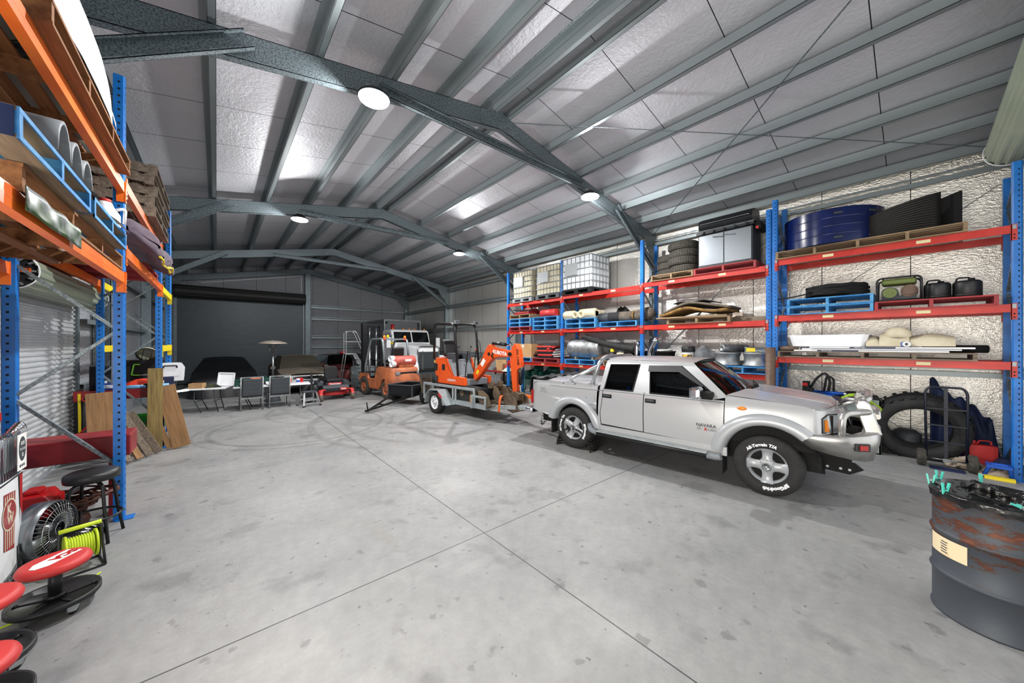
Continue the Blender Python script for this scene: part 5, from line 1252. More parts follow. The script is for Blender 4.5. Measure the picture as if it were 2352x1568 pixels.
for s in (-1,1):
    mb = MB(); mb.tube(rnd([(s*.33,.5,.5),(s*.5,.42,.78),(s*.42,.25,.95),(s*.16,.22,.96)] if False else [(s*.34,.55,.5),(s*.52,.35,.72),(s*.56,.3,.98)], .1), .014, 8); mb.build('steer_lever', M['blackmetal'], zm)
    mb = MB(); mb.cbox((s*.42,.72,.55),(.22,.6,.2)); mb.build('side_pod', M['dgrey'], zm, .05, 3)
    simple_wheel(zm, s*.6, 1.0, .26, .26, s > 0, 'dgrey', 'rubber', .45, 0, R(-90 if False else 0))
    mb = MB(); mb.bar((s*.3,.15,.36),(s*.46,-.02,.38),.06,.05); mb.bar((s*.46,-.02,.4),(s*.5,-.05,.28),.09,.03,(0,1,0)); mb.prism([(-.1,.2),(-.02,.36),(.1,.38),(.16,.3),(.02,.18)], s*.5-.05, s*.5+.05, 'X'); mb.build('caster_fork', M['redplastic'], zm, .01)
    mb = MB(); mb.lathe([(.05,-.05),(.1,-.055),(.13,-.03),(.13,.03),(.1,.055),(.05,.05)], 22, (s*.5,-.0,.13), 'X', True); mb.cyl((s*.5-.045,0,.13),(s*.5+.045,0,.13),.06,12); mb.build('caster_wheel', M['canvas'], zm)
for s in (-1,1): pass
mb = MB(); mb.lathe([(.0,.3),(.5,.3),(.54,.27),(.55,.16),(.53,.15)], 32); mb.v = [Vector((v.x,v.y*.75+.62,v.z)) for v in mb.v]; mb.build('cutting_deck', M['redplastic'], zm)
mb = MB(); mb.cbox((0,1.15,.58),(.6,.45,.36)); mb.build('engine_cover', M['blackmat'], zm, .06, 3)
mb = MB(); mb.lathe([(0,-.1),(.14,-.1),(.2,-.04),(.2,.1),(.0,.14)], 24, (-.52,.58,.36), 'Y'); mb.build('discharge_cover', M['black'], zm)
# platform ladder
ld_ = thing('platform_ladder', 'tall aluminium platform ladder with handrails beside the forklift mast', 'ladder', (4.6,16.75,0), R(-5))
mb = MB()
for y in (-.28,.28):
    mb.tube(rnd([(-.42,y,0),(-.2,y,1.5),(-.2,y,2.5),(.2,y,2.52),(.42,y,2.0),(1.0,y,.6)], .1), .024, 8)
    mb.bar((.2,y,1.48),(.95,y,.05),.03,.09); mb.bar((-.22,y,1.5),(.22,y,1.5),.03,.06); mb.bar((-.2,y,2.05),(.38,y,2.05),.025,.03)
for z in (.1,2.5): mb.tube([(-.4 if z < 1 else -.2,-.28,z),(-.4 if z < 1 else -.2,.28,z)], .02, 6)
mb.tube([(-.42,-.28,.06),(.95,-.28,.06)], .018, 6); mb.tube([(-.42,.28,.06),(.95,.28,.06)], .018, 6)
mb.build('rails', M['alu'], ld_)
mb = MB(); mb.box(-.22,.22,-.27,.27,1.48,1.51)
for k in range(5): t = (k+1)/6; mb.cbox((.2+.75*t,0,1.48-1.43*t),(.14,.54,.025))
mb.build('treads', M['alud'], ld_)
item('tie_down_pile', 'heap of grey straps and metal bits on the floor between mower and forklift', 'straps', lambda m: [m.bar((random.uniform(-.3,.3),random.uniform(-.25,.25),.03+.02*k),(random.uniform(-.3,.3),random.uniform(-.25,.25),.03+.02*k),.03,.02) for k in range(9)]+[m.tube(helix((.05*k-.1,.1,.04),.06,1.2,.01,10),.012,5) for k in range(4)], M['alud'], (3.95,13.35,0))
M['sign'] = mk('sign_plate','#a4a9ac',.6)
def cage_tank(label, loc, rz=0, L=1.2, D=1.0, H=1.0, plast='whiteplastic', pal='black', bz=.14, group='caged water tanks', sign=True):
    t = thing('caged_tank', label, 'tank', loc, rz, group)
    mb = MB(); mb.box(-D/2+.03,D/2-.03,-L/2+.03,L/2-.03,bz+.02,bz+H); mb.cyl((0,0,bz+H-.01),(0,0,bz+H+.05),.09,16); mb.build('bottle', M[plast], t, .09, 4)
    mb = MB(); r = .011
    for k in range(6):
        z = bz+.03+(H-.04)*k/5; mb.tube(rnd([(-D/2,-L/2+.01,z),(-D/2,L/2,z),(D/2,L/2,z),(D/2,-L/2,z),(-D/2,-L/2,z)], .07, 4), r, 5)
    for k in range(7):
        y = -L/2+.08+(L-.16)*k/6
        for x in (-D/2,D/2): mb.tube([(x,y,bz),(x,y,bz+H)], r, 5)
    for k in range(6):
        x = -D/2+.08+(D-.16)*k/5
        for y in (-L/2,L/2): mb.tube([(x,y,bz),(x,y,bz+H)], r, 5)
    mb.build('cage', M['galv_plain'], t)
    mb = MB(); mb.box(-D/2,D/2,-L/2,L/2,bz-.03,bz); mb.box(-D/2,D/2,-L/2,L/2,0,.02)
    for y in (-L/2+.07,0,L/2-.07):
        for x in (-D/2+.07,0,D/2-.07): mb.box(x-.07,x+.07,y-.07,y+.07,.02,bz-.03)
    mb.build('base_pallet', M[pal], t)
    if sign:
        mb = MB(); mb.cbox((-D/2-.014,.18,bz+H*.62),(.006,.5,.36)); mb.build('sign_plate', M['sign'], t)
    return t
c1 = cage_tank('white caged water tank on the third bay top beams, biggest of the three up there', (9.1,6.98,3.53), 0, 1.2, 1.0, 1.03, 'whiteplastic', 'blackmat')
c2 = cage_tank('yellowed caged tank right beside the post, top of the far bay', (9.1,8.24,3.5), 0, 1.1, 1.0, 1.0, 'cream', 'dgrey')
c3 = cage_tank('far left caged tank at the end of the top beams', (9.1,9.52,3.5), 0, 1.05, 1.0, 1.0, 'cream', 'greyp')
c4 = cage_tank('pale caged tank standing on the floor behind the digger', (8.6,13.25,0), R(90), 1.0, 1.1, 1.15, 'cream', 'galv_plain', .16, sign=False)
c5 = cage_tank('low grey caged tank between the ladder and the forklift', (4.9,15.75,0), R(10), .8, .8, .85, 'greyp', 'dgrey', .12, sign=False)
# clutter bench beyond the far rack
bn = thing('work_bench', 'dark bench crowded with cartons beyond the far rack post', 'bench', (9.2,11.6,0))
mb = MB(); mb.box(-.5,.5,-.9,.9,.78,.84); mb.build('bench_top', M['darkred'], bn)
for x in (-.45,.45):
    for y in (-.85,.85):
        mb = MB(); mb.box(x-.03,x+.03,y-.03,y+.03,0,.78); mb.build('leg', M['blackmetal'], bn)
mb = MB(); mb.box(-.48,.48,-.88,.88,.3,.34); mb.build('lower_shelf', M['dgrey'], bn)
for i, (x, y, l, d, h, m_, lab) in enumerate(((9.0,11.15,.3,.36,.3,'cardboard','tall brown carton on the crowded bench'),(9.15,10.85,.3,.34,.22,'redplastic','red and brown carton at the near end of the crowded bench'),(8.95,11.75,.3,.25,.12,'greyp','grey case lying on the crowded bench'),(8.95,12.2,.3,.3,.1,'white','white box at the far end of the crowded bench'),(9.3,11.5,.3,.5,.42,'cardboard','larger carton at the back of the crowded bench'))):
    item('carton', lab, 'box', lambda m, l=l, d=d, h=h: m.box(-l/2,l/2,-d/2,d/2,0,h), M[m_], (x,y,.84), .1*i, .006, 'cartons on the bench')
item('crumpled_sheet', 'pale green crumpled plastic sheet on the near end of the crowded bench', 'sheet', lambda m: m.grid(lambda u,v: (.4*(u-.5),.4*(v-.5),.02+.2*math.sin(PI*u)*math.sin(PI*v)*(.7+.3*math.sin(u*13+v*9))),10,10), mk('pale_green','#b9cfc4',.6), (8.85,10.62,.84))
item('tread_plate', 'ribbed aluminium tread plate leaning on the crowded bench', 'plate', lambda m: [m.box(-.01,0,-.45,.45,0,.72)]+[m.cbox((-.016,-.42+.07*j+(.035 if i%2 else 0),.04+.06*i),(.012,.045,.02),(.5 if j%2 else -.5,0,0)) for i in range(11) for j in range(12)], M['alu'], (8.42,11.15,.02), rot=(0,R(12),0))
item('orange_floor_beam', 'orange steel beam lying on the floor in front of the green chairs', 'beam', lambda m: (m.box(-.06,.06,-1.3,1.3,0,.12), m.box(-.066,-.06,-1.3,1.3,.045,.075)), M['orange'], (8.5,8.55,0), R(3), .006)
# stacked green chairs
def green_stack(loc, rz, n, which):
    for k in range(n):
        t = thing('garden_chair', 'dark green garden chair, %s of the %s stack under the far rack' % (('lowest','second','third','fourth','fifth','top')[k if k < n-1 else 5], which), 'chair', (loc[0],loc[1],.06*k), rz, 'stacked green chairs')
        mb = MB(); mb.grid(lambda u, v: (-.22+.44*u, -.2+.4*v, .4+.02*v), 4, 4); mb.build('seat', M['green'], t, solid=.02)
        mb = MB(); mb.grid(lambda u, v: ((-.25+.5*u), -.2-.12*v-.06*math.sin(PI*u)*v, .42+.42*v-.05*abs(2*u-1)**3), 8, 4); mb.tube(rnd([(-.26,.2,.6),(-.27,-.15,.62),(-.22,-.33,.82),(.22,-.33,.82),(.27,-.15,.62),(.26,.2,.6)],.1),.022,7); mb.build('back_and_arms', M['green'], t, solid=.018)
        if k == 0:
            for x, y in ((-.22,.2),(.22,.2),(-.22,-.22),(.22,-.22)):
                mb = MB(); mb.tube([(x,y,.42),(x*1.18,y*1.2,0)], [.03,.022], 8); mb.build('leg', M['green'], t)
        else:
            mb = MB()
            for x, y in ((-.22,.2),(.22,.2),(-.22,-.22),(.22,-.22)): mb.tube([(x,y,.42),(x*1.1,y*1.1,.2)], [.03,.025], 7)
            mb.build('legs', M['green'], t)
green_stack((9.15,9.5), R(80), 6, 'left'); green_stack((9.1,8.62), R(95), 6, 'right')
item('black_bags', 'black plastic bags piled on the floor behind the silver tray', 'bags', lambda m: [m.sphere((random.uniform(-.2,.2),random.uniform(-.9,.9),.22+.05*k%.2),(.3,.35,.22+.03*k),12,8) for k in range(6)], M['bag'], (9.1,6.6,0))
# ------------------------------------------------------------------ goods on the right-hand racks
def shelf(name, label, cat, fn, mats, x, y, z, rz=0, bevel=0, group=None, **k): return item(name, label, cat, fn, mats, (x,y,z), rz, bevel, group, **k)
Z3, Z2, Z1 = 3.80, 2.67, 1.81
# near bay top: blue half rings, black ribbed sheets
def half_ring(mb, r, h, a0, a1, t=.05, ribs=()):
    def fn(rr): return lambda u, v: (rr*math.cos(R(a0+(a1-a0)*u)), rr*math.sin(R(a0+(a1-a0)*u)), h*v)
    mb.grid(fn(r), 28, 1); mb.grid(fn(r-t), 28, 1); mb.grid(lambda u, v: ((r-t*v)*math.cos(R(a0+(a1-a0)*u)), (r-t*v)*math.sin(R(a0+(a1-a0)*u)), h), 28, 1)
    for z in ribs: mb.grid(lambda u, v: ((r+.008*math.sin(PI*v))*math.cos(R(a0+(a1-a0)*u)), (r+.008*math.sin(PI*v))*math.sin(R(a0+(a1-a0)*u)), z-.012+.024*v), 28, 2)
    for a in (a0,a1):
        c, s = math.cos(R(a)), math.sin(R(a)); mb.bar((r*c-.03*c,r*s-.03*s,0),(r*c-.03*c,r*s-.03*s,h),.1,.05,(c,s,0))
for i, (rr, dx, lab) in enumerate(((.72,0,'outer blue plastic half ring at the left of the top beams'),(.62,.16,'inner blue plastic half ring nested behind the outer one'))):
    o = thing('tank_half_ring', lab, 'tank section', (9.22+dx*.3,1.12-dx*.8,Z3), R(0), 'blue half rings')
    mb = MB(); half_ring(mb, rr, .62, 118, 262, .05, (.16,.31,.46)); mb.build('ring_wall', M['tankblue'], o)
    mb = MB()
    for a in (196,236):
        for z in (.08,.52): mb.cbox(((rr+.012)*math.cos(R(a)),(rr+.012)*math.sin(R(a)),z),(.012,.12,.03),(0,0,R(a)))
    mb.build('latches', M['dgrey'], o)
def ribbed(mb, h):
    def fn(u, v):
        y = .45-.82*u; zt = .40+.22*u+.1*math.sin(u*4) if v > .99 else v*.55
        return (-.26+.5*(u-.35)**2+.02*math.sin(v*PI*28)*.35, y, (h*.62+h*.38*u)*v)
    mb.grid(fn, 14, 84)
shelf('ribbed_sheet', 'curved black ribbed plastic sheet standing right of the blue half rings', 'sheet', lambda m: ribbed(m,.62), M['ribblack'], 9.0,.12,Z3, solid=.02)
shelf('plain_black_panel', 'flat black panel standing at the right edge of the ribbed sheet', 'panel', lambda m: m.box(-.25,.25,-.015,.015,0,.56), M['blackmat'], 9.1,-.31,Z3, R(35))
# near bay middle
def coil(m):
    m.tube(helix((0,0,.05),.42,6,.028,26,'Z',.05),.022,6); m.tube([(-.3,.3,.1),(-.35,.6,.04),(-.3,.85,.03)],.012,6)
shelf('cable_coil', 'large coil of black cable on the blue pallets', 'cable', coil, M['blackmat'], 9.0,1.0,2.828)
gn = thing('generator', 'olive and black portable generator on the red pallet', 'generator', (8.92,.2,Z2))
mb = MB(); F4 = [(-.2,-.24,.03),(-.2,.24,.03)]
for x in (-.2,.2): mb.tube(rnd([(x,-.25,.02),(x,-.25,.4),(x,.25,.4),(x,.25,.02)],.07)+[Vector((x,-.25,.02))], .016, 8)
for y in (-.25,.25): mb.tube([(-.2,y,.02),(.2,y,.02)],.016,8)
for y in (-.18,.18): mb.tube([(-.2,y,.4),(.2,y,.4)],.014,6)
mb.build('frame', M['blackmetal'], gn)
mb = MB(); mb.box(-.18,.18,-.2,.2,.29,.385); mb.build('fuel_tank', M['gen'], gn, .03, 3)
mb = MB(); mb.cyl((-.17,.1,.15),(.1,.1,.15),.1,20); mb.use(1).cyl((-.19,.1,.15),(-.16,.1,.15),.085,20); mb.cyl((-.195,.1,.15),(-.19,.1,.15),.03,10); mb.use(2).cyl((-.16,-.12,.17),(.1,-.12,.17),.1,20); mb.cyl((-.18,-.12,.17),(-.16,-.12,.17),.07,20); mb.use(0).box(-.15,.15,-.2,.2,.04,.1); mb.build('engine', [M['dgrey'],M['gen'],M['rustpipe']], gn)
for y, lab, cap in ((-.215,'left black round-shouldered fluid drum beside the generator',.1),(-.51,'right black fluid drum, last thing on the near middle beams',0)):
    d = thing('fluid_drum', lab, 'drum', (8.88,y,Z2), 0, 'black fluid drums')
    mb = MB(); mb.lathe([(.0,0),(.13,0),(.145,.02),(.145,.2),(.142,.235),(.12,.26),(0,.265)], 28); mb.lathe([(.146,.03),(.15,.04),(.146,.05)], 28); mb.build('drum_body', M['black'], d)
    mb = MB(); mb.cyl((cap,-.04,.25),(cap,-.04,.3),.035,12); mb.tube(rnd([(-.02,.11,.25),(-.02,.1,.31),(-.02,-.02,.31),(-.02,-.04,.26)],.03),.012,6); mb.build('cap_and_handle', M['blackmat'], d)
# near bay low: trestle tables, bath, liner
for k, (dx, lab) in enumerate(((-.0,'lowest'),(.02,'middle'),(-.03,'topmost'))):
    o = thing('trestle_table', lab+' folded white trestle table lying flat under the bath', 'table', (9.02+dx,.62-.12*k,Z1+.03*k), 0, 'folded trestle tables')
    mb = MB(); mb.box(-.4,.4,-.95,.95,0,.026); mb.build('folded_top', M['white'], o, .008, 2)
    if k != 1:
        mb = MB(); mb.box(-.402,-.4,-.15 if k else .05,.4 if k else .6,.003,.023); s_ = mb.build('name_strip', M['navy'], o)
        mb = MB(); mb.text('TRESTLE TABLE', .021, Matrix.Translation((-.4026,(.27 if k else .47),.0125)) @ Matrix.Rotation(R(-90),4,'Z') @ Mx); mb.build('strip_lettering', M['white'], s_)
def bath(m):
    def sh(s, zz): return [(-.36*s,.5*s),(-.36*s,-.5*s),(-.3*s,-.56*s),(.3*s,-.56*s),(.36*s,-.5*s),(.36*s,.5*s),(.3*s,.56*s),(-.3*s,.56*s)]
    a, b, c = sh(.9,0), sh(1.0,.22), sh(.94,.22); d = sh(.84,.03); n = 8; vs = [(x,y,.0) for x,y in a]+[(x,y,.22) for x,y in b]+[(x,y,.22) for x,y in c]+[(x,y,.03) for x,y in d]
    fs = [(i,(i+1)%n,n+(i+1)%n,n+i) for i in range(n)]+[(n+i,n+(i+1)%n,2*n+(i+1)%n,2*n+i) for i in range(n)]+[(2*n+i,2*n+(i+1)%n,3*n+(i+1)%n,3*n+i) for i in range(n)]+[tuple(range(n))[::-1],tuple(3*n+i for i in range(n))]
    m.add(vs, fs)
shelf('white_bath', 'white bath tub upright on the trestle tables, left', 'bath', bath, M['white'], 9.0,1.1,Z1+.09, bevel=.03)
def liner(m):
    for y0, y1, z in ((-.45,.02,.16),(.02,.36,.22),(.36,.52,.14)): m.grid(lambda u, v: (-.36+.72*u, y0+(y1-y0)*v, .01+(z+.05*math.sin(v*PI))*math.sin(PI*min(1,max(0,u*1.0)))**.35+.0*v), 12, 8)
    m.lathe([(.14,0),(.16,.02),(.15,.1),(.1,.16),(0,.18)], 20, (-.2,.15,.16))
shelf('moulded_liner', 'beige moulded plastic liners upside down beside the bath', 'liner', liner, M['cream'], 9.0,.06,Z1+.09)
shelf('white_roll', 'small roll of white and blue tape in front of the beige liners', 'roll', lambda m: (m.lathe([(.025,-.06),(.045,-.06),(.045,.06),(.025,.06)],16,(0,0,.045),'X',True), m.use(1).lathe([(.046,-.02),(.047,.04)],16,(0,0,.045),'X')), [M['white'],M['bluep']], 8.6,.12,Z1+.09, .3)
shelf('fibre_roll', 'dark hairy roll at the right end of the long low pallet', 'roll', lambda m: (m.cyl((-.35,0,.06),(.3,0,.06),.06,16), m.lathe([(.02,-.36),(.05,-.36),(.06,-.35)],16,(0,0,.06),'X')), M['blackmat'], 9.0,-.42,Z1, R(-80))
shelf('brown_tube', 'short brown tube at the left end of the long low pallet', 'tube', lambda m: m.lathe([(.03,-.14),(.05,-.14),(.05,.14),(.03,.14)],16,(0,0,.05),'Y',True), M['rustpipe'], 8.75,1.66,Z1, .1)
# second bay top: tyres and barbecue
def tyre(label, loc, r=.33, w=.2, rz=0):
    t = thing('tyre', label, 'tyre', loc, rz, 'stacked car tyres'); mb = MB()
    mb.lathe([(r*.62,.02),(r*.66,.0),(r*.9,.0),(r*.98,.02),(r,.05),(r,w-.05),(r*.98,w-.02),(r*.9,w),(r*.66,w),(r*.62,w-.02),(r*.6,w*.5)], 36, (0,0,0), 'Z', True)
    for k in range(40): a = 2*PI*k/40; mb.cbox((r*math.cos(a),r*math.sin(a),w/2),(.012,.03,w-.07),(0,0,a))
    mb.build('tyre_casing', M['oldrubber'], t); return t
for k, n in enumerate(('lowest','second lowest','second from top','top')): tyre(n+' tyre of the front stack on the top beams', (8.98+.015*(-1)**k,3.8+.02*(k%2),3.722+.19*k), .36 if k else .34, .19)
for k, n in enumerate(('lowest','middle','top')): tyre(n+' tyre of the half-hidden left stack on the top beams', (9.28,4.3-.01*k,3.722+.19*k), .34, .185)
bq = thing('barbecue', 'stainless barbecue with two grey cabinet doors and black hood on the red pallet', 'barbecue', (9.02,2.83,3.722), R(0))
mb = MB(); mb.box(-.3,.3,-.55,.55,.02,.78); mb.build('cabinet', M['dgrey'], bq, .01)
for y0, y1, hy in ((.005,.53,.12),(-.53,-.005,-.12)):
    mb = MB(); mb.box(-.315,-.3,y0,y1,.06,.76); d = mb.build('cabinet_door', mk('bbq_door','#74797e',.35,.7) if y0 > 0 else bpy.data.materials['bbq_door'], bq, .006)
    mb = MB(); mb.bar((-.335,hy-.1,.66),(-.335,hy+.1,.69),.02,.02); mb.build('door_handle', M['chrome'], d)
mb = MB(); mb.box(-.34,-.26,-.58,.58,.79,.86); mb.box(-.3,.3,-.6,.6,.86,.9)
for k in range(5): mb.cyl((-.35,-.45+.22*k,.825),(-.38,-.45+.22*k,.825),.028,12)
mb.use(1).bar((-.345,-.58,.85),(-.345,.58,.85),.02,.02); mb.build('control_panel', [M['blackmetal'],M['chrome']], bq)
mb = MB(); mb.prism([(-.28,.9),(-.34,.98),(-.3,1.12),(-.1,1.2),(.26,1.2),(.28,.9)], -.54, .54); mb.use(1).bar((-.36,-.5,1.02),(-.36,.5,1.02),.03,.03); mb.build('hood', [M['blackmetal'],M['chrome']], bq, .02, 2)
mb = MB(); mb.box(-.25,.25,-.68,-.58,.7,.84); mb.use(1).cyl((-.26,-.62,.72),(-.2,-.62,.72),.03,10); mb.build('side_burner', [M['blackmat'],M['red']], bq)
# second bay middle: folded mats, foam, planks
def mats(m, l, d, amp, th, ph):
    m.grid(lambda u, v: (d*(u-.5), l*(v-.5), th+amp*math.sin(PI*v)**2*(.8+.2*math.sin(ph+u*3))+.03*math.sin(v*9+ph)), 8, 22)
shelf('canvas_mat', 'brown canvas mat arched over the pile in the second bay', 'mat', lambda m: mats(m,1.5,.8,.2,.16,1), M['canvas'], 9.05,3.45,2.6, .04, solid=.05)
shelf('foam_mat', 'foam-edged mat folded under the brown canvas', 'mat', lambda m: mats(m,1.55,.8,.1,.12,2.2), M['foam'], 9.0,3.5,2.58, -.03, solid=.06)
shelf('timber_sheet', 'splintered sheet of board under the folded mats', 'board', lambda m: m.box(-.4,.4,-.8,.8,0,.035), M['woody'], 8.98,3.55,2.58, .03)
shelf('ribbed_mat', 'black ribbed rubber mat on top of the canvas pile', 'mat', lambda m: mats(m,.9,.6,.06,.0,0), M['rubber'], 9.1,3.55,2.95, solid=.02)
shelf('white_rag', 'white paint-spattered rag hanging over the beam in the second bay', 'rag', lambda m: m.grid(lambda u, v: (-.03+.1*u+.03*math.sin(v*7),.22*(v-.5),.1-.12*max(0,.6-u)+.02*math.sin(u*8+v*5)),8,8), M['rag'], 8.66,2.56,2.52, solid=.01)
for k in range(3): shelf('long_plank', ('lowest','middle','topmost')[k]+' weathered plank right of the folded mats', 'plank', lambda m: m.box(-.1,.1,-.62,.62,0,.035), M['woodgreyy'], 8.9+.05*k,2.3-.04*k,2.44+.036*k, .02*k, group='planks in the second bay')
# second bay low
tb = thing('rope_tub', 'black tub with white rope over its rim above the silver cab', 'tub', (8.95,4.3,1.31))
mb = MB(); mb.lathe([(0,0),(.2,0),(.25,.42),(.27,.42),(.27,.45),(.245,.45),(.2,.06),(0,.05)], 26); mb.build('tub', M['blackmat'], tb)
mb = MB(); mb.tube(helix((0,0,.46),.17,2.4,.008,16,'Z',.12),.022,7); mb.build('rope', M['rope'], tb)
shelf('small_black_pan', 'low black pan between the rope tub and the bucket', 'pan', lambda m: m.lathe([(0,0),(.17,0),(.19,.2),(.2,.3),(.16,.32),(0,.33)],20), M['dgrey'], 8.9,3.95,1.31)
bk = thing('printed_bucket', 'white printed bucket with black lid behind the silver cab roof', 'bucket', (8.85,3.66,1.31))
mb = MB(); mb.lathe([(0,0),(.125,0),(.14,.48)],24); mb.build('pail', M['white'], bk)
mb = MB(); mb.lathe([(.15,.44),(.155,.48),(.155,.56),(.14,.58),(0,.58)],24); mb.build('lid', M['black'], bk)
mb = MB(); mb.grid(lambda u, v: (-.1365*math.cos(R(-60+120*u))-.004, .138*math.sin(R(-60+120*u)), .16+.22*v),12,2); mb.build('print_band', mk('bucket_print','#e8b52e',.5,0,'#232323',16,(.5,.54)), bk)
shelf('grey_bag', 'grey crumpled bag slumped between the bucket and the truck wheels', 'bag', lambda m: (m.grid(lambda u, v: (.2*math.cos(2*PI*u)*math.sin(PI*v)*(1+.12*math.sin(u*19)),.27*math.sin(2*PI*u)*math.sin(PI*v)*(1+.1*math.sin(v*13)),.22-.3*math.cos(PI*v)*(.8+.2*math.sin(u*6))),20,12)), mk('grey_bag_cloth','#6d7074',.8,0,'#3f4144',4,(.4,.65)), 8.95,3.28,1.42, .2)
def rimw(label, y):
    t = thing('truck_wheel', label, 'wheel', (8.95,y,1.462), 0, 'bare truck wheels')
    mb = MB(); mb.lathe([(.1,.22),(.15,.22),(.2,.16),(.23,.05),(.27,.02),(.285,.0),(.28,.03),(.25,.08),(.245,.2),(.27,.26),(.285,.29),(.27,.3),(.235,.26),(.2,.2),(.1,.2)],36); mb.build('wheel_rim', M['alud'], t)
    mb = MB()
    for k in range(8): a = 2*PI*k/8; mb.cyl((.17*math.cos(a),.17*math.sin(a),.18),(.17*math.cos(a),.17*math.sin(a),.225),.016,6)
    mb.build('bolts', M['blackmetal'], t)
rimw('left bare truck wheel lying on the blue pallet', 2.84); rimw('right bare truck wheel lying on the blue pallet', 2.25)
shelf('foil_duct', 'roll of silver duct lying on the left truck wheel', 'duct', lambda m: m.lathe([(.045,-.3),(.085,-.3),(.09,-.27),(.09,.3),(.05,.3)],20,(0,0,.09),'X',True), M['alud'], 9.0,2.72,1.76, R(-35))
shelf('clear_container', 'clear plastic box with yellow lid label on the right truck wheel', 'box', lambda m: (m.box(-.14,.14,-.17,.17,0,.12), m.use(1).box(-.142,-.14,-.02,.14,.02,.1)), [M['lens'],M['yellow']], 8.9,2.28,1.762, .1, .02)
# third bay
for k, (y, r, lab) in enumerate(((7.3,.14,'thick cream hose roll at the left of the third bay'),(6.5,.15,'thick cream hose roll at the right, longest of them'))):
    shelf('hose_roll', lab, 'hose roll', lambda m: (m.cyl((-.2,-.2,r),(-.2,.25 if k == 0 else .42,r),r,18), m.box(-.3,.3,-.2,.25 if k == 0 else .42,0,r*1.7)), M['cream'], 8.95,y,2.743, 0, .05, 'cream hose rolls')
for y, lab in ((6.98,'left open-ended cream pipe facing out on the third bay'),(6.76,'right open-ended cream pipe facing out on the third bay')):
    shelf('cream_pipe', lab, 'pipe', lambda m: (m.lathe([(.07,-.4),(.1,-.4),(.115,-.38),(.115,.3),(.07,.3)],20,(0,0,.115),'X',True), m.use(1).cyl((-.2,0,.115),(-.19,0,.115),.075,14)), [M['cream'],M['blackmat']], 8.95,y,2.743, 0, group='open pipes')
for k in range(3): shelf('rolled_mat', ('left','middle','right')[k]+' rolled dark mat on the single blue pallet', 'roll', lambda m: (m.cyl((0,-.2,.14),(0,.2,.14),.14,18)), [M['dgrey'],M['rubber'],M['canvas']][k], 8.85,6.05-.36*k,2.592, .08*k, group='rolled mats')
shelf('leather_bundle', 'brown and tan bundle at the right end of the single blue pallet', 'bundle', lambda m: (m.sphere((0,0,.15),(.2,.24,.16)), m.sphere((.1,-.2,.2),(.18,.2,.18)), m.use(1).tube(helix((-.15,.05,.15),.1,2,.02,12,'Y'),.02,6)), [M['canvas'],M['foam']], 8.95,5.02,2.592)
shelf('machine_parts', 'dark tangle of machine parts behind the rolled mats', 'parts', lambda m: [m.cbox((random.uniform(-.2,.2),random.uniform(-.5,.5),.2+random.uniform(0,.2)),(.1,.18,.12),(.3*k,.2*k,.5*k)) for k in range(9)]+[m.box(-.3,.3,-.55,.55,0,.2)], M['blackmat'], 9.22,5.6,2.592)
tk_ = thing('cylinder_tank', 'large dull aluminium cylinder tank lying on the blue pallet', 'tank', (9.0,6.83,1.462))
mb = MB(); mb.lathe([(0,-.6),(.3,-.6),(.32,-.58),(.325,-.3),(.32,-.28),(.325,-.26),(.325,.28),(.32,.3),(.325,.32),(.32,.58),(.3,.6),(0,.6)],40,(0,0,.34),'Y'); mb.build('shell', M['alud'], tk_)
mb = MB(); mb.cyl((0,.1,.64),(0,.1,.7),.09,18); mb.build('filler_cap', M['blackmat'], tk_)
mb = MB(); mb.box(-.2,.2,.3,.36,0,.1); mb.box(-.2,.2,-.36,-.3,0,.1); mb.build('saddles', M['wood'], tk_)
shelf('ribbed_duct', 'black ribbed intake duct resting against the cylinder tank', 'duct', lambda m: m.tube([Vector((.0,.75-1.7*t,.72-.62*t+.25*t*t)) for t in [i/34 for i in range(35)]], [.085+(.012 if i%2 else 0) for i in range(35)], 10), M['rubber'], 8.78,6.0,1.46)
shelf('yellow_cap_bottle', 'black bottle with a yellow cap behind the cab', 'bottle', lambda m: (m.lathe([(0,0),(.1,0),(.1,.2),(.06,.26),(0,.27)],16), m.use(1).lathe([(.06,.26),(.06,.33),(.03,.36),(0,.36)],14), m.use(2).box(-.102,-.09,-.04,.04,.06,.16)), [M['black'],M['yellow'],M['white']], 8.8,5.78,1.46)
shelf('rust_offcut', 'rusty brown angle iron beside the cylinder tank', 'offcut', lambda m: (m.bar((-.2,.15,.03),(.1,-.2,.13),.1,.05), m.bar((-.1,.2,.05),(.2,-.1,.2),.06,.04)), M['rustpipe'], 8.75,6.08,1.46)
shelf('beige_tin', 'beige tin right of the yellow-capped bottle', 'tin', lambda m: (m.box(-.08,.08,-.1,.1,0,.24), m.use(1).cyl((0,0,.24),(0,0,.27),.06,14)), [M['cream'],M['alud']], 8.8,5.5,1.46, .2, .02)
shelf('black_crate', 'black crate between the beige tin and the chrome pipe', 'crate', lambda m: (open_box(m,.4,.5,.3), m.box(-.2,.2,-.25,.25,.1,.24)), M['blackmat'], 8.95,5.12,1.46)
for y, ln, lab, tl in ((4.98,0,'left bent chrome exhaust stack beside the rack post',0),(4.62,1,'right slanted chrome exhaust stack beside the rack post',1)):
    shelf('exhaust_stack', lab, 'exhaust', lambda m: m.tube(rnd([(0,0,0),(0,0,.45),(0,.0 if not tl else -.1,.62),(.0,-.08 if not tl else -.2,.68 if not tl else .8)],.1),.065,14), M['chrome'], 8.75,y,1.31, 0, group='chrome exhausts')
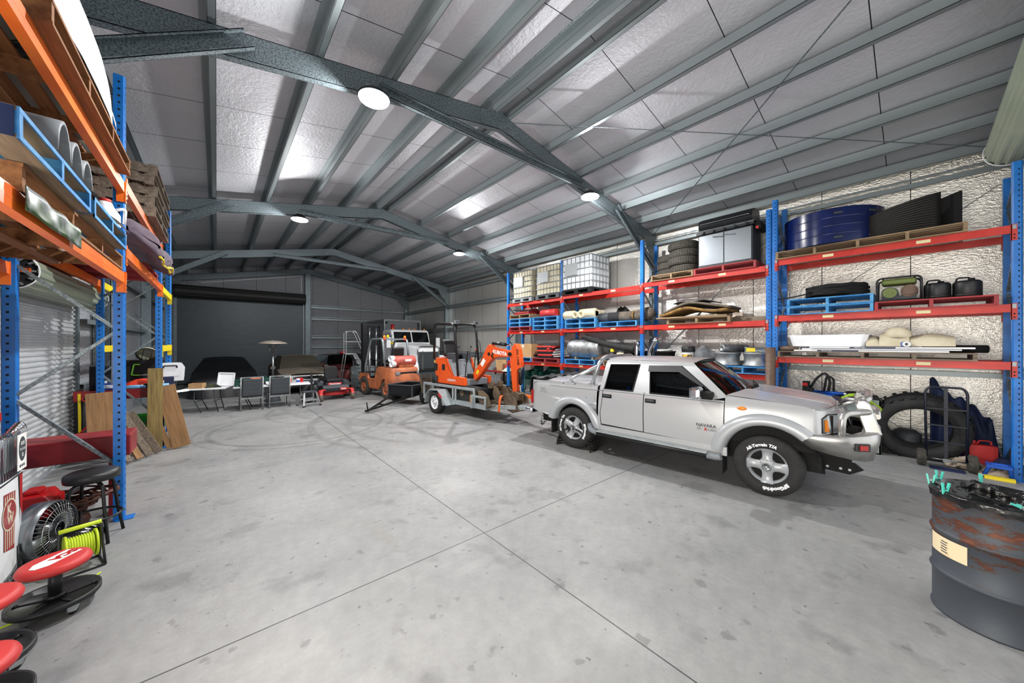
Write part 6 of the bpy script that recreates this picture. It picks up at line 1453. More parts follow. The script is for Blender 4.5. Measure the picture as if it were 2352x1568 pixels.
# far bay
shelf('cardboard_box', 'sealed brown cardboard box at the far low left of the racks', 'box', lambda m: (m.box(-.3,.3,-.35,.35,0,.5), m.use(1).cbox((-.302,.1,.42),(.004,.1,.08)), m.use(2).cbox((-.05,-.352,.08),(.3,.004,.1))), [M['cardboard'],M['paper'],M['dgrey']], 8.95,9.4,1.452, 0, .006)
for k in range(3): shelf('red_case', ('lowest','middle','topmost')[k]+' red and black case of the low pile in the far bay', 'case', lambda m: (m.box(-.25,.25,-.32,.32,0,.09), m.use(1).box(-.26,.26,-.33,.33,.08,.14), m.use(0)), [M['black'],M['redplastic']], 8.95,8.45+.02*k,1.452+.145*k, .04*k, .015, 'red cases')
shelf('scrap_steel', 'bundle of steel arms lying right of the red cases', 'scrap steel', lambda m: [m.bar((-.2,.3-.1*k,.05+.08*k),(.2,-.3,.1+.09*k),.05,.05) for k in range(4)]+[m.use(1).cyl((-.25,.35,.3),(-.1,.1,.4),.04,10)], [M['alud'],M['redplastic']], 8.95,7.98,1.452)
shelf('red_mower_deck', 'dark red machine cover on the mixed pallet stack', 'cover', lambda m: (m.box(-.35,.35,-.4,.4,0,.1), m.prism([(-.3,.1),(-.2,.2),(.2,.22),(.3,.1)],-.35,.2), m.use(1).bar((-.3,-.5,.12),(-.3,.5,.2),.05,.05)), [M['darkred'],M['blackmat']], 9.0,9.6,3.046, 0, .02)
shelf('red_flange', 'salmon red drilled casting on the blue pallet stack', 'casting', lambda m: (m.cyl((-.2,-.35,.13),(-.2,.35,.13),.13,20), m.use(1).box(-.1,.2,-.3,.3,.0,.26), m.use(2).tube(rnd([(-.1,.1,.24),(-.1,.15,.4),(-.1,.35,.42)],.1),.05,8)), [M['redplastic'],M['cream'],M['dgrey']], 9.0,8.3,2.896)
# ------------------------------------------------------------------ floor below the near bay
pp = thing('steel_pipe', 'upright brown steel pipe standing against the paired rack posts', 'pipe', (8.42,1.9,0))
mb = MB(); mb.lathe([(.085,0),(.085,1.88),(.07,1.88),(.07,1.6)],24); mb.build('pipe_wall', M['rustpipe'], pp)
bd_ = thing('blue_barrel', 'blue plastic barrel beyond the pickup bonnet', 'barrel', (9.1,1.22,0))
mb = MB(); mb.lathe([(0,0),(.26,0),(.28,.04),(.28,.3),(.29,.33),(.28,.36),(.28,.94),(.29,.96),(.27,1.0),(.25,.98),(0,.97)],30); mb.build('barrel_wall', M['bluep'], bd_)
vp = thing('transfer_pump', 'black and red pump with looped black hoses on the blue barrel', 'pump', (9.05,1.28,.985))
mb = MB(); mb.cbox((-.05,.16,.12),(.12,.1,.2)); mb.cyl((-.1,.1,.05),(.05,.1,.05),.05,12); mb.use(1).cbox((-.1,.17,.16),(.04,.08,.06)); mb.build('pump_body', [M['blackmat'],M['red']], vp)
mb = MB(); mb.tube(rnd([(-.02,.1,.1),(-.03,.0,.3),(-.03,-.12,.42),(-.03,-.2,.25),(-.03,-.16,.02)],.14,6),.022,8); mb.tube(rnd([(0,-.1,.05),(0,-.14,.35),(0,-.24,.3),(0,-.24,.02)],.1,6),.018,8); mb.build('hose', M['rubber'], vp)
shelf('silicone_tube', 'blue cartridge lying across the barrel lid', 'cartridge', lambda m: (m.cyl((0,-.16,.03),(0,.1,.03),.028,12), m.use(1).cyl((0,-.2,.03),(0,-.16,.03),.02,12)), [M['bluep'],M['white']], 8.92,1.05,.985)
gb_ = thing('grey_bin', 'open grey-green bin beside the blue barrel', 'bin', (9.12,.66,0))
mb = MB(); open_box(mb,.5,.5,.95,.02); mb.build('bin_wall', mk('bin_grey','#7f8a86',.6), gb_)
shelf('rag_heap', 'black lid and rags heaped on the grey bin', 'rags', lambda m: (m.box(-.26,.26,-.25,.25,0,.03), m.sphere((0,.1,.05),(.2,.12,.05))), M['blackmat'], 9.12,.7,.955, .1)
hs = MB(); hs.tube(helix((0,0,0),.2,5,.012,20,'X',.1),.013,6); hs.tube([Vector((-.02,-.2-.18*math.sin(PI*t),-.06+.26*t+.1*math.sin(PI*t))) if False else Vector((-.04+.02*t,.1-.42*math.sin(PI*t*.95)*1.0,-.2+.42*t)) for t in [i/16 for i in range(17)]],.013,6)
hs = hs.build('lime_hose', M['limehose'], None); hs.location = (8.84,.72,.84); hs.rotation_euler = (R(12),R(-25),0); tag(hs, 'lime green air hose coiled over the front of the grey bin', 'hose')
bt_ = thing('tractor_tyre', 'huge tractor tyre leaning on the foil wall behind the pickup bull bar', 'tyre', (9.12,-.02,.545), 0, None, (0,R(-14),R(4)))
mb = MB(); rr = .56
mb.lathe([(.37,-.16),(.39,-.2),(.46,-.22),(.53,-.2),(.555,-.15),(.56,-.05),(.56,.05),(.555,.15),(.53,.2),(.46,.22),(.39,.2),(.37,.16),(.36,0)],52,(0,0,0),'X',True)
for k in range(26):
    for s in (-1,1):
        a = 2*PI*(k+(.5 if s > 0 else 0))/26; mb.cbox((s*.09,.556*math.cos(a),.556*math.sin(a)),(.2,.05,.012),(a+PI/2,0,s*.3))
mb.build('tyre_casing', M['rubber'], bt_)
item('dark_container', 'dark round container seen through the big tyre', 'container', lambda m: m.lathe([(0,0),(.16,0),(.18,.35),(.1,.42),(0,.42)],20), M['dgrey'], (9.45,.12,0))
tp = MB(); random.seed(11)
def tarp(u, v):
    y = .05-.72*v; b = (1.3*(1-.5*v)+.05*math.sin(v*14))*min(1,(1.02-v)/.15)
    x = -.2+.36*u; z = b*math.sin(PI*(.12+.55*u))+.04*math.sin(u*11+v*17)+.03*math.sin(v*31)
    return (x+.05*math.sin(v*13), y, max(0,z if u > .04 else 0))
tp.grid(tarp, 18, 40); tp = tp.build('blue_tarpaulin', M['tarp'], None, solid=.01); tp.location = (9.45,-.2,.0); tag(tp, 'dark blue tarpaulin bundle heaped against the wall right of the big tyre', 'tarpaulin')
item('jerry_can', 'red fuel can half hidden under the blue tarpaulin', 'fuel can', lambda m: (m.box(-.1,.1,-.14,.14,0,.34), m.cyl((0,.08,.34),(0,.08,.4),.03,10), m.tube(rnd([(0,-.1,.34),(0,-.1,.4),(0,.02,.4),(0,.04,.34)],.03),.014,6), m.use(1).cyl((-.08,-.2,.06),(.04,-.2,.06),.06,14)), [M['redplastic'],M['alud']], (9.2,-.66,.02), .2, .03)
for i, (x, y, s, lab) in enumerate(((8.95,-.5,1.0,'stained rag heap behind the hand truck'),(8.74,-.74,.9,'large stained white rag right of the hand truck wheel'))):
    item('stained_rag', lab, 'rag', lambda m: m.grid(lambda u, v: (.26*s*(u-.5)*1.2,.42*s*(v-.5),.02+.17*s*math.sin(PI*u)**.7*math.sin(PI*v)**.7*(.75+.25*math.sin(u*17+v*11))),14,14), M['rag'], (x,y,0), .3*i, group='stained rags')
item('navy_rag', 'navy rag bundle beside the blue step', 'rag', lambda m: m.grid(lambda u, v: (.3*(u-.5),.3*(v-.5),.03+.2*math.sin(PI*u)*math.sin(PI*v)*(.8+.2*math.sin(u*15))),12,12), M['navy'], (9.1,-.86,.0))
item('blue_step', 'blue plastic step with a yellow edge at the foot of the nearest rack post', 'step', lambda m: (m.tube(rnd([(-.02,.12,.02),(-.02,.05,.2),(-.02,-.1,.2),(-.02,-.12,.02)],.05),.022,8), m.box(-.1,.1,-.12,.1,.16,.2), m.use(1).box(-.14,-.06,-.14,.12,0,.04)), [M['bluep'],M['yellow']], (8.62,-.76,0), 0)
ht = thing('hand_truck', 'navy tube hand truck with two knobbly wheels in front of the big tyre', 'hand truck', (8.7,-.3,0), R(2))
mb = MB(); mb.tube(rnd([(0,.2,.13),(.06,.21,1.18),(.06,.17,1.26),(.06,-.17,1.26),(.06,-.21,1.18),(0,-.2,.13)],.09,5),.017,10)
mb.bar((.03,0,.13),(.06,0,1.26),.04,.02,(1,0,0))
for z in (.4,.66,.92): mb.bar((.02,.2,z),(.02,-.2,z),.018,.018)
mb.build('frame', mk('hand_truck_navy','#0a1122',.45), ht)
mb = MB(); mb.cyl((-.02,.27,.13),(-.02,-.27,.13),.011,8); mb.use(1).box(-.2,0,-.17,.17,.0,.012); mb.use(0).cbox((-.03,0,.13),(.05,.07,.05)); mb.build('axle_and_toe_plate', [M['steel'],M['navy']], ht)
for s in (-1,1):
    mb = MB(); mb.lathe([(.06,-.045),(.11,-.05),(.128,-.035),(.13,0),(.128,.035),(.11,.05),(.06,.045)],28,(-.02,s*.25,.13),'Y',True)
    for k in range(22):
        a = 2*PI*k/22; mb.cbox((-.02+.13*math.cos(a),s*.25+(.02 if k%2 else -.02),.13+.13*math.sin(a)),(.01,.04,.022),(0,-a,0))
    mb.build('wheel', M['oldrubber'], ht)
# ------------------------------------------------------------------ rusty drum
dr = thing('oil_drum', 'rusty dark oil drum lined with a black bag, close to the camera on the right', 'drum', (4.17,-.36,0))
def rust_mat():
    m, nt, b, L = newmat('rusty_drum')
    tc = nd(nt,'ShaderNodeTexCoord').outputs['Object']
    mp = nd(nt,'ShaderNodeMapping'); mp.inputs['Scale'].default_value = (1.6,1.6,5); L.new(tc, mp.inputs['Vector'])
    n = nd(nt,'ShaderNodeTexNoise'); n.inputs['Scale'].default_value = 4.2; n.inputs['Detail'].default_value = 8; n.inputs['Roughness'].default_value = .72; L.new(mp.outputs[0], n.inputs['Vector'])
    sx = nd(nt,'ShaderNodeSeparateXYZ'); L.new(tc, sx.inputs[0]); z = sx.outputs[2]
    top = mth(nt,'MULTIPLY', mth(nt,'SMOOTH_MIN', mth(nt,'MULTIPLY', mth(nt,'MAXIMUM', mth(nt,'SUBTRACT', z, .38), 0), 1.5), .25, .1), .62)
    f = mth(nt,'ADD', n.outputs['Fac'], mth(nt,'SUBTRACT', top, .045))
    r = nd(nt,'ShaderNodeValToRGB'); e = r.color_ramp.elements; e[0].position = .52; e[0].color = srgb('#434951'); e[1].position = .74; e[1].color = srgb('#6a3b26')
    k = e.new(.6); k.color = srgb('#45464a'); k = e.new(.63); k.color = srgb('#4a2a1f'); L.new(f, r.inputs[0]); L.new(r.outputs[0], b.inputs['Base Color'])
    b.inputs['Roughness'].default_value = .55; b.inputs['Metallic'].default_value = .35
    bp = nd(nt,'ShaderNodeBump'); bp.inputs['Strength'].default_value = .3; bp.inputs['Distance'].default_value = .004; L.new(n.outputs['Fac'], bp.inputs['Height']); L.new(bp.outputs[0], b.inputs['Normal'])
    return m
mb = MB(); DR = .285
mb.lathe([(DR-.02,.012),(DR+.006,.0),(DR+.008,.012),(DR,.022),(DR,.27),(DR+.008,.28),(DR+.013,.292),(DR+.008,.304),(DR,.314),(DR,.56),(DR+.008,.57),(DR+.013,.582),(DR+.008,.594),(DR,.604),(DR,.86),(DR+.008,.872),(DR+.004,.884),(DR-.006,.88),(DR-.008,.1),(0,.1)],72); mb.build('drum_wall', rust_mat(), dr)
mb = MB(); mb.grid(lambda u, v: ((DR+.0025)*math.cos(R(100+52*u)),(DR+.0025)*math.sin(R(100+52*u)),.425+.125*v-.0*u),14,1); lb = mb.build('paper_label', mk('label_paper','#d9c8a4',.7,0,'#b98b55',5,(.55,.75)), dr)
mb = MB()
for j in range(5): mb.grid(lambda u, v: ((DR+.004)*math.cos(R(122+9*u-(j%2)*1)),(DR+.004)*math.sin(R(122+9*u-(j%2)*1)),.445+.018*j+.007*v),5,1)
mb.build('label_print', M['dgrey'], lb)
mb = MB(); random.seed(2)
def linr(u, v):
    a = 2*PI*u; w = .005*math.sin(a*9)+.004*math.sin(a*23+1)
    tab = [(0,DR+.016,.835),(.12,DR+.018,.875),(.2,DR+.004,.892),(.3,DR-.02,.885),(.6,DR-.04,.78),(1,.0,.7)]
    rr = lerp([(t[0],t[1]) for t in tab], v); z = lerp([(t[0],t[2]) for t in tab], v)
    if v < .1: z += w*2.2
    if v > .25: rr += w*1.2; z += .02*math.sin(a*5+v*20)+w
    return (max(rr,0)*math.cos(a), max(rr,0)*math.sin(a), z)
mb.grid(linr, 120, 16); mb.build('bin_liner', M['bag'], dr)
for i, (a, lab) in enumerate(((92,'leftmost pair'),(58,'back left'),(8,'back right'),(128,'front left, opened'),(196,'lying flat at the front'))):
    c, s_ = math.cos(R(a)), math.sin(R(a))
    t = thing('clothes_peg', 'teal clothes peg clipping the black liner, %s of the drum rim' % lab, 'peg', (4.17+(DR+.005)*c,-.36+(DR+.005)*s_,.88), R(a), 'teal pegs on the drum')
    mb = MB()
    for q in (-1,1):
        if i == 4: mb.bar((0,q*.006,.028),(-.09,q*.012,.02),.009,.011)
        else: mb.bar((q*.007,0,-.012),(q*.02,.006*i-.01,.07),.010,.012,(0,1,0))
    mb.use(1).cyl((0,-.008,.03),(0,.008,.03),.006,8); mb.build('peg_legs', [M['teal'],M['steel']], t)
# ------------------------------------------------------------------ goods on the left rack
pg = pallet('brown timber pallet on the top orange beams under the white hull', mk_wood('brown_timber','#6b4426','#8d6038','Y'), L=2.3, D=1.0, loc=(-1.2,4.3,3.74), nb=4, gap=.06); pg['group'] = GP
hl_ = thing('white_hull', 'white moulded plastic hull on the pallet at the top left', 'hull', (-1.16,4.12,3.91))
def hull(u, v):
    a = 2*PI*u; b = v*PI/2; e = .5
    cx_, sy_ = math.cos(a), math.sin(a)
    k = math.cos(b)**e
    return (.46*k*math.copysign(abs(cx_)**.7,cx_), 1.18*k*math.copysign(abs(sy_)**.6,sy_), .02+.78*math.sin(b)**.9)
mb = MB(); mb.grid(hull, 40, 14); mb.build('shell', mk('hull_white','#cfd1d0',.45), hl_)
mb = MB(); mb.grid(lambda u, v: (hull(u,0)[0]*1.05, hull(u,0)[1]*1.02, .0+.03*v), 40, 1); mb.build('rim', M['cream'], hl_)
mb = MB(); mb.tube([Vector(hull(.155+.0*t, .18+.3*t))+Vector((.035*math.sin(PI*t)+.01,0,0)) for t in [i/10 for i in range(11)]], .016, 6); mb.build('strap_handle', M['blackmat'], hl_)
random.seed(21)
dup(pg, (-1.22,4.3,2.745), label='recessed timber pallet resting on the lower orange beams').scale = (.9,1.1,1)
lp = pallet('far blue-edged pallet above the lower orange beam, white jug on it', mk_wood('blue_edge_timber','#6e5f4d','#93836b','Y'), M['palblue'], L=1.2, D=1.0, loc=(-1.2,4.6,2.9), gap=.02); lp['group'] = GP
mb = MB()
for z in (.012,.138): mb.box(.498,.506,-.6,.6,z-.012,z+.012)
for y in (-.58,0,.58): mb.box(.496,.505,y-.02,y+.02,0,.15)
mb.build('blue_painted_edge', M['palblue'], lp)
lp2 = dup(lp, (-1.2,3.3,2.9), label='near blue-edged pallet above the lower orange beam, folded rubber on it')
mb = MB(); mb.box(-.5,.49,-.605,-.598,.005,.145); nv = mb.build('navy_end_panel', M['navy'], lp2); 
def folds(m):
    for k in range(3): m.grid(lambda u, v: (.1+.3*(u-.5), .24*(v-.5)+.25*k-.25, .03+.2*math.sin(PI*v)**.5*(1-.1*k)), 4, 10)
item('folded_rubber', 'grey folded rubber sheets at the edge of the blue-edged pallets', 'rubber sheet', folds, M['greyp'], (-.95,3.6,3.05), solid=.02)
item('tyre', 'small black tyre at the left picture edge on the blue-edged pallet', 'tyre', lambda m: m.lathe([(.1,-.05),(.17,-.05),(.2,0),(.17,.05),(.1,.05)],28,(0,0,.2),'X',True), M['rubber'], (-.98,3.12,3.05))
jg = thing('white_jug', 'white plastic jug with a red lid beside the nearest left rack post', 'jug', (-.85,5.28,3.05))
mb = MB(); mb.lathe([(0,0),(.1,0),(.105,.04),(.105,.2),(.06,.28),(.045,.32),(0,.32)],20); mb.tube(rnd([(.08,.0,.26),(.13,.05,.3),(.12,.06,.14)],.04),.014,6); mb.build('jug_body', M['white'], jg)
mb = MB(); mb.cyl((0,0,.32),(0,0,.35),.04,14); mb.build('jug_lid', M['redplastic'], jg)
item('brochure', 'printed leaflet curling over the edge beside the white jug', 'leaflet', lambda m: (m.grid(lambda u, v: (.16*u-.02,.3*(v-.5),.1-.11*u*u),6,3), m.use(1).grid(lambda u, v: (.16*(.15+.7*u)-.02,.26*(v-.5),.102-.11*(.15+.7*u)**2),5,3)), [M['paper'],mk('leaflet_print','#7d8688',.6,0,'#d9d4d2',30,(.45,.55))], (-.8,5.0,3.06))
item('cardboard_offcut', 'brown cardboard offcut behind the leaflet', 'cardboard', lambda m: m.box(-.01,.01,-.12,.12,0,.24), M['cardboard'], (-1.05,4.75,3.05), .4)
item('printed_bag', 'crumpled printed bag tucked along the lower orange beam', 'bag', lambda m: m.grid(lambda u, v: (.005*math.sin(u*19)*math.sin(v*5)+.008,.95*(u-.5),.13*(v-.5)+.004*math.sin(u*12)),24,6), M['potting'], (-.752,3.44,2.7), solid=.004)
# bay 1
for k in range(5):
    n_ = ('bottom','second','third','fourth','top')[k]
    if k == 0:
        gp5 = pallet('bottom grey pallet of the stack of five on the left rack', M['woodgreyy'], L=1.75, D=1.05, loc=(-1.2,8.1,3.805), gap=.06); gp5['group'] = 'stack of grey pallets'
    else: dup(gp5, (-1.2+.015*(-1)**k,8.1+.03*(k%3-1),3.805+.15*k), label=n_+' grey pallet of the stack of five on the left rack')
pq = dup(pr_, (-1.32,8.35,3.055), R(180), 'red pallet under the quilted blanket on the left rack'); pq.scale = (1.06,1.1,1)
def blk(u, v):
    a = 2*PI*u; e = .55; c, q = math.cos(a), math.sin(a)
    k = min(1, (min(v,1-v)/.06+.05))**.5
    y = 1.15*(2*v-1)
    x = .34*k*math.copysign(abs(c)**e,c); z = .15*k*math.copysign(abs(q)**e,q)
    if x > .1: z -= (x-.1)*.55*(1+.5*math.sin(v*7))          # sags over the beam edge
    return (x+.012*math.sin(v*33+u*9), y, .17+z+.03*math.sin(v*8+1)+.006*math.sin(v*160))
mb = MB(); mb.grid(blk, 30, 120); ql = mb.build('quilted_blanket', M['blanket'], None, weld=.0004); ql.location = (-.92,7.55,3.2); tag(ql, 'grey-purple quilted blanket with yellow edging bulging over the orange beam', 'blanket')
mb = MB(); mb.tube([Vector(blk(.93+.0*t,.1+.75*t))+Vector((.025,0,-.02)) for t in [i/24 for i in range(25)]], .013, 6); mb.tube(rnd([Vector(blk(.93,.85)),Vector(blk(.9,.7))+Vector((.03,0,-.1)),Vector(blk(.93,.55))],.12),.011,6); mb.build('yellow_edging', M['yellow'], ql)
# ------------------------------------------------------------------ left floor, from the wall forward
fg = thing('fridge', 'white fridge with a red winged emblem at the left picture edge', 'fridge', (-1.25,4.91,0))
mb = MB(); mb.box(-.62,0,-.75,0,.05,.88); mb.build('cabinet', M['white'], fg, .02, 2)
mb = MB(); mb.box(-.6,-.02,-.73,-.02,0,.05); mb.build('plinth', M['dgrey'], fg)
My = Matrix.Rotation(R(90),4,'Z') @ Matrix.Rotation(R(90),4,'X')
def front(y, z, x=.003): return Matrix.Translation((x,y,z)) @ My
mb = MB()
def disc(m, y, z, ry, rz2, x): m.add([(x,y+ry*math.cos(2*PI*k/28),z+rz2*math.sin(2*PI*k/28)) for k in range(28)],[list(range(28))])
mb.add([(.0025,-.34,.34),(.0025,-.16,.3),(.0025,-.14,.76),(.0025,-.34,.78)],[(0,1,2,3)]); mb.use(1)
for k in range(5): mb.add([(.003,-.325+.036*k,.34),(.003,-.312+.036*k,.34),(.003,-.312+.036*k,.76),(.003,-.325+.036*k,.76)],[(0,1,2,3)])
disc(mb,-.245,.6,.125,.125,.0035); mb.use(0); disc(mb,-.245,.6,.112,.112,.004); mb.use(1); mb.text('K', .11, front(-.255,.64,.0045), .004); mb.text('W', .1, front(-.235,.56,.0045), .004)
mb.build('emblem', [M['emb'], M['cream']], fg)
mb = MB(); mb.add([(.002,-.06,.86),(.002,-.004,.87),(.002,-.004,.5),(.002,-.05,.62)],[(0,1,2,3)]); mb.use(1).add([(.0026,-.085,.86),(.0026,-.06,.86),(.0026,-.05,.62),(.0026,-.045,.4),(.0026,-.062,.62)],[(0,1,2,3,4)]); mb.add([(.0026,-.7,.84),(.0026,-.0,.865),(.0026,-.0,.875),(.0026,-.7,.86)],[(0,1,2,3)]); mb.use(2).add([(.0024,-.75,.06),(.0024,-.0,.06),(.0024,-.0,.2),(.0024,-.2,.13),(.0024,-.75,.1)],[(0,1,2,3,4)])
mb.use(1).text('THE ORIGINAL', .05, front(-.18,.09,.003), .001); mb.build('fridge_decal', [M['red'], M['armtext'], M['greyp']], fg)
cs_ = thing('chrome_trim_rack', 'row of chrome trim strips with a sale label on top of the fridge', 'trim rack', (-1.25,4.9,.88))
mb = MB()
for k in range(9): mb.tube(rnd([(-.02+.0*k,-.06-.045*k,0),(-.02,-.06-.045*k,.36-.012*k),(-.03+.03,-.05-.045*k,.42-.014*k),(.02,-.05-.045*k,.36)],.05),.022,8)
mb.box(-.1,.0,-.5,-.02,0,.34); mb.build('trim_strips', M['chrome'], cs_)
mb = MB(); mb.box(.028,.032,-.2,-.03,.04,.33); lb2 = mb.build('sale_card', M['paper'], cs_)
mb = MB(); disc(mb,-.115,.21,.065,.1,.0335)
for k in range(3): disc(mb,-.155+.035*k,.075,.012,.012,.0335)
mb.use(1).text('SOS', .04, front(-.115,.255,.0345), .001); mb.text('THIS SALE', .026, front(-.115,.208,.0345)); mb.text('IS', .04, front(-.115,.16,.0345), .001); mb.build('card_print', [M['dgrey'], M['paper']], lb2)
rl = thing('red_cool_box', 'bright red lidded box behind the chrome strips on the fridge', 'box', (-1.5,4.88,.88))
mb = MB(); mb.box(-.25,.12,-.6,.0,0,.42); mb.build('box_body', M['red'], rl, .02, 2)
mb = MB(); mb.box(-.27,.16,-.64,.02,.42,.52); mb.build('lid', M['red'], rl, .03, 3)
bl = thing('black_bar_stool', 'round black padded bar stool with a foot ring at the foot of the rack post', 'stool', (-.94,5.32,0))
mb = MB(); mb.lathe([(0,.69),(.16,.69),(.185,.675),(.19,.65),(.185,.61),(.16,.6),(0,.6)], 36); mb.build('seat', M['black'], bl)
mb = MB(); mb.lathe([(.2,-.012),(.212,0),(.2,.012),(.188,0)], 36, (0,0,.24), 'Z', True); mb.build('foot_ring', M['blackmetal'], bl)
for k in range(4):
    a = R(35+90*k); mb = MB(); mb.tube(rnd([(.05*math.cos(a),.05*math.sin(a),.59),(.15*math.cos(a),.15*math.sin(a),.57),(.19*math.cos(a),.19*math.sin(a),.24),(.23*math.cos(a),.23*math.sin(a),0)],.05),.014,8); mb.build('leg', M['blackmetal'], bl)
# red steel trestle beneath the rack
rb = thing('red_steel_bench', 'dark red steel bench across the rack bay behind the bar stool', 'bench', (-1.3,6.05,0))
mb = MB(); mb.box(-.6,.55,-.2,.22,.68,.92); mb.build('deep_top', M['darkred'], rb, .01)
for x in (-.5,.42):
    mb = MB(); mb.box(x-.05,x+.05,-.12,.12,0,.68); mb.build('leg', M['darkred'], rb)
# floor fan, reel
fn_ = thing('floor_fan', 'steel drum fan with wire grille on the floor beside the fridge', 'fan', (-1.17,5.06,0), R(72))
def fring(m, r, y, t=.004): m.lathe([(r-t,y-t),(r+t,y),(r-t,y+t)], 40, (0,0,.29), 'Y', True)
mb = MB(); mb.lathe([(.235,-.07),(.24,-.07),(.245,0),(.24,.07),(.235,.07)], 44, (0,0,.29), 'Y'); mb.build('drum', M['fanmetal'], fn_)
mb = MB()
for k in range(44):
    a = 2*PI*k/44; mb.tube([(.05*math.cos(a),-.1,.29+.05*math.sin(a)),(.14*math.cos(a),-.105,.29+.14*math.sin(a)),(.22*math.cos(a),-.085,.29+.22*math.sin(a)),(.24*math.cos(a),-.06,.29+.24*math.sin(a))], .0022, 4)
for r in (.06,.13,.2): fring(mb, r, -.103, .003)
mb.build('wire_grille', M['chrome'], fn_)
mb = MB()
for k in range(3):
    a0 = 2*PI*k/3; mb.grid(lambda u, v: ((.04+.17*u)*math.cos(a0+.9*(v-.5)*(.6+.5*u)), .03-.05*v, .29+(.04+.17*u)*math.sin(a0+.9*(v-.5)*(.6+.5*u))), 5, 5)
mb.lathe([(0,-.05),(.05,-.04),(.055,.05),(0,.05)], 18, (0,0,.29), 'Y'); mb.build('blades', M['steel'], fn_)
mb = MB(); mb.tube(rnd([(-.26,0,.29),(-.26,0,.04),(-.2,-.12,.012),(.2,-.12,.012),(.26,0,.04),(.26,0,.29)],.06),.013,8); mb.tube([(-.22,.14,.012),(.22,.14,.012)],.012,8); mb.cyl((0,.05,.29),(0,.16,.29),.09,18); mb.build('stand', M['blackmetal'], fn_)
cr = thing('cord_reel', 'lime green cord reel in a black tube frame behind the red stool', 'cord reel', (-.9,4.74,0), R(18)); cr.scale = (.85,.85,.9)
mb = MB()
for x in (-.14,.14): mb.tube(rnd([(x,-.15,.012),(x,-.02,.2),(x,.03,.38),(x,.13,.012),(x,-.15,.012)],.03),.011,7)
for y in (-.15,.13): mb.tube([(-.14,y,.012),(.14,y,.012)],.011,6)
mb.build('frame', M['black'], cr)
mb = MB(); mb.cyl((-.14,.03,.385),(.14,.03,.385),.02,10)
for x in (-.1,.1): mb.cyl((x-.008,.02,.2),(x+.008,.02,.2),.13,26)
mb.build('reel_and_grip', M['lime'], cr)
mb = MB()
for k in range(10): mb.lathe([(.1,-.008),(.112,0),(.1,.008)], 22, (-.08+.0175*k,.02,.2), 'X')
mb.build('wound_cord', M['lime'], cr)
item('loose_cord', 'loose lime cord trailing from the reel along the floor', 'cord', lambda m: m.tube(rnd([(.05,.0,.012),(-.1,-.3,.012),(-.25,-.42,.012),(-.55,-.5,.012)],.15),.007,6), M['lime'], (-.8,4.5,0))
rm_ = thing('red_engine', 'red finned engine unit behind the floor fan', 'engine', (-1.34,5.5,0))
mb = MB(); mb.box(-.18,.18,-.15,.15,.0,.3); mb.build('black_crate', M['blackmat'], rm_, .02, 2)
mb = MB(); mb.prism([(-.14,.3),(-.16,.42),(-.08,.52),(.1,.52),(.16,.42),(.14,.3)], -.16, .16); mb.box(-.04,.06,-.08,.08,.52,.56)
for k in range(6): mb.box(.14,.165,-.14+.05*k,-.11+.05*k,.33,.46)
mb.build('engine_shroud', M['red'], rm_, .02, 2)
item('brown_cable_coil', 'untidy coil of brown and orange cables behind the bar stool', 'cables', lambda m: [m.tube(helix((.03*k-.05,0,.2+.03*k),.2+.02*k,2.2,.02,18,'Z',.16),.011,5) for k in range(5)]+[m.sphere((0,0,.1),(.2,.2,.12))], M['copper'], (-1.2,5.62,.04))
item('black_bag', 'crumpled black plastic bag on the floor behind the bar stool', 'bag', lambda m: m.grid(lambda u, v: (.18*math.cos(2*PI*u)*math.sin(PI*v)*(1+.15*math.sin(u*23)), .18*math.sin(2*PI*u)*math.sin(PI*v)*(1+.15*math.sin(v*17)), .12-.12*math.cos(PI*v)),26,14), M['bag'], (-1.02,5.12,0))
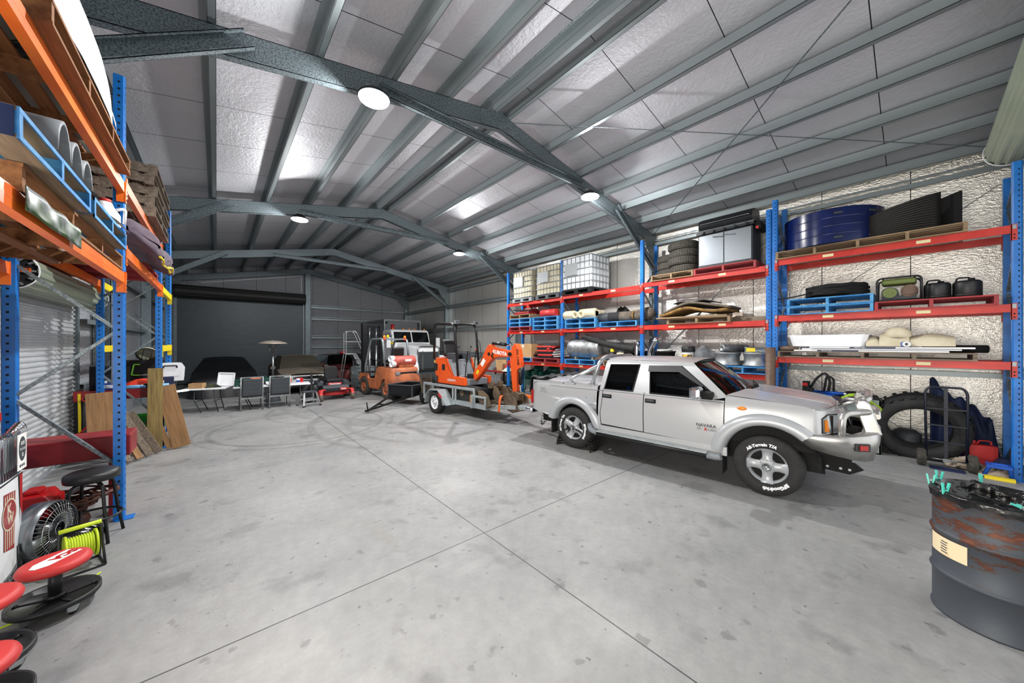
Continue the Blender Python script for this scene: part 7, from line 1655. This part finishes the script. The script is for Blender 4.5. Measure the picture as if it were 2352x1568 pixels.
# mechanics' stools
def creeper(label, loc, seat_z, text=False, rz=0):
    t = thing('mechanic_stool', label, 'stool', loc, rz, 'red mechanic stools')
    mb = MB(); mb.lathe([(0,seat_z),(.14,seat_z),(.168,seat_z-.01),(.178,seat_z-.035),(.172,seat_z-.055),(0,seat_z-.06)], 40); se = mb.build('seat', M['redplastic'], t)
    if text:
        Mt = Matrix.Translation((0,.0,seat_z+.0015)) @ Matrix.Rotation(R(52),4,'Z')
        mb = MB(); mb.add([Mt @ Vector(p) for p in ((-.13,-.02,0),(-.08,-.055,0),(.12,-.055,0),(.12,.055,0),(-.08,.055,0),(-.13,.02,0))],[(0,1,2,3,4,5)]); mb.use(1).text('SCA', .075, Mt @ Matrix.Translation((.05,0,.001)) @ Matrix.Rotation(PI,4,'Z'), .005); mb.build('seat_print', [M['paper'], M['red']], se)
    mb = MB(); mb.cyl((0,0,.1),(0,0,seat_z-.06),.034,18); mb.cyl((0,0,.1),(0,0,.125),.055,18); mb.build('gas_column', M['black'], t)
    mb = MB(); mb.lathe([(0,.085),(.2,.085),(.205,.11),(.222,.115),(.222,.08),(.2,.075),(0,.075)], 44)
    for k in range(5): a = 2*PI*k/5+.4; mb.bar((.04*math.cos(a),.04*math.sin(a),.088),(.2*math.cos(a),.2*math.sin(a),.088),.012,.008); mb.sphere((.185*math.cos(a),.185*math.sin(a),.09),.012)
    mb.build('tool_tray', M['black'], t)
    for k in range(5):
        a = 2*PI*k/5+.4; c, s = math.cos(a), math.sin(a)
        mb = MB(); mb.prism([(-.03,.075),(.03,.075),(.012,.03),(-.035,.022)], -.018, .018); mb.v = [Matrix.Translation((.185*c,.185*s,0)) @ Matrix.Rotation(a+.7,4,'Z') @ v for v in mb.v]; ca = mb.build('caster', M['chrome'], t)
        mb = MB(); mb.v = []; mb.lathe([(0,-.011),(.024,-.011),(.027,0),(.024,.011),(0,.011)], 16, (-.012,0,.0275), 'Y'); mb.v = [Matrix.Translation((.185*c,.185*s,0)) @ Matrix.Rotation(a+.7,4,'Z') @ v for v in mb.v]; mb.build('caster_wheel', M['rubber'], ca)
    return t
creeper('red mechanic stool with the white printed seat, whole in view', (-.9,4.1,0), .375, True)
creeper('higher red mechanic stool at the left picture edge, beside the fridge foot', (-1.08,3.57,0), .46, False, .5)
creeper('lowest mechanic stool in view, at the bottom left corner', (-.97,3.1,0), .34, False, 1.1)
# boards leaning round the second frame
def board(label, base, top, w, th, mat, face=0):
    b, t_ = Vector(base), Vector(top); L = (t_-b).length; d = (t_-b).normalized()
    mb = MB(); mb.box(-w/2,w/2,-th/2,th/2,0,L); o = mb.build('timber_board', M[mat], None, .004)
    q = Vector((math.cos(face), math.sin(face), 0)); q = (q-d*q.dot(d)).normalized(); y = d.cross(q)
    o.matrix_world = Matrix.Translation(b) @ Matrix((q,y,d)).transposed().to_4x4()
    return tag(o, label, 'board', 'boards leaning on the left rack')
board('tall greenish treated board upright beside the second left rack post', (-.86,9.0,0.01), (-.86,9.13,1.5), .2, .045, 'plankgreen', R(5))
board('brown board leaning to the left on the second left rack post, nearest the aisle', (-.5,8.98,.02), (-.74,9.25,1.16), .26, .045, 'plank', R(0))
board('short orange-brown board upright behind the red steel bench', (-1.36,8.3,.2), (-1.4,8.36,1.18), .3, .04, 'plank', R(10))
board('thin dark board leaning behind the nearest rack post', (-1.2,8.7,.02), (-1.3,9.08,1.15), .12, .03, 'woodgreyy', R(10))
for k in range(4): board(('first','second','third','fourth')[k]+' slanted grey batten of the heap between the rack posts', (-.78-.1*k,8.75-.15*k,.03), (-1.15-.1*k,8.95-.1*k,.75+.05*k), .1, .04, 'plank' if k == 2 else 'woodgreyy', R(20*k))
board('short batten low between the greenish and the brown board', (-.66,9.0,.02), (-.82,9.08,.5), .08, .05, 'plank', 0)
item('steel_channel', 'galvanised channel standing beside the roller door edge', 'channel', lambda m: (m.box(-.03,.03,-.004,.004,0,1.25), m.box(-.03,-.024,0,.03,0,1.25), m.box(.024,.03,0,.03,0,1.25)), M['galv'], (-1.72,9.45,0), rot=(R(4),0,0))
item('yellow_level', 'yellow spirit level standing at the roller door edge', 'level', lambda m: (m.box(-.016,.016,-.012,.012,0,1.1), m.use(1).box(-.017,.017,-.006,.006,.45,.6)), [M['yellow'],M['armtext']], (-1.78,9.32,0), rot=(R(3),0,0))
# red bench between the far frames and what is on it
wb = thing('steel_work_bench', 'dark red steel work bench crowded with tools under the yellow beams', 'bench', (-1.3,10.0,0))
mb = MB(); mb.box(-.55,.55,-.72,.95,1.05,1.13); mb.box(.5,.56,-.72,.95,.98,1.13); mb.box(-.55,.56,-.74,-.7,.96,1.13); mb.build('bench_top', M['darkred'], wb, .006)
for x in (-.5,.5):
    for y in (-.66,.88):
        mb = MB(); mb.box(x-.04,x+.04,y-.04,y+.04,0,1.05); mb.build('leg', M['blackmetal'], wb)
mb = MB(); mb.box(-.5,.5,-.65,.85,.3,.34); mb.build('shelf', M['blackmetal'], wb)
BZ = 1.13
item('battery_charger', 'grey plastic power case with a moulded handle at the end of the red bench', 'case', lambda m: (m.prism([(-.24,0),(.24,0),(.26,.3),(.2,.4),(-.16,.4),(-.26,.28)],-.09,.09), m.use(1).tube(rnd([(-.1,-.095,.29),(-.1,-.1,.34),(.12,-.1,.34),(.12,-.095,.29)],.03),.014,6), m.box(-.16,.16,-.093,-.09,.1,.105)), [M['whiteplastic'],M['black']], (-.82,10.75,BZ), R(20), .02)
item('hose_reel', 'red tap fittings and looped hose at the far end of the red bench', 'hose', lambda m: (m.tube(helix((0,0,.1),.09,2,.03,14,'X',.1),.014,6), m.use(1).box(-.12,.04,-.03,.03,.02,.08), m.cyl((.05,0,.05),(.14,0,.16),.03,8)), [M['whiteplastic'],M['red']], (-.68,10.9,BZ), R(60))
item('black_amplifier', 'black box with switches behind the left rack post', 'box', lambda m: (m.box(-.12,.12,-.15,.15,0,.42), m.use(1).box(-.05,.08,-.153,-.15,.05,.16), m.use(2).cyl((.0,-.155,.3),(.0,-.15,.3),.02,10)), [M['blackmat'],M['paper'],M['alud']], (-1.6,9.55,BZ), .2, .008)
item('spotlight', 'tan work lamp with a wire guard on top of the black case', 'lamp', lambda m: (m.lathe([(0,.13),(.08,.12),(.15,.05),(.16,0)],26), m.use(1).lathe([(.16,0),(.15,-.03),(.09,-.06),(0,-.07)],26), m.use(2).lathe([(.155,-.005),(.172,0),(.155,.012)],26), [m.tube([(x,-.14,-.02),(x,0,-.085),(x,.14,-.02)],.006,5) for x in (-.06,.06)]), [M['cream'],M['lens'],M['blackmat']], (-1.05,9.95,BZ+.6), rot=(R(-55),R(12),0))
item('black_case', 'black case with a silver latch under the tan work lamp', 'case', lambda m: (m.box(-.3,.3,-.18,.18,0,.5), m.use(1).box(-.02,.2,-.185,-.18,.2,.22)), [M['blackmat'],M['alud']], (-1.15,10.05,BZ), .1, .02)
item('green_clamp', 'bright green clamp hanging on the black case', 'clamp', lambda m: (m.bar((-.05,0,0),(-.02,0,.2),.02,.02), m.bar((-.05,0,.0),(.05,0,-.01),.02,.02), m.bar((-.02,0,.2),(.06,0,.2),.02,.02)), mk('clamp_green','#7fd63f',.4), (-1.2,9.84,BZ+.22))
item('orange_pouch', 'bright orange-red pouch lying on the red bench', 'pouch', lambda m: m.grid(lambda u, v: (.5*(u-.5),.2*(v-.5),.01+.12*math.sin(PI*u)**.6*math.sin(PI*v)**.6),14,8), mk('pouch','#e0381a',.6), (-1.05,9.45,BZ+.04), .1)
item('blue_sealant', 'pale blue foil sealant packs lying below the orange pouch', 'sealant', lambda m: (m.cyl((-.3,0,.03),(0,-.02,.03),.035,12), m.cyl((.02,.0,.03),(.3,.04,.03),.035,12), m.use(1).cbox((0,0,.05),(.04,.08,.06))), [mk('pale_blue','#6fb2dd',.3),M['blackmat']], (-1.0,9.33,BZ))
item('blue_carton', 'blue and white carton on the red bench beside the black box', 'box', lambda m: (m.box(-.15,.15,-.1,.1,0,.12), m.use(1).box(-.1,.1,-.101,-.1,.03,.09)), [mk('carton_blue','#25418f',.6),M['paper']], (-1.42,9.42,BZ), -.1)
item('dark_toolbox', 'navy toolbox on the red bench behind the greenish board', 'toolbox', lambda m: (m.box(-.2,.2,-.1,.1,0,.16), m.use(1).box(-.1,.06,-.102,-.1,.05,.1)), [M['navy'],M['paper']], (-.86,9.75,BZ), .1, .01)
gd_ = thing('green_storage_bin', 'bright green plastic bin on the shelf of the red bench', 'bin', (-1.05,9.55,.34))
mb = MB(); open_box(mb,.55,.4,.26); mb.box(-.28,.28,-.21,-.2,.22,.27); mb.build('bin_body', M['greenbox'], gd_)
item('jumper_leads', 'red and black jumper leads hanging below the red bench', 'leads', lambda m: (m.tube(rnd([(0,0,1.02),(.1,-.02,.9),(.1,-.02,.55),(-.1,-.02,.35),(.05,-.02,.1)],.15),.014,6), m.use(1).tube(rnd([(.02,0,1.02),(.18,-.03,.85),(.16,-.03,.5),(.05,-.03,.1)],.15),.014,6), m.use(1).box(.1,.17,-.05,-.01,.4,.62)), [M['red'],M['blackmat']], (-1.75,9.22,0))
ls = thing('work_light', 'lit LED strip work light on a stand beyond the left rack', 'work light', (-.55,12.0,0), R(40))
mb = MB(); mb.cyl((-.28,0,.78),(.0,0,.78),.02,10); mb.build('lit_tube', M['strip'], ls)
mb = MB(); mb.cyl((-.34,0,0),(-.34,0,.8),.015,8); mb.cyl((-.34,0,.78),(-.28,0,.78),.024,10); mb.box(-.46,-.22,-.12,.12,0,.02); mb.build('stand', M['blackmat'], ls)
# ------------------------------------------------------------------ daylight, camera, view
da = bpy.data.lights.new('doorway_daylight', 'AREA'); da.shape = 'RECTANGLE'; da.size = FD1-FD0-.1; da.size_y = FDH-.15; da.energy = DAY_W; da.color = (1,.95,.86)
do = bpy.data.objects.new('doorway_daylight', da); COL.objects.link(do); do.location = ((FD0+FD1)/2, YF-.2, FDH/2); do.rotation_euler = (R(90),0,0)
d2_ = bpy.data.lights.new('side_doorway_daylight', 'AREA'); d2_.shape = 'RECTANGLE'; d2_.size = LEH-.1; d2_.size_y = LE1-LE0-.1; d2_.energy = DAY2_W; d2_.color = (1,.92,.8)
d2o = bpy.data.objects.new('side_doorway_daylight', d2_); COL.objects.link(d2o); d2o.location = (XL-.15,(LE0+LE1)/2,LEH/2); d2o.rotation_euler = (0,R(-90),0)
w = bpy.data.worlds.new('World'); SC.world = w; w.use_nodes = True
w.node_tree.nodes['Background'].inputs[0].default_value = (.75,.85,1,1); w.node_tree.nodes['Background'].inputs[1].default_value = .6
cam = bpy.data.cameras.new('Camera'); cam.sensor_width = 36; cam.lens = 794/2352*36; cam.shift_y = 5.5/2352; cam.clip_start = .05
co = bpy.data.objects.new('Camera', cam); COL.objects.link(co); co.location = (0,0,1.95); co.rotation_euler = (R(90),0,R(-40.5)); SC.camera = co
vs_ = SC.view_settings; vs_.view_transform = 'Standard'; vs_.look = 'None'; vs_.gamma = 1; vs_.exposure = EXPO; vs_.use_curve_mapping = False
